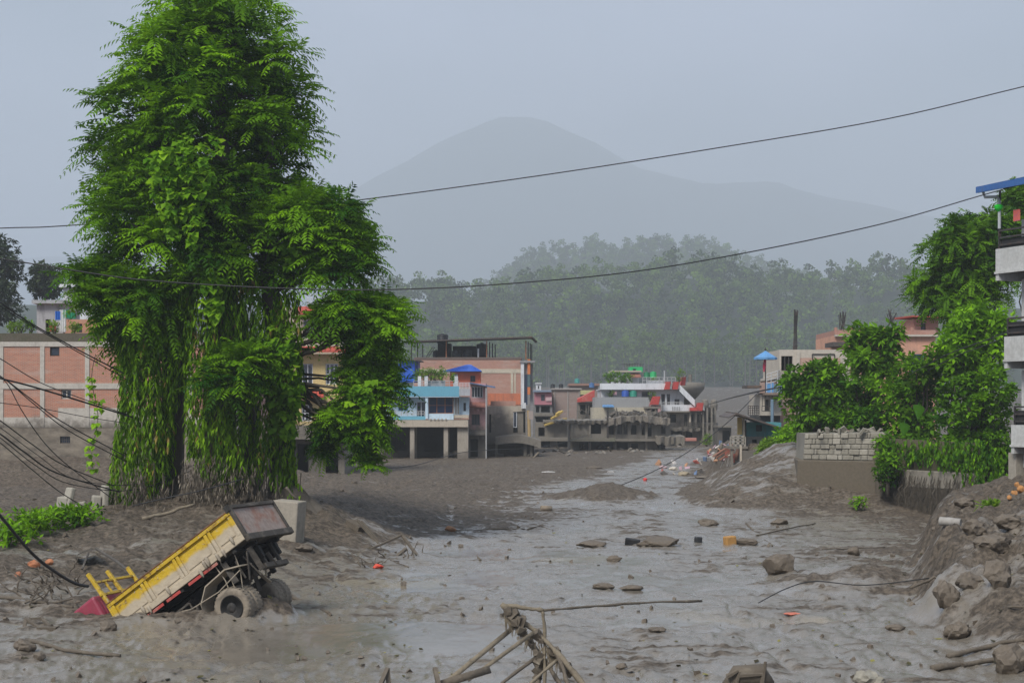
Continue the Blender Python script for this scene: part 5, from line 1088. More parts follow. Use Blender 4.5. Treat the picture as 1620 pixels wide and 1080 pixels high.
m = h.mb(); m.lathe([(1.0, -2.2), (2.4, -.6), (2.5, .2), (1.0, .3)], 16, P(1087, 608, 216)); m.build('bowl', MUDW, h.root, True); h.bar('column', (1083, 606), (1083, 594), .25, MUDW); h.bar('column', (1092, 606), (1092, 592), .25, MUDW); h.box('core', 1082, 1092, 612, 700, MUDW, .5, 2)
h = Bld('dark_kiosk', 196, 'small black doorway kiosk beside the tower, half buried', 1150)
h.wall(1135, 1157, 676, 712, MUDD, [(1143, 1156, 681, 700)], 0, 3); h.dark(1136, 1156, 677, 712, 1.5); h.box('slab', 1134, 1158, 673, 676, MUDW, -.5, 4)

# ---- right bank: cream house with umbrella, shed, pink house ------------------------------------
D10 = 108
h = Bld('cream_house', D10, 'unfinished cream house with balcony and tall bare rebar, behind the right shrubs', 1290)
CR10 = surf('cream_house_paint', (0.47, 0.42, 0.35), .9, .5, (0.25, 0.21, 0.17), 1.0, streak=.4)
BR10 = brickmat('brick_cream', (0.44, 0.25, 0.18), (0.36, 0.19, 0.14), (0.42, 0.35, 0.29), plaster=.5)
h.wall(1233, 1345, 553, 600, CR10, [(1236, 1254, 563, 586)], 0, 7); h.dark(1234, 1256, 562, 590, 1.2); h.bar('window_post', (1242, 586), (1242, 563), .05, STEEL, .1, .1); h.bar('window_post', (1248, 586), (1248, 563), .05, STEEL, .1, .1)
h.wall(1228, 1360, 600, 720, BR10, [(1290, 1310, 620, 640)], .2, 7, roof=False); h.window(1290, 1310, 620, 640, WHITE, dy=.2)
for px in (1262, 1333): h.box('column', px - 3, px + 3, 556, 715, CR10, -.08, .2)
h.box('slab', 1228, 1362, 596, 602, CR10, -.15, 7); h.box('brick_patch', 1266, 1329, 566, 596, BR10, -.02, .1)
m = h.mb(); m.beam(P2(1285, 560, D10, -.05), P2(1320, 560, D10, -.05), .06); m.beam(P2(1285, 560, D10, -.05), P2(1285, 568, D10, -.05), .06); m.beam(P2(1320, 560, D10, -.05), P2(1320, 568, D10, -.05), .06); m.build('bracket_frame', STEEL, h.root)
# lower wing with balcony
h.wall(1199, 1232, 624, 657, CR10, [(1206, 1214, 632, 650)], -1.0, 5); h.window(1206, 1214, 632, 650, STEEL, GLASS, 2, dy=-1.0)
h.box('balcony_slab', 1202, 1232, 621.5, 625, surf('rusty_slab', (0.24, 0.18, 0.14), .9, .6), -2.2, 3); h.box('balcony_panel', 1204, 1216, 606, 621.3, BTINL, -2.1, .08); h.box('balcony_panel', 1217, 1229, 608, 621.3, surf('blue_grey_panel', (0.16, 0.25, 0.32), .7, .4), -2.08, .08)
m = h.mb()
for i in range(4): m.tube([P2(1205, 593 + i * 5, D10, -2.1), P2(1222, 588 + i * 5, D10, -2.1), P2(1230, 586 + i * 5, D10, -1)], .03, 5)
for px in (1205, 1212, 1222): m.tube([P2(px, 622, D10, -2.1), P2(px, 593 - (px - 1205) * .3, D10, -2.1)], .03, 5)
m.build('railing', RAIL, h.root)
m = h.mb()
for i in range(4): m.tube([P2(1198 + i * 5, 650, D10, -2.0), P2(1199 + i * 5, 626, D10, -2.0)], .025, 5)
m.tube([P2(1198, 650, D10, -2), P2(1215, 650, D10, -2)], .025, 5); m.tube([P2(1198, 642, D10, -2), P2(1215, 642, D10, -2)], .025, 5); m.build('lower_railing', STEEL, h.root)
h.box('eave', 1177, 1199, 610, 614, TIN, -1.6, 2.5); h.box('dark_storey', 1198, 1232, 657.2, 680, surf('storey_dark', (0.05, 0.05, 0.05), .9, .4), -.6, 4)
h.wall(1190, 1234, 680, 730, MUDW, [(1200, 1210, 690, 705)], -.8, 4); h.window(1200, 1210, 690, 705, STEEL, dy=-.8)
h.bar('downpipe', (1212.5, 716), (1212.5, 632), .11, surf('blue_grey_pipe', (0.15, 0.22, 0.28), .6, .4), -2.4, -2.4)
m = h.mb()
for i in range(6): m.beam(P2(1178 + i * 3.4, 656, D10, -1.6), P2(1178 + i * 3.4, 642, D10, -1.6), .04)
for i in range(5): m.beam(P2(1178, 642 + i * 3.5, D10, -1.6), P2(1195, 642 + i * 3.5, D10, -1.6), .04)
m.build('grille', STEEL, h.root)
rg = np.random.default_rng(31)
def rebar_bunch(px, py0, py1, d, n, spread, label):
    e = thing('rebar_column', P(px, py1, d), label, 'rebar')
    for k in range(n):
        a = P2(px + rg.uniform(-spread, spread) * .6, py1, d, rg.uniform(-.2, .2)); c = P2(px + rg.uniform(-spread, spread), py0 + rg.uniform(0, 8), d, rg.uniform(-.25, .25)); m = MB(); m.tube([a, (a + c) / 2 + Vector((rg.normal(0, .03), 0, 0)), c], .035, 5); m.build('rod', STEEL, e)
    m = MB()
    for k in range(4): z = py1 - (py1 - py0) * (k + .5) / 5; m.beam(P2(px - spread * .7, z, d, -.2), P2(px + spread * .7, z, d, -.2), .03)
    m.build('tie', STEEL, e)
rebar_bunch(1258, 489, 553, D10 + 1, 9, 4.5, 'tallest bunch of bare rebar on the cream house roof'); rebar_bunch(1333, 490, 524, 124, 8, 7, 'middle bunch of bare rebar on the brick parapet'); rebar_bunch(1411, 488, 514, 126, 8, 8, 'right bunch of bare rebar near the red-roofed room')
u = thing('patio_umbrella', P(1211, 606, 107), 'blue patio umbrella with red pole cloth on the cream house balcony', 'umbrella'); c = P(1211, 566, 107); rr = 18.5 * 107 / FP; m = MB()
n = 8; top = m.vert(c + Vector((0, 0, .50)))
for k in range(n): a = 2 * math.pi * k / n; m.vert(c + Vector((rr * math.cos(a), rr * math.sin(a), .02))); m.vert(c + Vector((rr * math.cos(a), rr * math.sin(a), -.12)))
for k in range(n): i, j = 1 + 2 * k, 1 + 2 * ((k + 1) % n); m.face(top, top + i, top + j); m.face(top + i, top + i + 1, top + j + 1, top + j)
m.build('canopy', BTINL, u); m = MB(); m.tube([P(1211, 625, 107), P(1211, 557, 107)], .035, 6); m.build('pole', STEEL, u); m = MB(); m.lathe([(.03, 0), (.09, .06), (.03, .2)], 8, c + Vector((0, 0, .5))); m.build('finial', STEEL, u)
m = MB(); m.tube([P(1208.5, 588, 106.8), P(1209.5, 578, 106.8), P(1210.5, 566, 106.8)], [.06, .12, .07], 8); m.build('tied_cloth', surf('red_white_cloth', (0.40, 0.03, 0.07), .9, .5, (0.6, 0.5, 0.5), 6, streak=0), u)
# teal shed with sloping tin roof
h = Bld('teal_shed', 102, 'teal market shed with a sloping patched tin roof and yellow board', 1200)
TEAL = surf('teal_paint', (0.06, 0.24, 0.26), .7, .6, (0.10, 0.11, 0.10), 1.2, streak=.4)
h.wall(1182, 1236, 668, 690, TEAL, [(1196, 1206, 672, 682)], 0, 3); h.wall(1182, 1228, 690, 735, surf('shed_grey', (0.25, 0.24, 0.22), .9, .6, mudz=.8), [(1190, 1198, 695, 712)], .05, 3); h.dark(1183, 1227, 670, 735, .6)
m = h.mb(); m.hexa([(h.X(1158), 100, h.Z(655)), (h.X(1232), 100, h.Z(679)), (h.X(1232), 105, h.Z(677)), (h.X(1158), 105, h.Z(653)), (h.X(1158), 100, h.Z(652.5)), (h.X(1232), 100, h.Z(676.5)), (h.X(1232), 105, h.Z(674.5)), (h.X(1158), 105, h.Z(650.5))]); m.build('roof', TIN, h.root)
m = h.mb(); m.hexa([(h.X(1147), 100.2, h.Z(661)), (h.X(1160), 100.2, h.Z(655)), (h.X(1160), 105, h.Z(653)), (h.X(1147), 105, h.Z(659)), (h.X(1147), 100.2, h.Z(659.5)), (h.X(1160), 100.2, h.Z(653)), (h.X(1160), 105, h.Z(651)), (h.X(1147), 105, h.Z(657.5))]); m.build('roof_flap', TIN, h.root)
h.box('yellow_board', 1164.5, 1172, 660, 687, surf('yellow_board', (0.50, 0.36, 0.12), .8, .4, streak=.3), -.6, .1); h.box('post', 1173, 1176, 658, 735, CRS, -.7, .25); h.box('gap_shade', 1176.5, 1182, 664, 735, DARKIN, .3, .3)  # near-black box fills the gap, its shade put into the colour
for i in range(4): h.bar('teal_rail', (1206 + i * 7, 700), (1206 + i * 7, 684), .03, TEAL, -.9, -.9)
h.box('teal_tarp', 1222, 1238, 687, 700, surf('teal_tarp', (0.05, 0.33, 0.30), .6, .4), -.5, .15)
h.railing(1152, 1174, 690, 705, surf('muddy_fence', (0.33, 0.30, 0.25), .9, .5), 3, 4, -1.2, .06, 'fence'); h.box('platform', 1150, 1178, 705, 709, MUDW, -1.4, 3); h.box('platform_leg', 1152, 1155, 709, 735, MUDW, -1.3, .3); h.box('platform_leg', 1172, 1175, 709, 735, MUDW, -1.3, .3)
# pink house with brick roof room
h = Bld('peach_house', 122, 'peach house with brick parapet and red-roofed rooftop room, above the right shrubs', 1400)
PCH = surf('peach_paint', (0.58, 0.31, 0.21), .85, .35, streak=.35); BR11 = brickmat('brick_peach', (0.40, 0.16, 0.11), (0.33, 0.13, 0.09), (0.36, 0.28, 0.23), plaster=.25)
h.wall(1322, 1480, 530, 720, PCH, [(1440, 1462, 560, 590), (1365, 1385, 545, 575)], 0, 8); h.window(1440, 1462, 560, 590, BTINL, GLASS, 2); h.window(1365, 1385, 545, 575, WHITE)
h.wall(1322, 1480, 522, 530, BR11, [], -.1, 8); h.box('cornice', 1320, 1482, 529.4, 532.5, CR10, -.35, .5); h.box('canopy', 1311, 1335, 542, 549, TIN, -1.5, 3)
for px in (1322, 1348, 1365, 1400, 1442): h.box('parapet_pier', px - 2, px + 2, 518, 530, BR11, -.14, .3)
h.wall(1450, 1490, 503, 530, BR11, [(1462, 1470, 510, 524)], 1, 4); h.window(1462, 1470, 510, 524, STEEL, dy=1)
m = h.mb(); m.hexa([(h.X(1443), 122, h.Z(501)), (h.X(1494), 122, h.Z(503)), (h.X(1494), 128, h.Z(500)), (h.X(1443), 128, h.Z(498)), (h.X(1443), 122, h.Z(499)), (h.X(1494), 122, h.Z(501)), (h.X(1494), 128, h.Z(497)), (h.X(1443), 128, h.Z(495.5))]); m.build('roof', REDT, h.root)
# ---- balcony house on the right edge --------------------------------------------------------------
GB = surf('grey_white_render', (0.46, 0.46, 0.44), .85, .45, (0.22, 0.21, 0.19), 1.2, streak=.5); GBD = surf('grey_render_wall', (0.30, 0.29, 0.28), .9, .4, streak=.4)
h = thing('balcony_house', (PX(1640, 52), 52, 2.0), 'grey concrete house with three stacked balconies and blue roof at the right edge', 'building')
# the balconies run along the street, towards the viewer: local axis u (towards the camera and right)
u0 = P(1575, 648, 56.5); dirv = Vector((0.40, -0.92, 0)).normalized(); nrm = Vector((-dirv.y * -1, 0, 0)); nrm = Vector((dirv.y, -dirv.x, 0))   # outward = away from the wall, to the left
inn = -nrm
def Q(u, v, z): q = u0 + dirv * u + inn * v; return (q.x, q.y, z)
def ubox(m, ua, ub, va, vb, za, zb): m.hexa([Q(ua, va, za), Q(ub, va, za), Q(ub, vb, za), Q(ua, vb, za), Q(ua, va, zb), Q(ub, va, zb), Q(ub, vb, zb), Q(ua, vb, zb)])
def zat(py): return PZ(py, 56.0)
LEN = 9.0
for k, (py_top, py_bot, shift) in enumerate(((392, 437, 0.0), (532, 577, .25), (672, 712, .45))):
    zt, zb = zat(py_top), zat(py_bot); v0 = shift * .7
    m = MB(); ubox(m, shift, LEN, v0, v0 + .14, zb + .18, zt); ubox(m, shift, shift + .14, v0 + .142, 2.4, zb + .18, zt); b_ = m.build('balcony_parapet', GB, h)
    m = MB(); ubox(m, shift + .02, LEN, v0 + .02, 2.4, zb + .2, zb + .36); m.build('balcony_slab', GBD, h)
    m = MB(); ubox(m, shift - .03, LEN, v0 - .04, v0 + .03, zb + .12, zb + .2); m.build('drip_edge', GB, b_)
    for u in (shift, shift + 1.75, shift + 3.5, shift + 5.2): m = MB(); ubox(m, u, u + .16, v0 + .005, 2.3, zb - .12, zb + .195); m.build('bracket_beam', GB, h)
    m = MB()
    for z in (zt + .62, zt + .36, zt + .10): ubox(m, shift + .1, LEN, v0 + .03, v0 + .09, z, z + .06)
    for u in np.arange(shift + .1, LEN, 1.4): ubox(m, u, u + .05, v0 + .03, v0 + .09, zt + .005, zt + .62)
    r_ = m.build('railing', STEEL, h)
    m = MB(); ubox(m, shift + .12, LEN, v0 + .1, v0 + .12, zt + .01, zt + .52 if k else zt + .34); m.build('dark_screen', surf('black_mesh', (0.018, 0.017, 0.017), .7, .2), r_)
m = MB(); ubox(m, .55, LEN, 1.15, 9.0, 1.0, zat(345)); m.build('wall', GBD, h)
for k, (a, b_) in enumerate(((395, 345), (520, 440), (660, 585), (740, 715))):
    m = MB(); ubox(m, .42, .78, .82, 1.2, zat(a), zat(b_)); m.build('column', GB, h)
for k, (a, b_) in enumerate(((515, 455), (655, 592))):
    m = MB(); ubox(m, 1.1, 2.1, 1.09, 1.14, zat(a), zat(b_)); dr = m.build('door', surf('maroon_door', (0.09, 0.035, 0.03), .6, .4), h); m = MB(); ubox(m, 1.0, 1.1, 1.07, 1.14, zat(a), zat(b_)); m.build('frame', GB, dr)
m = MB(); ubox(m, .9, LEN, 1.06, 1.13, zat(800), zat(716)); m.build('shutter', surf('brown_shutter', (0.12, 0.065, 0.045), .7, .5), h)
for i in range(8): m = MB(); z = zat(795) + i * .16; ubox(m, .7, 4.5, .2 + i * .1, 1.05, z - .16, z); m.build('step', surf('white_step', (0.42, 0.40, 0.36), .9, .6, (0.12, 0.11, 0.10), 1.2), h)
m = MB(); ubox(m, .1, .5, .5, 1.1, zat(800), zat(716)); m.build('gate_pier', surf('dirty_pier', (0.30, 0.27, 0.22), .9, .8), h)
# blue mono-pitch roof on thin posts
z1 = zat(305)
m = MB(); m.hexa([Q(-.45, -.4, zat(297)), Q(LEN, -.4, zat(297)), Q(LEN, 6, zat(232)), Q(-.45, 6, zat(232)), Q(-.45, -.4, zat(294)), Q(LEN, -.4, zat(294)), Q(LEN, 6, zat(229)), Q(-.45, 6, zat(229))]); m.build('roof_sheet', TIN, h)
m = MB(); m.hexa([Q(-.52, -.46, zat(301)), Q(-.455, -.46, zat(301)), Q(-.455, 6, zat(236)), Q(-.52, 6, zat(236)), Q(-.52, -.46, zat(291)), Q(-.455, -.46, zat(291)), Q(-.455, 6, zat(226)), Q(-.52, 6, zat(226))]); ubox(m, -.45, LEN, -.48, -.405, zat(301), zat(291)); m.build('fascia', surf('fascia_blue', (0.035, 0.11, 0.30), .5, .3), h)
for u, v in ((.12, .1), (3.4, .1), (6.6, .1), (.12, 2.3)): m = MB(); a = Vector(Q(u, v, zat(392))); m.tube([a, Vector(Q(u, v, zat(300) + v * .22))], .04, 8); m.build('roof_post', STEEL, h)
m = MB(); m.tube([Q(-.3, -.3, zat(300)), Q(-.28, -.25, zat(308)), Q(.1, .0, zat(309)), Q(.18, .02, zat(316)), Q(.18, .02, zat(360))], .055, 8); m.build('downpipe', surf('pale_pipe', (0.40, 0.42, 0.42), .6, .4), h)
m = MB(); ubox(m, .5, 3.2, 1.08, 1.14, zat(392), zat(350)); m.build('storage_screen', surf('screen_grey', (0.17, 0.165, 0.16), .9, .5), h)
m = MB(); m.lathe([(.02, -.12), (.13, -.02), (.17, .08), (.09, .14), (.02, .1)], 10, Q(.18, -.02, zat(328))); tag(m.build('green_bag', surf('neon_green', (0.02, 0.62, 0.04), .6, 0, streak=0)), 'neon green bag tied to the downpipe of the balcony house', 'bag')
m = MB()
for k in range(5): a = .9 + k * .06; m.quad(Q(a, .02 + .05 * (k % 2), zat(352)), Q(a + .06, .07 - .05 * (k % 2), zat(352)), Q(a + .06, .07 - .05 * (k % 2), zat(334)), Q(a, .02 + .05 * (k % 2), zat(334)))
tag(m.build('hanging_cloth', surf('redblue_cloth', (0.45, 0.10, 0.08), .9, .9, (0.08, 0.10, 0.35), 9, streak=0)), 'red and blue cloth hung over the top balcony rail', 'cloth')

# ---- retaining wall with stone-block cap -----------------------------------------------------------
WD = 75.0; rg = np.random.default_rng(51)
wl = thing('stone_wall', (PX(1330, WD), WD, 0), 'pale squared-stone wall on a mud-coated concrete base below the shrubs', 'wall')
STN = surf('wall_stone', (0.25, 0.23, 0.185), .9, .8, (0.14, 0.13, 0.105), 1.5, streak=.6, bmp=.6); STN2 = surf('wall_stone_pale', (0.33, 0.305, 0.25), .9, .7, (0.18, 0.165, 0.13), 1.5, streak=.5, bmp=.6)
MORT = surf('wall_mortar', (0.22, 0.205, 0.17), .95, .6, streak=.3); MUDC2 = surf('mud_concrete', (0.115, 0.094, 0.066), .85, .7, (0.085, 0.074, 0.058), .9, streak=.2, bmp=.3)
m = MB(); m.hexa([P2(1258, 830, WD, .05), P2(1392, 830, WD, -2.5), P2(1400, 830, WD, 2), P2(1280, 830, WD, 4), P2(1262, 727, WD, .05), P2(1392, 727, WD, -2.5), P2(1400, 727, WD, 2), P2(1280, 727, WD, 4)]); m.build('base', MUDC2, wl, bevel=.05)
m = MB(); m.hexa([P2(1272, 727, WD, .35), P2(1391, 727, WD, -2.15), P2(1396, 727, WD, 2), P2(1284, 727, WD, 4), P2(1276, 686, WD, .35), P2(1391, 682, WD, -2.15), P2(1396, 682, WD, 2), P2(1284, 686, WD, 4)]); m.build('core', MORT, wl)
rows = 5; fr_ = [0, .19, .41, .58, .80, 1.0]
for r_ in range(rows):
    f0, f1 = fr_[r_], fr_[r_ + 1]; nb = 11; off = rg.uniform(0, .5); edges = [0] + sorted(np.clip((np.arange(1, nb) + rg.uniform(-.38, .38, nb - 1) + off - .25) / nb, .02, .98)) + [1]
    for a, b_ in zip(edges[:-1], edges[1:]):
        def wp(s, f, dy): return P2(1272 + (1391 - 1272) * s + 3 * f * (1 - s), 726.5 - (40.5 + 3.5 * s) * f, WD, .35 - 2.5 * s + dy)
        g = .0035; dd = -.05 - rg.uniform(0, .12); s0, s1, q0, q1 = a + g, b_ - g, f0 + .008, f1 - .008
        m = MB(); m.hexa([wp(s0, q0, dd), wp(s1, q0, dd), wp(s1, q0, .02), wp(s0, q0, .02), wp(s0, q1, dd), wp(s1, q1, dd), wp(s1, q1, .02), wp(s0, q1, .02)])
        m.build('stone_block', STN if rg.random() < .6 else STN2, wl, bevel=.03)
m = MB()
for k in range(24): a = P2(rg.uniform(1290, 1388), rg.uniform(679, 684), WD, rg.uniform(-1.6, .5)); s = rg.uniform(.06, .2); m.T = Matrix.Translation(a) @ Euler(rg.uniform(0, 6, 3)).to_matrix().to_4x4(); m.box(-s, s, -s * .6, s * .6, -s * .3, s * .3)
m.T = None; tag(m.build('loose_stone', STN, wl), kind='stuff')
# continuing bank wall to the right
wl2 = thing('bank_wall', (PX(1470, 70), 70, 0), 'long low concrete bank wall hung with mud-grey roots, below the shrubs', 'wall')
def bankp(s, z, dy): return Vector((PX(1388 + 172 * s, 72.5 - 8 * s), 72.5 - 8 * s + dy, z))
m = MB(); m.hexa([bankp(0, -.5, 0), bankp(1, 0, 0), bankp(1, 0, 1.2), bankp(0, -.5, 1.2), bankp(0, 1.55, 0.1), bankp(1, 1.7, .1), bankp(1, 1.7, 1.2), bankp(0, 1.55, 1.2)]); m.build('face', MUDC2, wl2)
m = MB(); m.hexa([bankp(.08, 1.2, -.12), bankp(.98, 1.35, -.12), bankp(.98, 1.35, 1.2), bankp(.08, 1.2, 1.2), bankp(.08, 2.0, -.12), bankp(.98, 2.05, -.12), bankp(.98, 2.05, 1.2), bankp(.08, 2.0, 1.2)]); m.build('coping', surf('coping_grey', (0.24, 0.215, 0.175), .9, .7, (0.12, 0.105, 0.085), 1.0, streak=.5), wl2, bevel=.04)
m = MB(); m.hexa([bankp(-.02, 2.0, .6), bankp(1, 2.0, .6), bankp(1, 2.0, 2), bankp(-.02, 2.0, 2), bankp(-.02, 3.4, .9), bankp(1, 3.3, .9), bankp(1, 3.3, 2), bankp(-.02, 3.4, 2)]); m.build('upper_wall', surf('mossy_wall', (0.10, 0.085, 0.05), .95, .8, (0.05, 0.065, 0.02), 1.2, streak=.7), wl2)
m = MB()
for k in range(1500):
    s = rg.uniform(.02, .98); z = rg.uniform(.7, 1.95); a = bankp(s, z, -.16 - rg.uniform(0, .25)); m.tube([a, a + Vector((rg.normal(0, .08), -.05, -rg.uniform(.2, .5))), a + Vector((rg.normal(0, .16), -.08, -rg.uniform(.5, 1.1)))], [.018, .014, .006], 3, False)
tag(m.build('hanging_roots', surf('muddy_root', (0.115, 0.098, 0.076), .95, .6, (0.05, 0.045, 0.035), 3), wl2), kind='stuff')
# ================================================================== shrubs and trees on the right bank
rng = np.random.default_rng(77)
BUSHG = 'shrubs on the right bank'
def bush(name, poly, d, n, label, style='broad', mat_=None, rad=.55, per=12, thick=.7, gap=24, hue=.52, leaf=.30, L=.7, wide=.5, cat='shrub', foot=None, inner=50, droop=.35, k=9):
    c = cluster_centres(poly, n, d, rng, thick, gap, rad * FP / d * .9); n = len(c); rd = rad * rng.uniform(.75, 1.3, n); p_, a_, ix = shoots_on(c, rd, per, rng); ch = hue + rng.normal(0, .12, n); hu = ch[ix] + rng.normal(0, .12, len(ix))
    pl = np.array(poly, float); fx = foot or (pl[:, 0].mean(), pl[:, 1].max()); base = P(fx[0], fx[1], d); e = thing(name, base, label, cat)
    pr = [rosette(p_, a_, rng, hu, k, leaf, wide, droop)] if style == 'broad' else [pinnate(p_, a_, rng, hu, 7, 7, L, leaf, wide if style == 'pin' else .3)]
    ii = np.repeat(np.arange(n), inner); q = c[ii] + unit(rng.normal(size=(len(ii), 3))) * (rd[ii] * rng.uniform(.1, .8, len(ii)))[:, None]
    pr.append((rhombs(q, rng.normal(size=q.shape), rng.normal(size=q.shape) + Z3, np.full(len(q), leaf * .9), np.full(len(q), leaf * .45)), np.repeat(ch[ii] - .1 + rng.normal(0, .1, len(ii)), 4)))  # fill leaves inside the shrub are darker, shade put into their hue
    leaf_object('crown', pr, mat_ or LEAF_B, e); m = MB()
    top = c.mean(0); m.tube([base - Vector((0, 0, .3)), base.lerp(Vector(top), .5), Vector(top)], [.10, .08, .05], 6)
    for q in c: limb(m, base.lerp(Vector(top), rng.uniform(.2, .8)), q, .05, .02, rng, 5, .1, .03, 3)
    m.build('trunk', BARK, e, True); return e
bush('feathery_tree', [(1438, 470), (1470, 410), (1462, 375), (1500, 345), (1540, 335), (1575, 345), (1600, 330), (1618, 380), (1600, 450), (1560, 500), (1500, 505), (1465, 495)], 82, 44, 'tall feathery tree rising behind the right shrubs', 'pin', LEAF_A, .85, 12, .7, 26, .42, .20, .9, cat='tree', foot=(1540, 690))
bush('leafy_tree', [(1590, 290), (1640, 280), (1660, 360), (1610, 390), (1585, 350)], 86, 14, 'bit of tree showing behind the top balcony', 'pin', LEAF_A, .7, 10, .7, 24, .45, .2, .8, cat='tree', foot=(1640, 690))
bush('walnut_like_shrub', [(1335, 545), (1345, 515), (1362, 508), (1385, 518), (1405, 505), (1424, 520), (1428, 560), (1418, 600), (1370, 610), (1340, 590)], 80, 18, 'upright broad-leaved shrub standing before the peach house', leaf=.42, rad=.6, hue=.5, wide=.48, foot=(1385, 700))
bush('broad_shrub', [(1228, 600), (1250, 575), (1290, 562), (1335, 570), (1345, 640), (1335, 690), (1290, 700), (1262, 690), (1250, 660), (1240, 640)], 79, 30, 'bushy shrub spreading in front of the cream house', leaf=.36, rad=.6, hue=.55, foot=(1290, 715))
bush('banana_shrub', [(1300, 640), (1340, 600), (1400, 590), (1420, 650), (1410, 710), (1350, 690), (1310, 700)], 77, 22, 'dark dense shrub above the squared-stone wall', leaf=.34, rad=.6, hue=.35, foot=(1360, 705))
bush('hillside_shrub', [(1400, 610), (1430, 560), (1470, 550), (1500, 570), (1500, 650), (1480, 700), (1430, 720), (1400, 700)], 76, 30, 'mounded shrub in the middle of the right bank', leaf=.32, rad=.65, hue=.45, foot=(1450, 730))
bush('bright_shrub', [(1470, 560), (1500, 500), (1540, 470), (1590, 480), (1605, 520), (1590, 570), (1540, 600), (1490, 600)], 74, 32, 'bright green shrub high on the bank beside the balcony house', leaf=.36, rad=.65, hue=.68, foot=(1540, 700))
bush('vine_covered_shrub', [(1490, 600), (1540, 580), (1600, 560), (1610, 640), (1600, 720), (1550, 730), (1500, 720), (1480, 660)], 71, 38, 'vine-covered shrub falling over the wall beside the balcony house', leaf=.26, rad=.6, hue=.42, wide=.7, foot=(1550, 740))
bush('overhanging_shrub', [(1395, 690), (1440, 690), (1500, 700), (1560, 710), (1600, 715), (1590, 750), (1540, 735), (1480, 730), (1420, 735), (1395, 745), (1380, 715)], 72, 30, 'low shrub overhanging the top of the bank wall', leaf=.26, rad=.4, hue=.35, foot=(1490, 740), per=10)
bush('willowy_shrub', [(1390, 715), (1420, 715), (1425, 760), (1400, 775), (1385, 760)], 70.5, 7, 'dark trailing shrub at the right end of the squared-stone wall', leaf=.22, rad=.3, hue=.3, foot=(1405, 775))
bush('weedy_shrub', [(1232, 680), (1262, 668), (1285, 690), (1268, 715), (1235, 712)], 85, 12, 'light green weeds beside the teal shed, nearest the wall corner', leaf=.26, rad=.42, hue=.72, mat_=LEAF_B, foot=(1255, 716))
bush('weedy_shrub', [(1196, 705), (1215, 694), (1240, 695), (1245, 716), (1205, 720)], 88, 9, 'yellowish weeds in front of the teal shed', leaf=.26, rad=.36, hue=.6, mat_=LEAF_Y, foot=(1220, 720))
# hanging leafy strands on the wall below the shrubs
q = np.concatenate([poly_sample([(1470, 690), (1600, 700), (1600, 745), (1560, 770), (1500, 740)], 170, rng), poly_sample([(1392, 690), (1560, 690), (1560, 722), (1392, 718)], 170, rng)]); n = len(q); dq = 72.5 - 8 * (q[:, 0] - 1388) / 172 - .35 + rng.uniform(-.3, .5, n); top = np.stack([(q[:, 0] - 810) / FP * dq, dq, HC + (HY - q[:, 1]) / FP * dq], -1)
e = thing('trailing_creeper', P(1540, 740, 69), 'creeper trailing down the bank wall beside the lowest balcony', 'creeper'); leaf_object('foliage', [strands(top, rng.uniform(.3, .9, n), rng, rng.normal(.3, .2, n), .09, .22, .5)], LEAF_B, e)
# banana and elephant-ear leaves
def big_leaf(name, base, tip, width, mat_, label, cat='leaf', sag=.25, heart=False, tear=False):
    e = thing(name, base, label, cat); base = Vector(base); tip = Vector(tip); ax = tip - base; L_ = ax.length; a = ax.normalized(); s = a.cross(Vector((0, -.8, .5))).normalized(); up = s.cross(a); V = []; n = 12
    m = MB()
    for i in range(n + 1):
        f = i / n; c = base + ax * f + up * (sag * L_ * math.sin(f * math.pi) * .5); w_ = width * (math.sin(math.pi * min(1, f * .9 + .08)) ** .7 if not heart else (math.sin(math.pi * min(1, (f + .12) / 1.12) ** .62) if f < 1 else 0))
        m.vert(c - s * w_ / 2 - up * w_ * .12, c, c + s * w_ / 2 - up * w_ * .12)
    for i in range(n):
        b0 = i * 3; m.face(b0, b0 + 1, b0 + 4, b0 + 3); m.face(b0 + 1, b0 + 2, b0 + 5, b0 + 4)
    ob = m.build('blade', mat_, e, True); at = ob.data.attributes.new('hue', 'FLOAT', 'POINT'); at.data.foreach_set('value', np.full(len(ob.data.vertices), (.10 if heart else .35), np.float32))
    m = MB(); m.tube([base - ax * .25 - Vector((0, -.1, .1)), base, base + ax * .9], [.03, .025, .006], 5); m.build('midrib', mat_, e); return e
for i, (b_, t_, w_, ht) in enumerate((((1440, 640), (1431, 664), .55, 1), ((1418, 668), (1409, 690), .5, 1), ((1440, 692), (1446, 712), .42, 1), ((1465, 655), (1474, 677), .42, 1))):
    big_leaf('banana_leaf' if not ht else 'elephant_ear_leaf', P2(*b_, 74.5, -1.6), P2(*t_, 74.5, -2.4), w_ if ht else w_ * 1.6, LEAF_B, ['largest heart-shaped leaf hanging in the bank shrubs', 'heart-shaped leaf left of and below the largest', 'lowest heart-shaped leaf above the bank wall', 'heart-shaped leaf right of the largest one'][i], heart=bool(ht))
# background trees on the left, beyond the brick house
def far_tree(name, poly, d, n, label, foot, rad=1.0):
    return bush(name, poly, d, n, label, 'broad', LEAF_FT, rad, 14, .7, 18, .35, .55, wide=.6, cat='tree', foot=foot, inner=30)
LEAF_FT = leafmat('grey_green_leaf', (0.020, 0.036, 0.018), (0.075, 0.10, 0.045), .2, .7)
far_tree('tall_tree', [(-60, 380), (0, 372), (28, 380), (38, 410), (35, 450), (42, 470), (38, 505), (0, 520), (-60, 520)], 170, 40, 'tall dark grey-green tree at the left edge beyond the brick house', (-5, 560), 1.3)
far_tree('slim_tree', [(46, 440), (60, 415), (80, 418), (98, 425), (100, 460), (85, 478), (55, 475)], 180, 16, 'smaller pale tree beyond the grey stair room', (72, 540), 1.1)
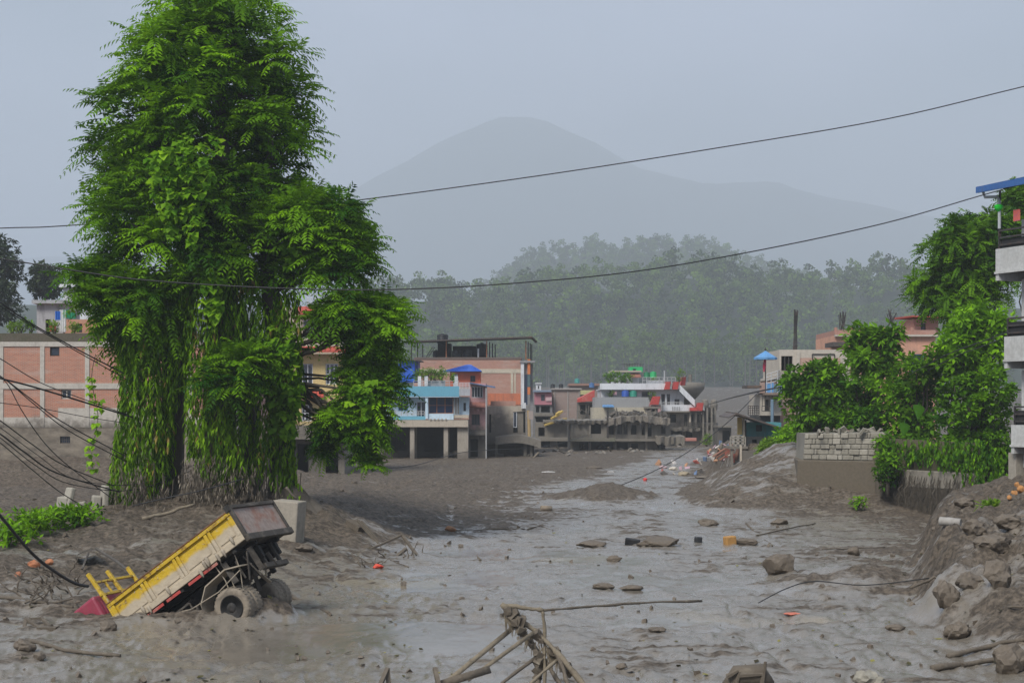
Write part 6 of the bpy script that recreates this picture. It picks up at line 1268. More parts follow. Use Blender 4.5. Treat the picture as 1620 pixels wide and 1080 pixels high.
# low green weeds on the left bank
for i, (px, py, w_) in enumerate(((8, 862, 1.3), (45, 845, 1.2), (85, 838, 1.3), (122, 832, 1.0))):
    a = GP(px, py); potted('bank_weed', px, py, a.y, w_, .62, 60, ['weed patch at the left edge of the bank', 'weed patch second from the left edge of the bank', 'thickest weed patch on the left bank', 'weed patch on the bank nearest the big tree'][i], LEAF_B, 0, i, .22, 'weeds', None, .6)
a = GP(1565, 800); potted('grass_tuft', 1568, 822, 46, .5, .45, 60, 'bright grass tuft on the right bank below the balcony house', LEAF_Y, 0, 3, .22, 'grass tuft')
potted('small_weed', 1350, 800, 71, .45, .4, 20, 'small green weed at the foot of the mud-coated wall', LEAF_B, -1, 2, .2, 'weed'); potted('small_weed', 1118, 705, 140, .9, 1.1, 26, 'green bush in the rubbish heap by the shed', LEAF_Y, 0, 4, .25, 'weed')
# ================================================================== cables
CAB = surf('cable_black', (0.022, 0.021, 0.021), .6, .3, (0.06, 0.055, 0.05), 3, streak=0, bmp=0)
def cable(pts, r, label, group=None):
    """pts: (px, py, distance); smooth spline through them"""
    q = [P(*p_) for p_ in pts]; out_ = []
    for i in range(len(q) - 1):
        p0, p1, p2, p3 = q[max(i - 1, 0)], q[i], q[i + 1], q[min(i + 2, len(q) - 1)]
        for k in range(6): t_ = k / 6; out_.append(.5 * ((2 * p1) + (p2 - p0) * t_ + (2 * p0 - 5 * p1 + 4 * p2 - p3) * t_ ** 2 + (3 * p1 - p0 - 3 * p2 + p3) * t_ ** 3))
    out_.append(q[-1]); m = MB(); m.tube(out_, r, 6); return tag(m.build('utility_cable', CAB, None, True), label, 'cable', group)
cable([(-250, 372, 62), (0, 361, 62), (105, 357, 62), (400, 334, 62), (580, 315, 62), (860, 277, 62), (1130, 235, 62), (1400, 189, 62), (1620, 137, 62), (1900, 70, 62)], .022, 'thin upper cable crossing the sky from behind the big tree to the top right')
cable([(-200, 378, 48), (0, 409, 48), (100, 425, 48), (210, 441, 48), (360, 452, 48), (520, 458, 48), (650, 457, 48), (800, 449, 48), (1000, 430, 49), (1200, 396, 51), (1400, 353, 53), (1550, 310, 55), (1640, 285, 56)], .019, 'thicker lower cable sagging in front of the tree to the blue roof')
cable([(1440, 592, 68), (1500, 560, 64), (1560, 538, 60), (1600, 523, 57)], .022, 'upper of two cables reaching the middle balcony'); cable([(1470, 585, 68), (1520, 560, 64), (1575, 540, 60), (1610, 520, 57)], .018, 'lower of two cables reaching the middle balcony')
cable([(1235, 612, 106), (1195, 620, 105), (1150, 631, 140), (1120, 640, 198)], .05, 'cable from the cream house to the round-balconied tower')
cable([(1200, 620, 104), (1160, 660, 101), (1110, 700, 98), (1050, 737, 93), (985, 766, 88), (920, 786, 84), (850, 800, 79), (780, 806, 77)], .028, 'cable drooping from the teal shed down onto the mud')
cable([(600, 741, 118), (660, 735, 125), (740, 714, 145), (860, 706, 160), (930, 688, 178)], .03, 'thin cable strung low past the blue house pillars')
LB = [([(-40, 452), (0, 478), (40, 506), (110, 546), (195, 590)], .028, 'highest black cable crossing the left brick wall'), ([(-40, 458), (0, 484), (45, 512), (115, 552), (200, 600)], .02, 'second highest cable crossing the left brick wall'), ([(-40, 545), (0, 567), (60, 603), (115, 625), (200, 655)], .018, 'cable crossing the brick wall just below its lower window'),
      ([(-40, 585), (0, 598), (50, 611), (130, 635), (210, 660)], .034, 'thickest cable crossing the lower brick wall'), ([(-40, 575), (5, 598), (45, 628), (100, 668), (200, 722)], .022, 'cable dropping from the thick one towards the tree'), ([(-40, 570), (8, 600), (55, 640), (110, 682), (200, 730)], .02, 'parallel cable just under the dropping one'),
      ([(-20, 580), (10, 605), (35, 650), (70, 700), (110, 738), (180, 790)], .018, 'steep cable curving down to the rubble at the tree foot'), ([(-40, 640), (0, 665), (50, 702), (100, 735), (180, 768)], .022, 'cable slanting over the mud-coated wall, uppermost of its fan'), ([(-40, 660), (0, 686), (40, 716), (90, 748), (190, 778)], .03, 'heaviest cable of the fan over the mud-coated wall'),
      ([(-40, 664), (0, 692), (55, 735), (110, 765), (210, 775), (300, 745)], .018, 'fan cable that reaches the dark trunk gap'), ([(-40, 672), (0, 700), (50, 742), (95, 778), (140, 805)], .02, 'lowest fan cable, ending in the rubble'), ([(-40, 632), (0, 637), (60, 645), (140, 660), (200, 669)], .014, 'almost level thin cable on the lower brick wall'),
      ([(-40, 650), (0, 676), (60, 720), (120, 758), (220, 765), (320, 730)], .014, 'thin fan cable passing behind the hanging leaves')]
for pts, r_, lb in LB: cable([(x, y, 47 + max(0, x) * .028) for x, y in pts], r_ * .8, lb)
cable([(-40, 770, 35.5), (0, 815, 36), (55, 879, 37.2), (110, 918, 38), (140, 927, 38.3)], .038, 'heavy slack cable falling to the yellow headboard at bottom left')
cable([(210, 800, 50), (260, 788, 49), (320, 775, 49), (385, 757, 50)], .02, 'pale rope stretched before the tree roots')
cable([(1200, 1015 - 62, 36), (1245, 930, 37), (1290, 919, 38), (1370, 925, 37.8), (1470, 914, 38)], .014, 'thin cable lying curled on the wet mud at the right')
# ================================================================== debris
rng = np.random.default_rng(99)
MUDR = surf('mud_rock', (0.125, 0.100, 0.073), .7, .7, (0.06, 0.049, 0.037), 2.5, streak=0, bmp=1.0, fine=12); WOOD = surf('muddy_wood', (0.105, 0.085, 0.062), .85, .6, (0.20, 0.17, 0.125), 4, streak=0, bmp=.5, fine=20); WOODP = surf('pale_muddy_wood', (0.185, 0.152, 0.105), .85, .8, (0.07, 0.057, 0.04), 4, streak=0, bmp=.6, fine=20)
def rock(name, c, size, mat_, label, seed, cat='rock', sharp=.35, group=None):
    """faceted lump: sphere cut by random planes, then roughened"""
    rg = np.random.default_rng(seed); import bmesh
    bm = bmesh.new(); bmesh.ops.create_icosphere(bm, subdivisions=3, radius=1.0); pl = unit(rg.normal(size=(9, 3))); od = rg.uniform(.62, .92, 9); nn = Noise2(seed)
    for v in bm.verts:
        p_ = np.array(v.co)
        for a, o_ in zip(pl, od):
            d_ = p_ @ a
            if d_ > o_: p_ = p_ - a * (d_ - o_) * .93
        r_ = 1 + sharp * .6 * float(nn.fbm(np.array([p_[0] * 2.2 + 3]), np.array([p_[1] * 2.2 + p_[2] * 1.7]), 4)[0]); v.co = Vector(p_ * r_ * np.array(size) / 2)
    me = bpy.data.meshes.new(name); bm.to_mesh(me); bm.free(); me.materials.append(mat_); o_ = link(name, me); o_.location = c; o_.rotation_euler = (0, 0, rg.uniform(-.4, .4)); return tag(o_, label, cat, group)
def rock_px(name, px, py, wpx, hpx, mat_, label, seed, deep=.8, cat='rock', sharp=.35):
    a = GP(px, py); k = a.y / FP; w_, h_ = wpx * k, hpx * k; return rock(name, (a.x, a.y + w_ * .3, a.z + h_ * .36), (w_, w_ * deep, h_ * 1.35), mat_, label, seed, cat, sharp)
rock_px('boulder', 1237, 908, 56, 32, MUDR, 'large mud-brown boulder standing alone in the wet mud', 3, .8, 'boulder')
for i, (px, py, w_, h_, lb) in enumerate(((1352, 878, 24, 13, 'squarish stone block on the mud right of the boulder'), (972, 888, 26, 9, 'flat mud clump left of the boulder, in the pool'), (955, 932, 38, 10, 'low mud lump at the right end of the pool'), (1000, 934, 40, 8, 'flat mud lump just right of another by the pool'), (937, 866, 48, 10, 'long low clod at the top right of the pool'), (1045, 864, 78, 14, 'broad mud-covered wreckage hump near the black box'), (1122, 832, 34, 12, 'mud hump nearest the slumped slope'), (1180, 862, 44, 10, 'mud hump beside the fallen branch'), (168, 998, 34, 16, 'brown rock under the maroon cab'), (36, 1030, 40, 18, 'rounded rock at the bottom left'), (60, 1044, 22, 12, 'small dark rock at the bottom left'), (480, 872, 30, 9, 'dark clod in front of the frame wreck'), (985, 1058, 22, 8, 'small clod right of the foreground frame'), (940, 742, 26, 5, 'far lump in the grey sheet of water'), (1040, 1000, 30, 8, 'clod in the rippled mud right of the long pole'), (1235, 830, 30, 9, 'stone at the toe of the mud slope'), (1418, 998, 34, 10, 'dark clump before the eroded bank'), (560, 765, 10, 4, 'small pale stone on the far brown mud'))): rock_px('mud_clump' if h_ < 16 else 'rock', px, py, w_, h_, MUDR, lb, 20 + i, .7)
for i, (px, py, w_, h_, lb) in enumerate(((1540, 930, 46, 26, 'smooth rounded stone at the foot of the right bank'), (1585, 925, 50, 40, 'grey block stone in the right bank'), (1575, 870, 60, 22, 'layered slab of mud high on the right bank'), (1600, 835, 50, 20, 'mud slab under the grass tuft'), (1545, 845, 40, 24, 'hunched clod on the right bank crest'), (1500, 960, 44, 40, 'dark undercut clod at the scarp of the right bank'), (1520, 1010, 46, 24, 'mud clod right of the scarp foot'), (1605, 1065, 70, 40, 'dark wet lump in the bottom right corner'), (1378, 1085, 50, 22, 'yellowish stone at the bottom edge'), (1530, 800, 34, 14, 'mud clod on the slope below the steps'))): rock_px('bank_stone', px, py, w_, h_, MUDR if i != 8 else STN, lb, 60 + i, .8, 'rock', .6)
for i, (px, py, w_, h_) in enumerate(((1606, 784, 12, 9), (1616, 778, 13, 10), (1610, 770, 9, 7), (1598, 790, 9, 6))): rock_px('orange_stone', px, py, w_, h_, surf('orange_earth', (0.42, 0.20, 0.07), .9, .4, streak=0), ['orange stone by the steps, front one', 'largest orange stone by the steps', 'small orange stone by the steps, farthest', 'lowest orange stone by the steps'][i], 90 + i)
# slab blocks by the tree
def slab(name, px, py, w_, h_, dep, mat_, label, cat='block', tilt=(0, 0, 0), bevel=.04, d=None):
    a = GP(px, py) if d is None else P(px, py, d); k = a.y / FP; m = MB(); W_, H_ = w_ * k, h_ * k; m.box(-W_ / 2, W_ / 2, 0, dep, -.15, H_); o_ = m.build(name, mat_, None, bevel=bevel); o_.location = a; o_.rotation_euler = [R(q) for q in tilt]; return tag(o_, label, cat)
slab('concrete_block', 447, 853, 44, 60, .8, surf('pale_block', (0.30, 0.265, 0.21), .9, .7, (0.16, 0.135, 0.105), 1.5), 'pale concrete block upright behind the truck tailgate', tilt=(0, 4, -12))
for i, (px, py, w_, h_, t_, lb) in enumerate(((97, 806, 18, 20, 5, 'pale block leftmost in the rubble left of the tree'), (128, 808, 16, 14, -8, 'low block in the middle of the rubble left of the tree'), (152, 806, 14, 22, 6, 'block standing nearest the left leaf curtain'), (168, 800, 9, 32, 3, 'thin upright stone beside the left leaf curtain'), (112, 795, 8, 24, 14, 'leaning stone behind the rubble blocks'))): slab('rubble_block', px, py, w_, h_, .5, STN2, lb, 'block', (0, t_, 10 * i), .05, 53.5)
mudt = surf('tin_sheet_muddy', (0.07, 0.062, 0.052), .7, .7, (0.17, 0.145, 0.115), 2.5, streak=.2)
slab('oil_drum_piece', 1106, 858, 11, 9, .25, surf('black_plastic', (0.015, 0.016, 0.018), .5, .3), 'small black box sitting in the mud', 'box', (0, 3, 10)); slab('crate', 1158, 860, 18, 12, .3, surf('orange_crate', (0.40, 0.21, 0.06), .7, .5, (0.15, 0.12, 0.09), 4), 'orange-brown crate sitting in the mud beside the black box', 'crate', (0, -4, 20))
slab('black_panel', 1000, 862, 24, 10, .12, surf('black_plastic', (0, 0, 0)), 'black panel stuck in the mud left of the hump', 'panel', (20, 8, -10))
def cyl_px(name, px, py, lpx, rpx, mat_, label, cat, yaw=.2):
    a = GP(px, py); k = a.y / FP; l_, r_ = lpx * k / 2, rpx * k; m = MB(); m.lathe([(r_ * .85, -l_), (r_, -l_ * .95), (r_, -l_ * .3), (r_ * 1.05, -l_ * .25), (r_ * 1.05, l_ * .25), (r_, l_ * .3), (r_, l_ * .95), (r_ * .85, l_), (r_ * .8, l_ * .93)], 16, (0, 0, 0), 'x'); o_ = m.build(name, mat_, None, True); o_.location = a + Vector((0, 0, r_ * .6)); o_.rotation_euler = (0, .06, yaw); return tag(o_, label, cat)
cyl_px('barrel', 864, 807, 18, 4.5, surf('tan_barrel', (0.27, 0.215, 0.15), .8, .6), 'tan barrel lying on the mud in mid-distance', 'barrel', .3); cyl_px('pipe', 1503, 832, 34, 7, surf('pale_pipe2', (0.30, 0.28, 0.25), .7, .6), 'pale concrete pipe lying at the toe of the right bank', 'pipe', -.5)
for i, (px, py, w_, h_, c, lb) in enumerate(((712, 840, 20, 8, (0.34, 0.17, 0.08), 'orange-brown chunk on the far edge of the pool'), (598, 899, 18, 7, (0.62, 0.06, 0.03), 'red rag under the frame wreck'), (1021, 760, 8, 4, (0.60, 0.04, 0.04), 'red scrap on the far mud'), (1050, 741, 14, 5, (0.50, 0.36, 0.38), 'pinkish rag heap on the far mud'), (1066, 743, 16, 5, (0.55, 0.50, 0.42), 'cream plank-like scrap on the far mud'), (1010, 1000 - 32, 6, 3, (0.1, 0.09, 0.08), 'tiny dark scrap beyond the long pole'), (1255, 973, 28, 4, (0.48, 0.15, 0.10), 'flat red-orange scrap in the wet mud'), (1083, 752, 22, 6, (0.30, 0.25, 0.17), 'tan board on the far mud'), (1115, 757, 30, 4, (0.16, 0.135, 0.105), 'dark board on the far mud'), (868, 748, 24, 3, (0.5, 0.48, 0.44), 'white strip lying on the far mud'), (966, 747, 12, 2, (0.6, 0.58, 0.55), 'white scrap floating in the grey sheet'), (52, 898, 22, 12, (0.38, 0.14, 0.06), 'orange brick lumps heap at the left, bigger one'), (76, 893, 16, 9, (0.42, 0.17, 0.08), 'orange brick lump at the left, upper one'), (28, 912, 14, 8, (0.30, 0.12, 0.06), 'orange brick lump nearest the left edge'))): rock_px('scrap' if i < 11 else 'brick_lump', px, py, w_, h_, surf('scrap%d' % i, c, .8, .5, (0.16, 0.135, 0.105), 6, streak=0), lb, 120 + i, .6, 'scrap' if i < 11 else 'brick')
# sticks, poles, branches
def stick(name, pts, r_, mat_, label, cat='stick', d=None, n=7):
    q = [GP(p_[0], p_[1]) + Vector((0, 0, .02)) if len(p_) == 2 else P(*p_) for p_ in pts]; m = MB(); qq = []
    for i in range(len(q) - 1):
        for k in range(4): qq.append(q[i].lerp(q[i + 1], k / 4) + Vector((rng.normal(0, .01), 0, rng.normal(0, .01))))
    qq.append(q[-1]); m.tube(qq, [r_ * (1.1 - .35 * i / len(qq)) * rng.uniform(.85, 1.15) for i in range(len(qq))], n); return tag(m.build(name, mat_, None, True), label, cat)
stick('log', [(465, 948), (495, 960, 38.0), (520, 970)], .05, WOOD, 'dark twisted log lying right of the truck', 'log'); stick('branch', [(735, 850, 57), (741, 868, 56.5), (760, 886)], .045, WOOD, 'bent stick standing out of the pool', 'branch'); stick('branch', [(1180, 827, 61), (1198, 846, 60), (1222, 864)], .035, WOOD, 'fallen branch slanting on the mud above the boulder', 'branch')
stick('branch', [(1196, 848), (1240, 838), (1290, 828)], .03, WOOD, 'thin branch lying crosswise to the fallen one', 'branch'); stick('branch', [(835, 838), (855, 832), (875, 840)], .03, WOOD, 'small arched twig near the orange-brown chunk', 'branch'); stick('pole', [(770, 838), (830, 837)], .03, WOOD, 'dark pole lying flat on the far edge of the pool', 'pole')
stick('pole', [(40, 1012), (100, 1030), (190, 1038)], .045, WOOD, 'muddy pole lying along the bottom left', 'pole'); stick('pole', [(-10, 944), (50, 952), (115, 962)], .05, WOOD, 'muddy pole along the foot of the left bank', 'pole'); stick('pole', [(1476, 1058), (1530, 1052), (1640, 1032)], .06, WOOD, 'wet plank-like pole at the bottom right', 'pole'); stick('pole', [(1500, 1040), (1570, 1022), (1640, 1010)], .05, WOOD, 'second pole beside the wet one at the bottom right', 'pole'); stick('stick', [(1403, 1035), (1415, 1044)], .02, WOOD, 'short dark stick on the mud before the right bank'); stick('stick', [(1595, 962), (1640, 960)], .03, WOOD, 'dark stick jutting in from the right edge'); stick('stick', [(1300, 870), (1345, 868), (1400, 866)], .02, WOOD, 'thin stick lying behind the squarish stone'); stick('stick', [(1440, 930, 36), (1478, 912, 36.5), (1510, 922, 36)], .03, WOOD, 'curved root sticking out of the eroded scarp')
# dead sticks heaped at the foot of the left bank
for i in range(40):
    px, py = rng.uniform(0, 125), rng.uniform(908, 958); a = GP(px, py); e = a + Vector((rng.normal(0, .5), rng.normal(0, .3), rng.uniform(.1, .5))); m = MB(); limb(m, a, e, .025, .012, rng, 5, .15); tag(m.build('dry_stick', WOOD), 'dry stick in the tangle at the foot of the left bank', 'stick', 'tangled dry sticks on the left bank')
# foreground twisted pole frame
fr = thing('wrecked_frame', P(850, 1085, 26), 'twisted frame of muddy poles and planks jutting up at the bottom centre', 'wreckage')
def member(name, pts, r_, mat_=WOODP, flat=False):
    r_ *= .72; m = MB(); q = [P(*p_) for p_ in pts]
    if flat: [m.beam(a, b_, r_ * 2, r_ * .7, (0, -1, .3)) for a, b_ in zip(q[:-1], q[1:])]
    else:
        qq = []
        for a, b_ in zip(q[:-1], q[1:]): qq += [a.lerp(b_, k / 5) + Vector((rng.normal(0, .006), 0, rng.normal(0, .006))) for k in range(5)]
        m.tube(qq + [q[-1]], [r_ * rng.uniform(.65, 1.35) for _ in range(len(qq) + 1)], 7)
    return m.build(name, mat_, fr, True)
member('spine', [(793, 955, 26), (815, 975, 26), (848, 998, 26), (882, 1032, 25.8), (925, 1085, 25.5), (950, 1120, 25)], .062); member('inner_spine', [(800, 962, 26.1), (812, 988, 26.2), (835, 1008, 26.2), (852, 1034, 26.1), (850, 1110, 25.8)], .07, WOOD); member('lower_strut', [(835, 1008, 26.2), (862, 1045, 26), (905, 1110, 25.6)], .045, WOOD)
member('cross_pole', [(798, 957, 26), (830, 961, 26), (860, 965, 26)], .05); member('long_pole', [(860, 965, 26), (930, 959, 26.6), (1000, 953, 27.3), (1110, 950, 28.2)], .028, WOOD); member('upright', [(858, 963, 26), (862, 1000, 26), (860, 1100, 25.8)], .04); member('plank', [(812, 992, 26.1), (690, 1092, 25)], .055, WOODP, True); member('plank', [(844, 1000, 25.9), (740, 1075, 25.2)], .045, WOODP, True); member('board', [(690, 1084, 25), (775, 1058, 25.4)], .085, WOOD, True)
member('brace', [(848, 1040, 26), (770, 1098, 25.2)], .045, WOOD); member('brace', [(884, 1042, 25.8), (820, 1095, 25.2)], .04); member('brace', [(882, 1034, 25.8), (905, 1100, 25.3)], .055, WOOD)
m = MB()
for k in range(90):
    px = rng.uniform(798, 885); t_ = (px - 797) / 88; py = 962 + t_ * 75 + rng.uniform(0, 12); a = P(px, py, 25.95); m.tube([a, a + Vector((rng.normal(0, .03), -.01, -rng.uniform(.06, .32)))], [.012, .004], 4)
tag(m.build('hanging_straw', WOODP, fr), kind='stuff')
m = MB()
for k in range(46):
    t_ = rng.random(); q_ = [(797, 957), (848, 998), (882, 1034), (920, 1078)] if k % 3 else [(800, 962), (835, 1008), (852, 1036), (851, 1085)]; j = min(2, int(t_ * 3)); f_ = t_ * 3 - j; px = q_[j][0] * (1 - f_) + q_[j + 1][0] * f_; py = q_[j][1] * (1 - f_) + q_[j + 1][1] * f_ + 3; a = P(px + rng.normal(0, 2), py, 25.95); s = rng.uniform(.03, .085); m.T = Matrix.Translation(a) @ Euler(rng.uniform(0, 6, 3)).to_matrix().to_4x4()
    m.hexa([(-s, -s, -s), (s * .8, -s * .7, -s * 1.2), (s, s * .8, -s * .8), (-s * .7, s, -s), (-s * .6, -s * .8, s * 1.3), (s * .7, -s * .6, s), (s * .6, s * .7, s * 1.2), (-s * .8, s * .6, s)])
m.T = None; tag(m.build('caked_mud', WOOD, fr), kind='stuff')
for i, pts in enumerate(([(594, 1100, 24.5), (613, 1057, 25), (617, 1110, 24.8)], [(688, 1056, 25), (700, 1110, 24.6)])): 
    m = MB(); [m.beam(P(*a), P(*b_), .07, .05) for a, b_ in zip(pts[:-1], pts[1:])]; tag(m.build('bent_bar', WOOD), ['bent bar poking up left of the foreground frame', 'short post poking up beside the foreground frame'][i], 'bar')
# half-sunk metal frame in mid-left
fr = thing('bent_metal_frame', GP(610, 890), 'bent angle-iron frame half sunk in mud right of the truck', 'wreckage')
for nm, pts, r_ in (('rail', [(566, 823, 53), (592, 853, 52.5), (620, 884, 51.5)], .05), ('rail', [(572, 824, 53.3), (600, 856, 52.8), (626, 880, 52)], .035), ('arm', [(576, 872, 50.5), (605, 860, 51), (636, 846, 51.5)], .045), ('arm', [(636, 846, 51.5), (650, 865, 51), (668, 888, 50)], .045), ('foot', [(605, 896, 49.5), (625, 882, 50), (642, 868, 50.6)], .06), ('foot', [(596, 878, 50), (640, 888, 49.8)], .05), ('plate', [(552, 826, 53.4), (572, 838, 53)], .16)):
    m = MB(); q = [P(*p_) for p_ in pts]; [m.beam(a, b_, r_ * 2, r_ * 1.3) for a, b_ in zip(q[:-1], q[1:])]; m.build(nm, WOOD, fr)
for i in range(20):
    a = GP(rng.uniform(570, 670), rng.uniform(872, 898)); m = MB(); limb(m, a, a + Vector((rng.normal(0, .35), rng.normal(0, .2), rng.uniform(.05, .5))), .022, .01, rng, 5); tag(m.build('dry_stick', WOOD), 'dry stick caught under the bent angle-iron frame', 'stick', 'sticks caught in the bent frame')
# bent bracket at the far left, tin sheet on the bank
fr = thing('bent_bracket', GP(60, 1000), 'rusty bent bracket like a broken chair at the left', 'wreckage')
for nm, pts in (('leg', [(36, 1006, 33.5), (41, 978, 34)]), ('top_bar', [(41, 978, 34), (62, 993, 33.6)]), ('side_bar', [(45, 979, 34.4), (66, 977, 34.4)]), ('side_bar', [(66, 977, 34.4), (78, 990, 34)])): m = MB(); m.beam(P(*pts[0]), P(*pts[1]), .07, .05); m.build(nm, WOOD, fr)
m = MB(); m.box(PX(60, 33.5), PX(90, 33.5), 33.4, 33.7, PZ(1003, 33.5), PZ(991, 33.5)); m.build('plate', WOOD, fr); m = MB(); m.tube([P(36, 1006, 33.5), P(46, 1008, 33.2)], .05, 6); m.build('foot', WOOD, fr)
fr = thing('buckled_tin_sheet', GP(160, 885), 'buckled dark tin sheet with a long rod on the bank left of the truck', 'wreckage')
m = MB(); pf = [(120, 884), (123, 876), (135, 870), (150, 867), (158, 872)]
for (a, b_), (c, e) in zip(pf[:-1], pf[1:]): m.hexa([P(a, b_ + 2, 42), P(c, e + 2, 42), P(c, e + 2, 43.2), P(a, b_ + 2, 43.2), P(a, b_, 42), P(c, e, 42), P(c, e, 43.2), P(a, b_, 43.2)])
m.build('sheet', mudt, fr); m = MB(); m.tube([P(152, 867, 42.2), P(185, 888, 41), P(222, 918, 39)], .045, 6); m.build('rod', mudt, fr); m = MB(); m.tube([P(130, 900, 41.4), P(140, 874, 42)], .03, 6); m.build('strut', mudt, fr)
# beam in front of the tree roots, stump with sticks at the bottom right
stick('plank', [(225, 822), (262, 812, 51), (306, 798, 51)], .06, WOODP, 'broken plank lying across the tree roots', 'plank'); stick('pole', [(452, 770, 50), (470, 790, 50)], .04, WOOD, 'short pole leaning on the pale concrete block', 'pole')
st = thing('stump', GP(1178, 1072), 'muddy stump with upright stick at the bottom edge', 'stump')
m = MB(); a = P(1178, 1085, 26.8); m.tube([a + Vector((-.3, 0, -.1)), a + Vector((-.1, 0, .18)), a + Vector((.25, 0, .2)), a + Vector((.4, 0, 0))], [.16, .2, .2, .14], 10); m.build('root_mass', WOOD, st, True)
for p0, p1, r_ in (((1150, 1070), (1168, 1060), .05), ((1165, 1085), (1170, 1062), .04), ((1170, 1068), (1208, 1066), .05), ((1206, 1080), (1211, 1046), .045)): m = MB(); m.tube([P(*p0, 26.6), P(*p1, 26.6)], [r_, r_ * .6], 6); m.build('stick', WOOD, st)
# pale floor slab beside the blue house
m = MB(); D = 140; pts = [(590, 706), (640, 704), (690, 711), (735, 716), (722, 722), (660, 720), (600, 714)]
q = [GP(x, y) + Vector((0, 0, .12)) for x, y in pts]; b0 = m.vert(*q); b1 = m.vert(*[p_ - Vector((0, 0, .6)) for p_ in q]); k = len(q); m.face(*[b0 + i for i in range(k)][::-1]); [m.face(b0 + i, b0 + (i + 1) % k, b1 + (i + 1) % k, b1 + i) for i in range(k)]; tag(m.build('broken_floor_slab', surf('cream_floor', (0.40, 0.35, 0.27), .85, .7, (0.17, 0.145, 0.115), .8, streak=0)), 'pale cream floor slab lying tilted before the blue house', 'slab')
rock_px('rubble_heap', 722, 724, 34, 12, surf('dark_rubble', (0.05, 0.044, 0.036), .9, .5, streak=0), 'dark rubble lump below the blue house corner', 201, .6, 'rubble')
# rubbish heap by the shed
PAL = [(0.45, 0.40, 0.33), (0.40, 0.10, 0.07), (0.5, 0.46, 0.42), (0.10, 0.09, 0.08), (0.42, 0.22, 0.12), (0.45, 0.30, 0.34), (0.22, 0.19, 0.15), (0.12, 0.18, 0.3)]
for i in range(46):
    px = rng.normal(1135, 20) if i < 32 else rng.uniform(1035, 1110); py = (rng.uniform(712, 736) if i < 32 else rng.uniform(732, 752)); a = GP(px, py); s = rng.uniform(.12, .42); m = MB(); m.T = Euler(rng.uniform(0, 6, 3)).to_matrix().to_4x4(); m.hexa([(-s, -s * .5, -s * .15), (s * .8, -s * .6, -s * .1), (s, s * .5, -s * .2), (-s * .7, s * .4, -s * .1), (-s * .9, -s * .5, s * .2), (s * .8, -s * .4, s * .12), (s * .9, s * .5, s * .2), (-s * .8, s * .5, s * .15)]); m.T = None
    hgt = max(0, .5 - abs(px - 1140) * .018) * rng.uniform(0, 1.6) if i < 32 else .05; o_ = m.build('rubbish_piece', surf('rubbish%d' % (i % 8), PAL[i % 8], .85, .4, streak=0), bevel=.03); o_.location = a + Vector((0, 0, hgt)); tag(o_, 'small piece of broken rubbish strewn in front of the teal shed', 'rubbish', 'rubbish strewn by the shed')
for i, (a, b_) in enumerate((((1128, 722), (1152, 706)), ((1132, 724), (1156, 708)), ((1138, 728), (1160, 711)), ((1158, 724), (1156, 700)), ((1164, 728), (1168, 706)))): m = MB(); d_ = 104; m.beam(P(*a, d_), P(*b_, d_ + .5), .22, .06); tag(m.build('broken_board', surf('red_board', (0.26, 0.12, 0.08), .85, .6)), ['lowest-left of three slanted boards on the rubbish heap', 'middle of three slanted boards on the rubbish heap', 'right of three slanted boards on the rubbish heap', 'upright dark board on the rubbish heap', 'upright board beside the muddy net post'][i], 'board')
nt_ = thing('mud_net', GP(1172, 736), 'mud-grey net screen on a post at the edge of the slumped mud', 'net'); m = MB(); m.beam(P(1172, 742, 96), P(1172, 704, 96), .12); m.build('post', CRS, nt_)
m = MB(); m.hexa([P(1173, 745, 96), P(1228, 722, 96), P(1228, 722, 96.1), P(1173, 745, 96.1), P(1173, 712, 96), P(1215, 714, 96), P(1215, 714, 96.1), P(1173, 712, 96.1)]); m.build('screen', surf('net_grey', (0.14, 0.125, 0.105), .9, .5), nt_)
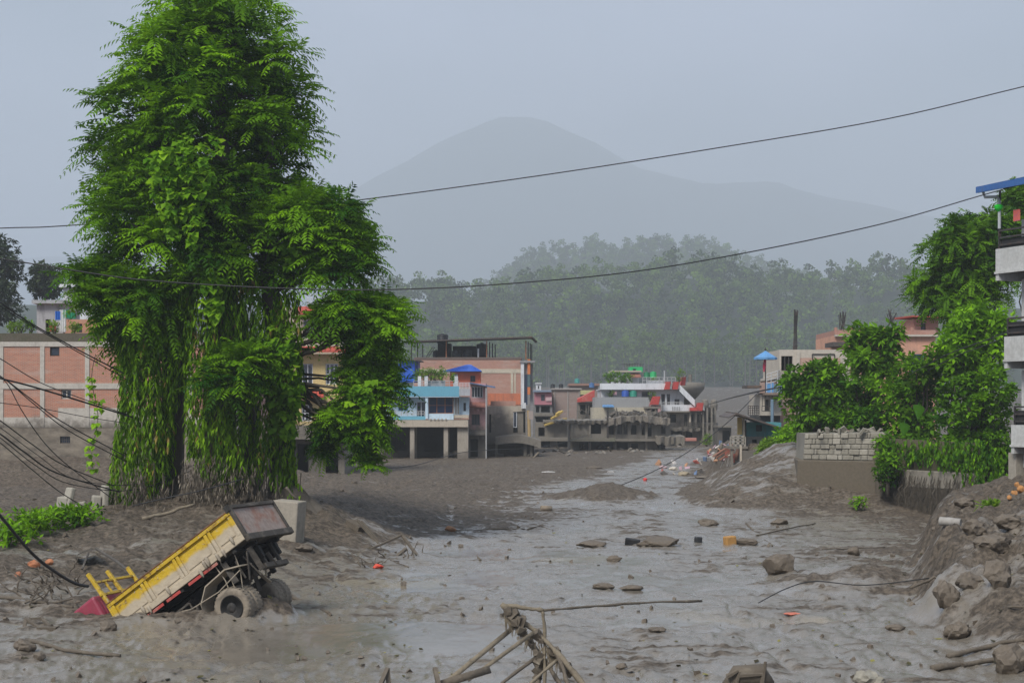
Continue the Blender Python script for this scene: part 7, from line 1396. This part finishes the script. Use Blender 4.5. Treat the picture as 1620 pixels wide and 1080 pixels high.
# rubble and splintered timber at the feet of the ruined houses
for i in range(60):
    px = rng.uniform(735, 1075); py = rng.uniform(712, 724) if px < 900 else rng.uniform(709, 718) - max(0, px - 1020) * .22; a = GP(px, py); s = rng.uniform(.15, .55); m = MB(); m.T = Euler((rng.normal(0, .5), rng.normal(0, .5), rng.uniform(0, 6))).to_matrix().to_4x4()
    if i % 3: m.hexa([(-s, -s * .6, -s * .3), (s * .8, -s * .7, -s * .25), (s, s * .5, -s * .3), (-s * .7, s * .6, -s * .2), (-s * .8, -s * .5, s * .25), (s * .7, -s * .5, s * .2), (s * .8, s * .4, s * .3), (-s * .8, s * .5, s * .2)])
    else: m.box(-s * 2.2, s * 2.2, -.08, .08, -.04, .04)
    m.T = None; o_ = m.build('rubble_piece' if i % 3 else 'splintered_board', [MUDD, MUDW, CHIP][i % 3] if i % 3 else WOODP); o_.location = a + Vector((0, 0, .05)); tag(o_, 'broken lump of rubble at the foot of the ruined houses' if i % 3 else 'splintered board in the rubble before the ruined houses', 'rubble' if i % 3 else 'board', 'rubble lumps at the ruins' if i % 3 else 'splintered boards at the ruins')
# loose leaves and twigs flecking the mud
V = []; H = []
for i in range(420):
    px, py = rng.uniform(0, 1620), 780 + 300 * rng.random() ** 1.2; a = GP(px, py); s = rng.uniform(.03, .09); V.append(leaf_quads(np.array([[a.x, a.y, a.z + .02]]), s, rng, np.array([[0, 0, 3.0]]))); H += [rng.choice([.05, .1, .3, .9, .5])] * 4
o_ = link('fallen_leaves', np_mesh('fallen_leaves', np.concatenate(V), np.arange(len(H)).reshape(-1, 4), leafmat('litter', (0.03, 0.026, 0.02), (0.22, 0.20, 0.05), .1, .8), False, {'hue': H})); tag(o_, 'scattered fallen leaves and scraps flecking the mud', 'leaves', kind='stuff')
m = MB()
for i in range(170):
    px, py = rng.uniform(0, 1620), 770 + 310 * rng.random() ** 1.1; a = GP(px, py); s = rng.uniform(.015, .05) * (1 + a.y / 50); m.T = Matrix.Translation(a) @ Euler(rng.uniform(0, 6, 3)).to_matrix().to_4x4(); m.hexa([(-s, -s, -s * .6), (s, -s * .8, -s * .5), (s * .9, s, -s * .6), (-s * .8, s * .7, -s * .4), (-s * .7, -s * .6, s * .5), (s * .6, -s * .7, s * .4), (s * .5, s * .6, s * .6), (-s * .8, s * .6, s * .4)])
m.T = None; tag(m.build('pebbles', MUDR), 'small clods and pebbles scattered over the mud', 'pebbles', kind='stuff')
# ================================================================== the damp air
mb = MB(); mb.box(-9000, 9000, -150, 10500, -60, 1370)
hm = bpy.data.materials.new('haze'); hm.use_nodes = True; t = hm.node_tree; t.nodes.clear()
o = t.nodes.new('ShaderNodeOutputMaterial'); pv = t.nodes.new('ShaderNodeVolumePrincipled'); t.links.new(pv.outputs[0], o.inputs['Volume'])
pv.inputs['Density'].default_value = 0.00039; pv.inputs['Color'].default_value = (0.79, 0.84, 0.875, 1); pv.inputs['Anisotropy'].default_value = 0.0
pv.inputs['Density Attribute'].default_value = ''
tag(mb.build('haze', hm), 'pale rain haze filling the valley air', 'haze', kind='stuff')
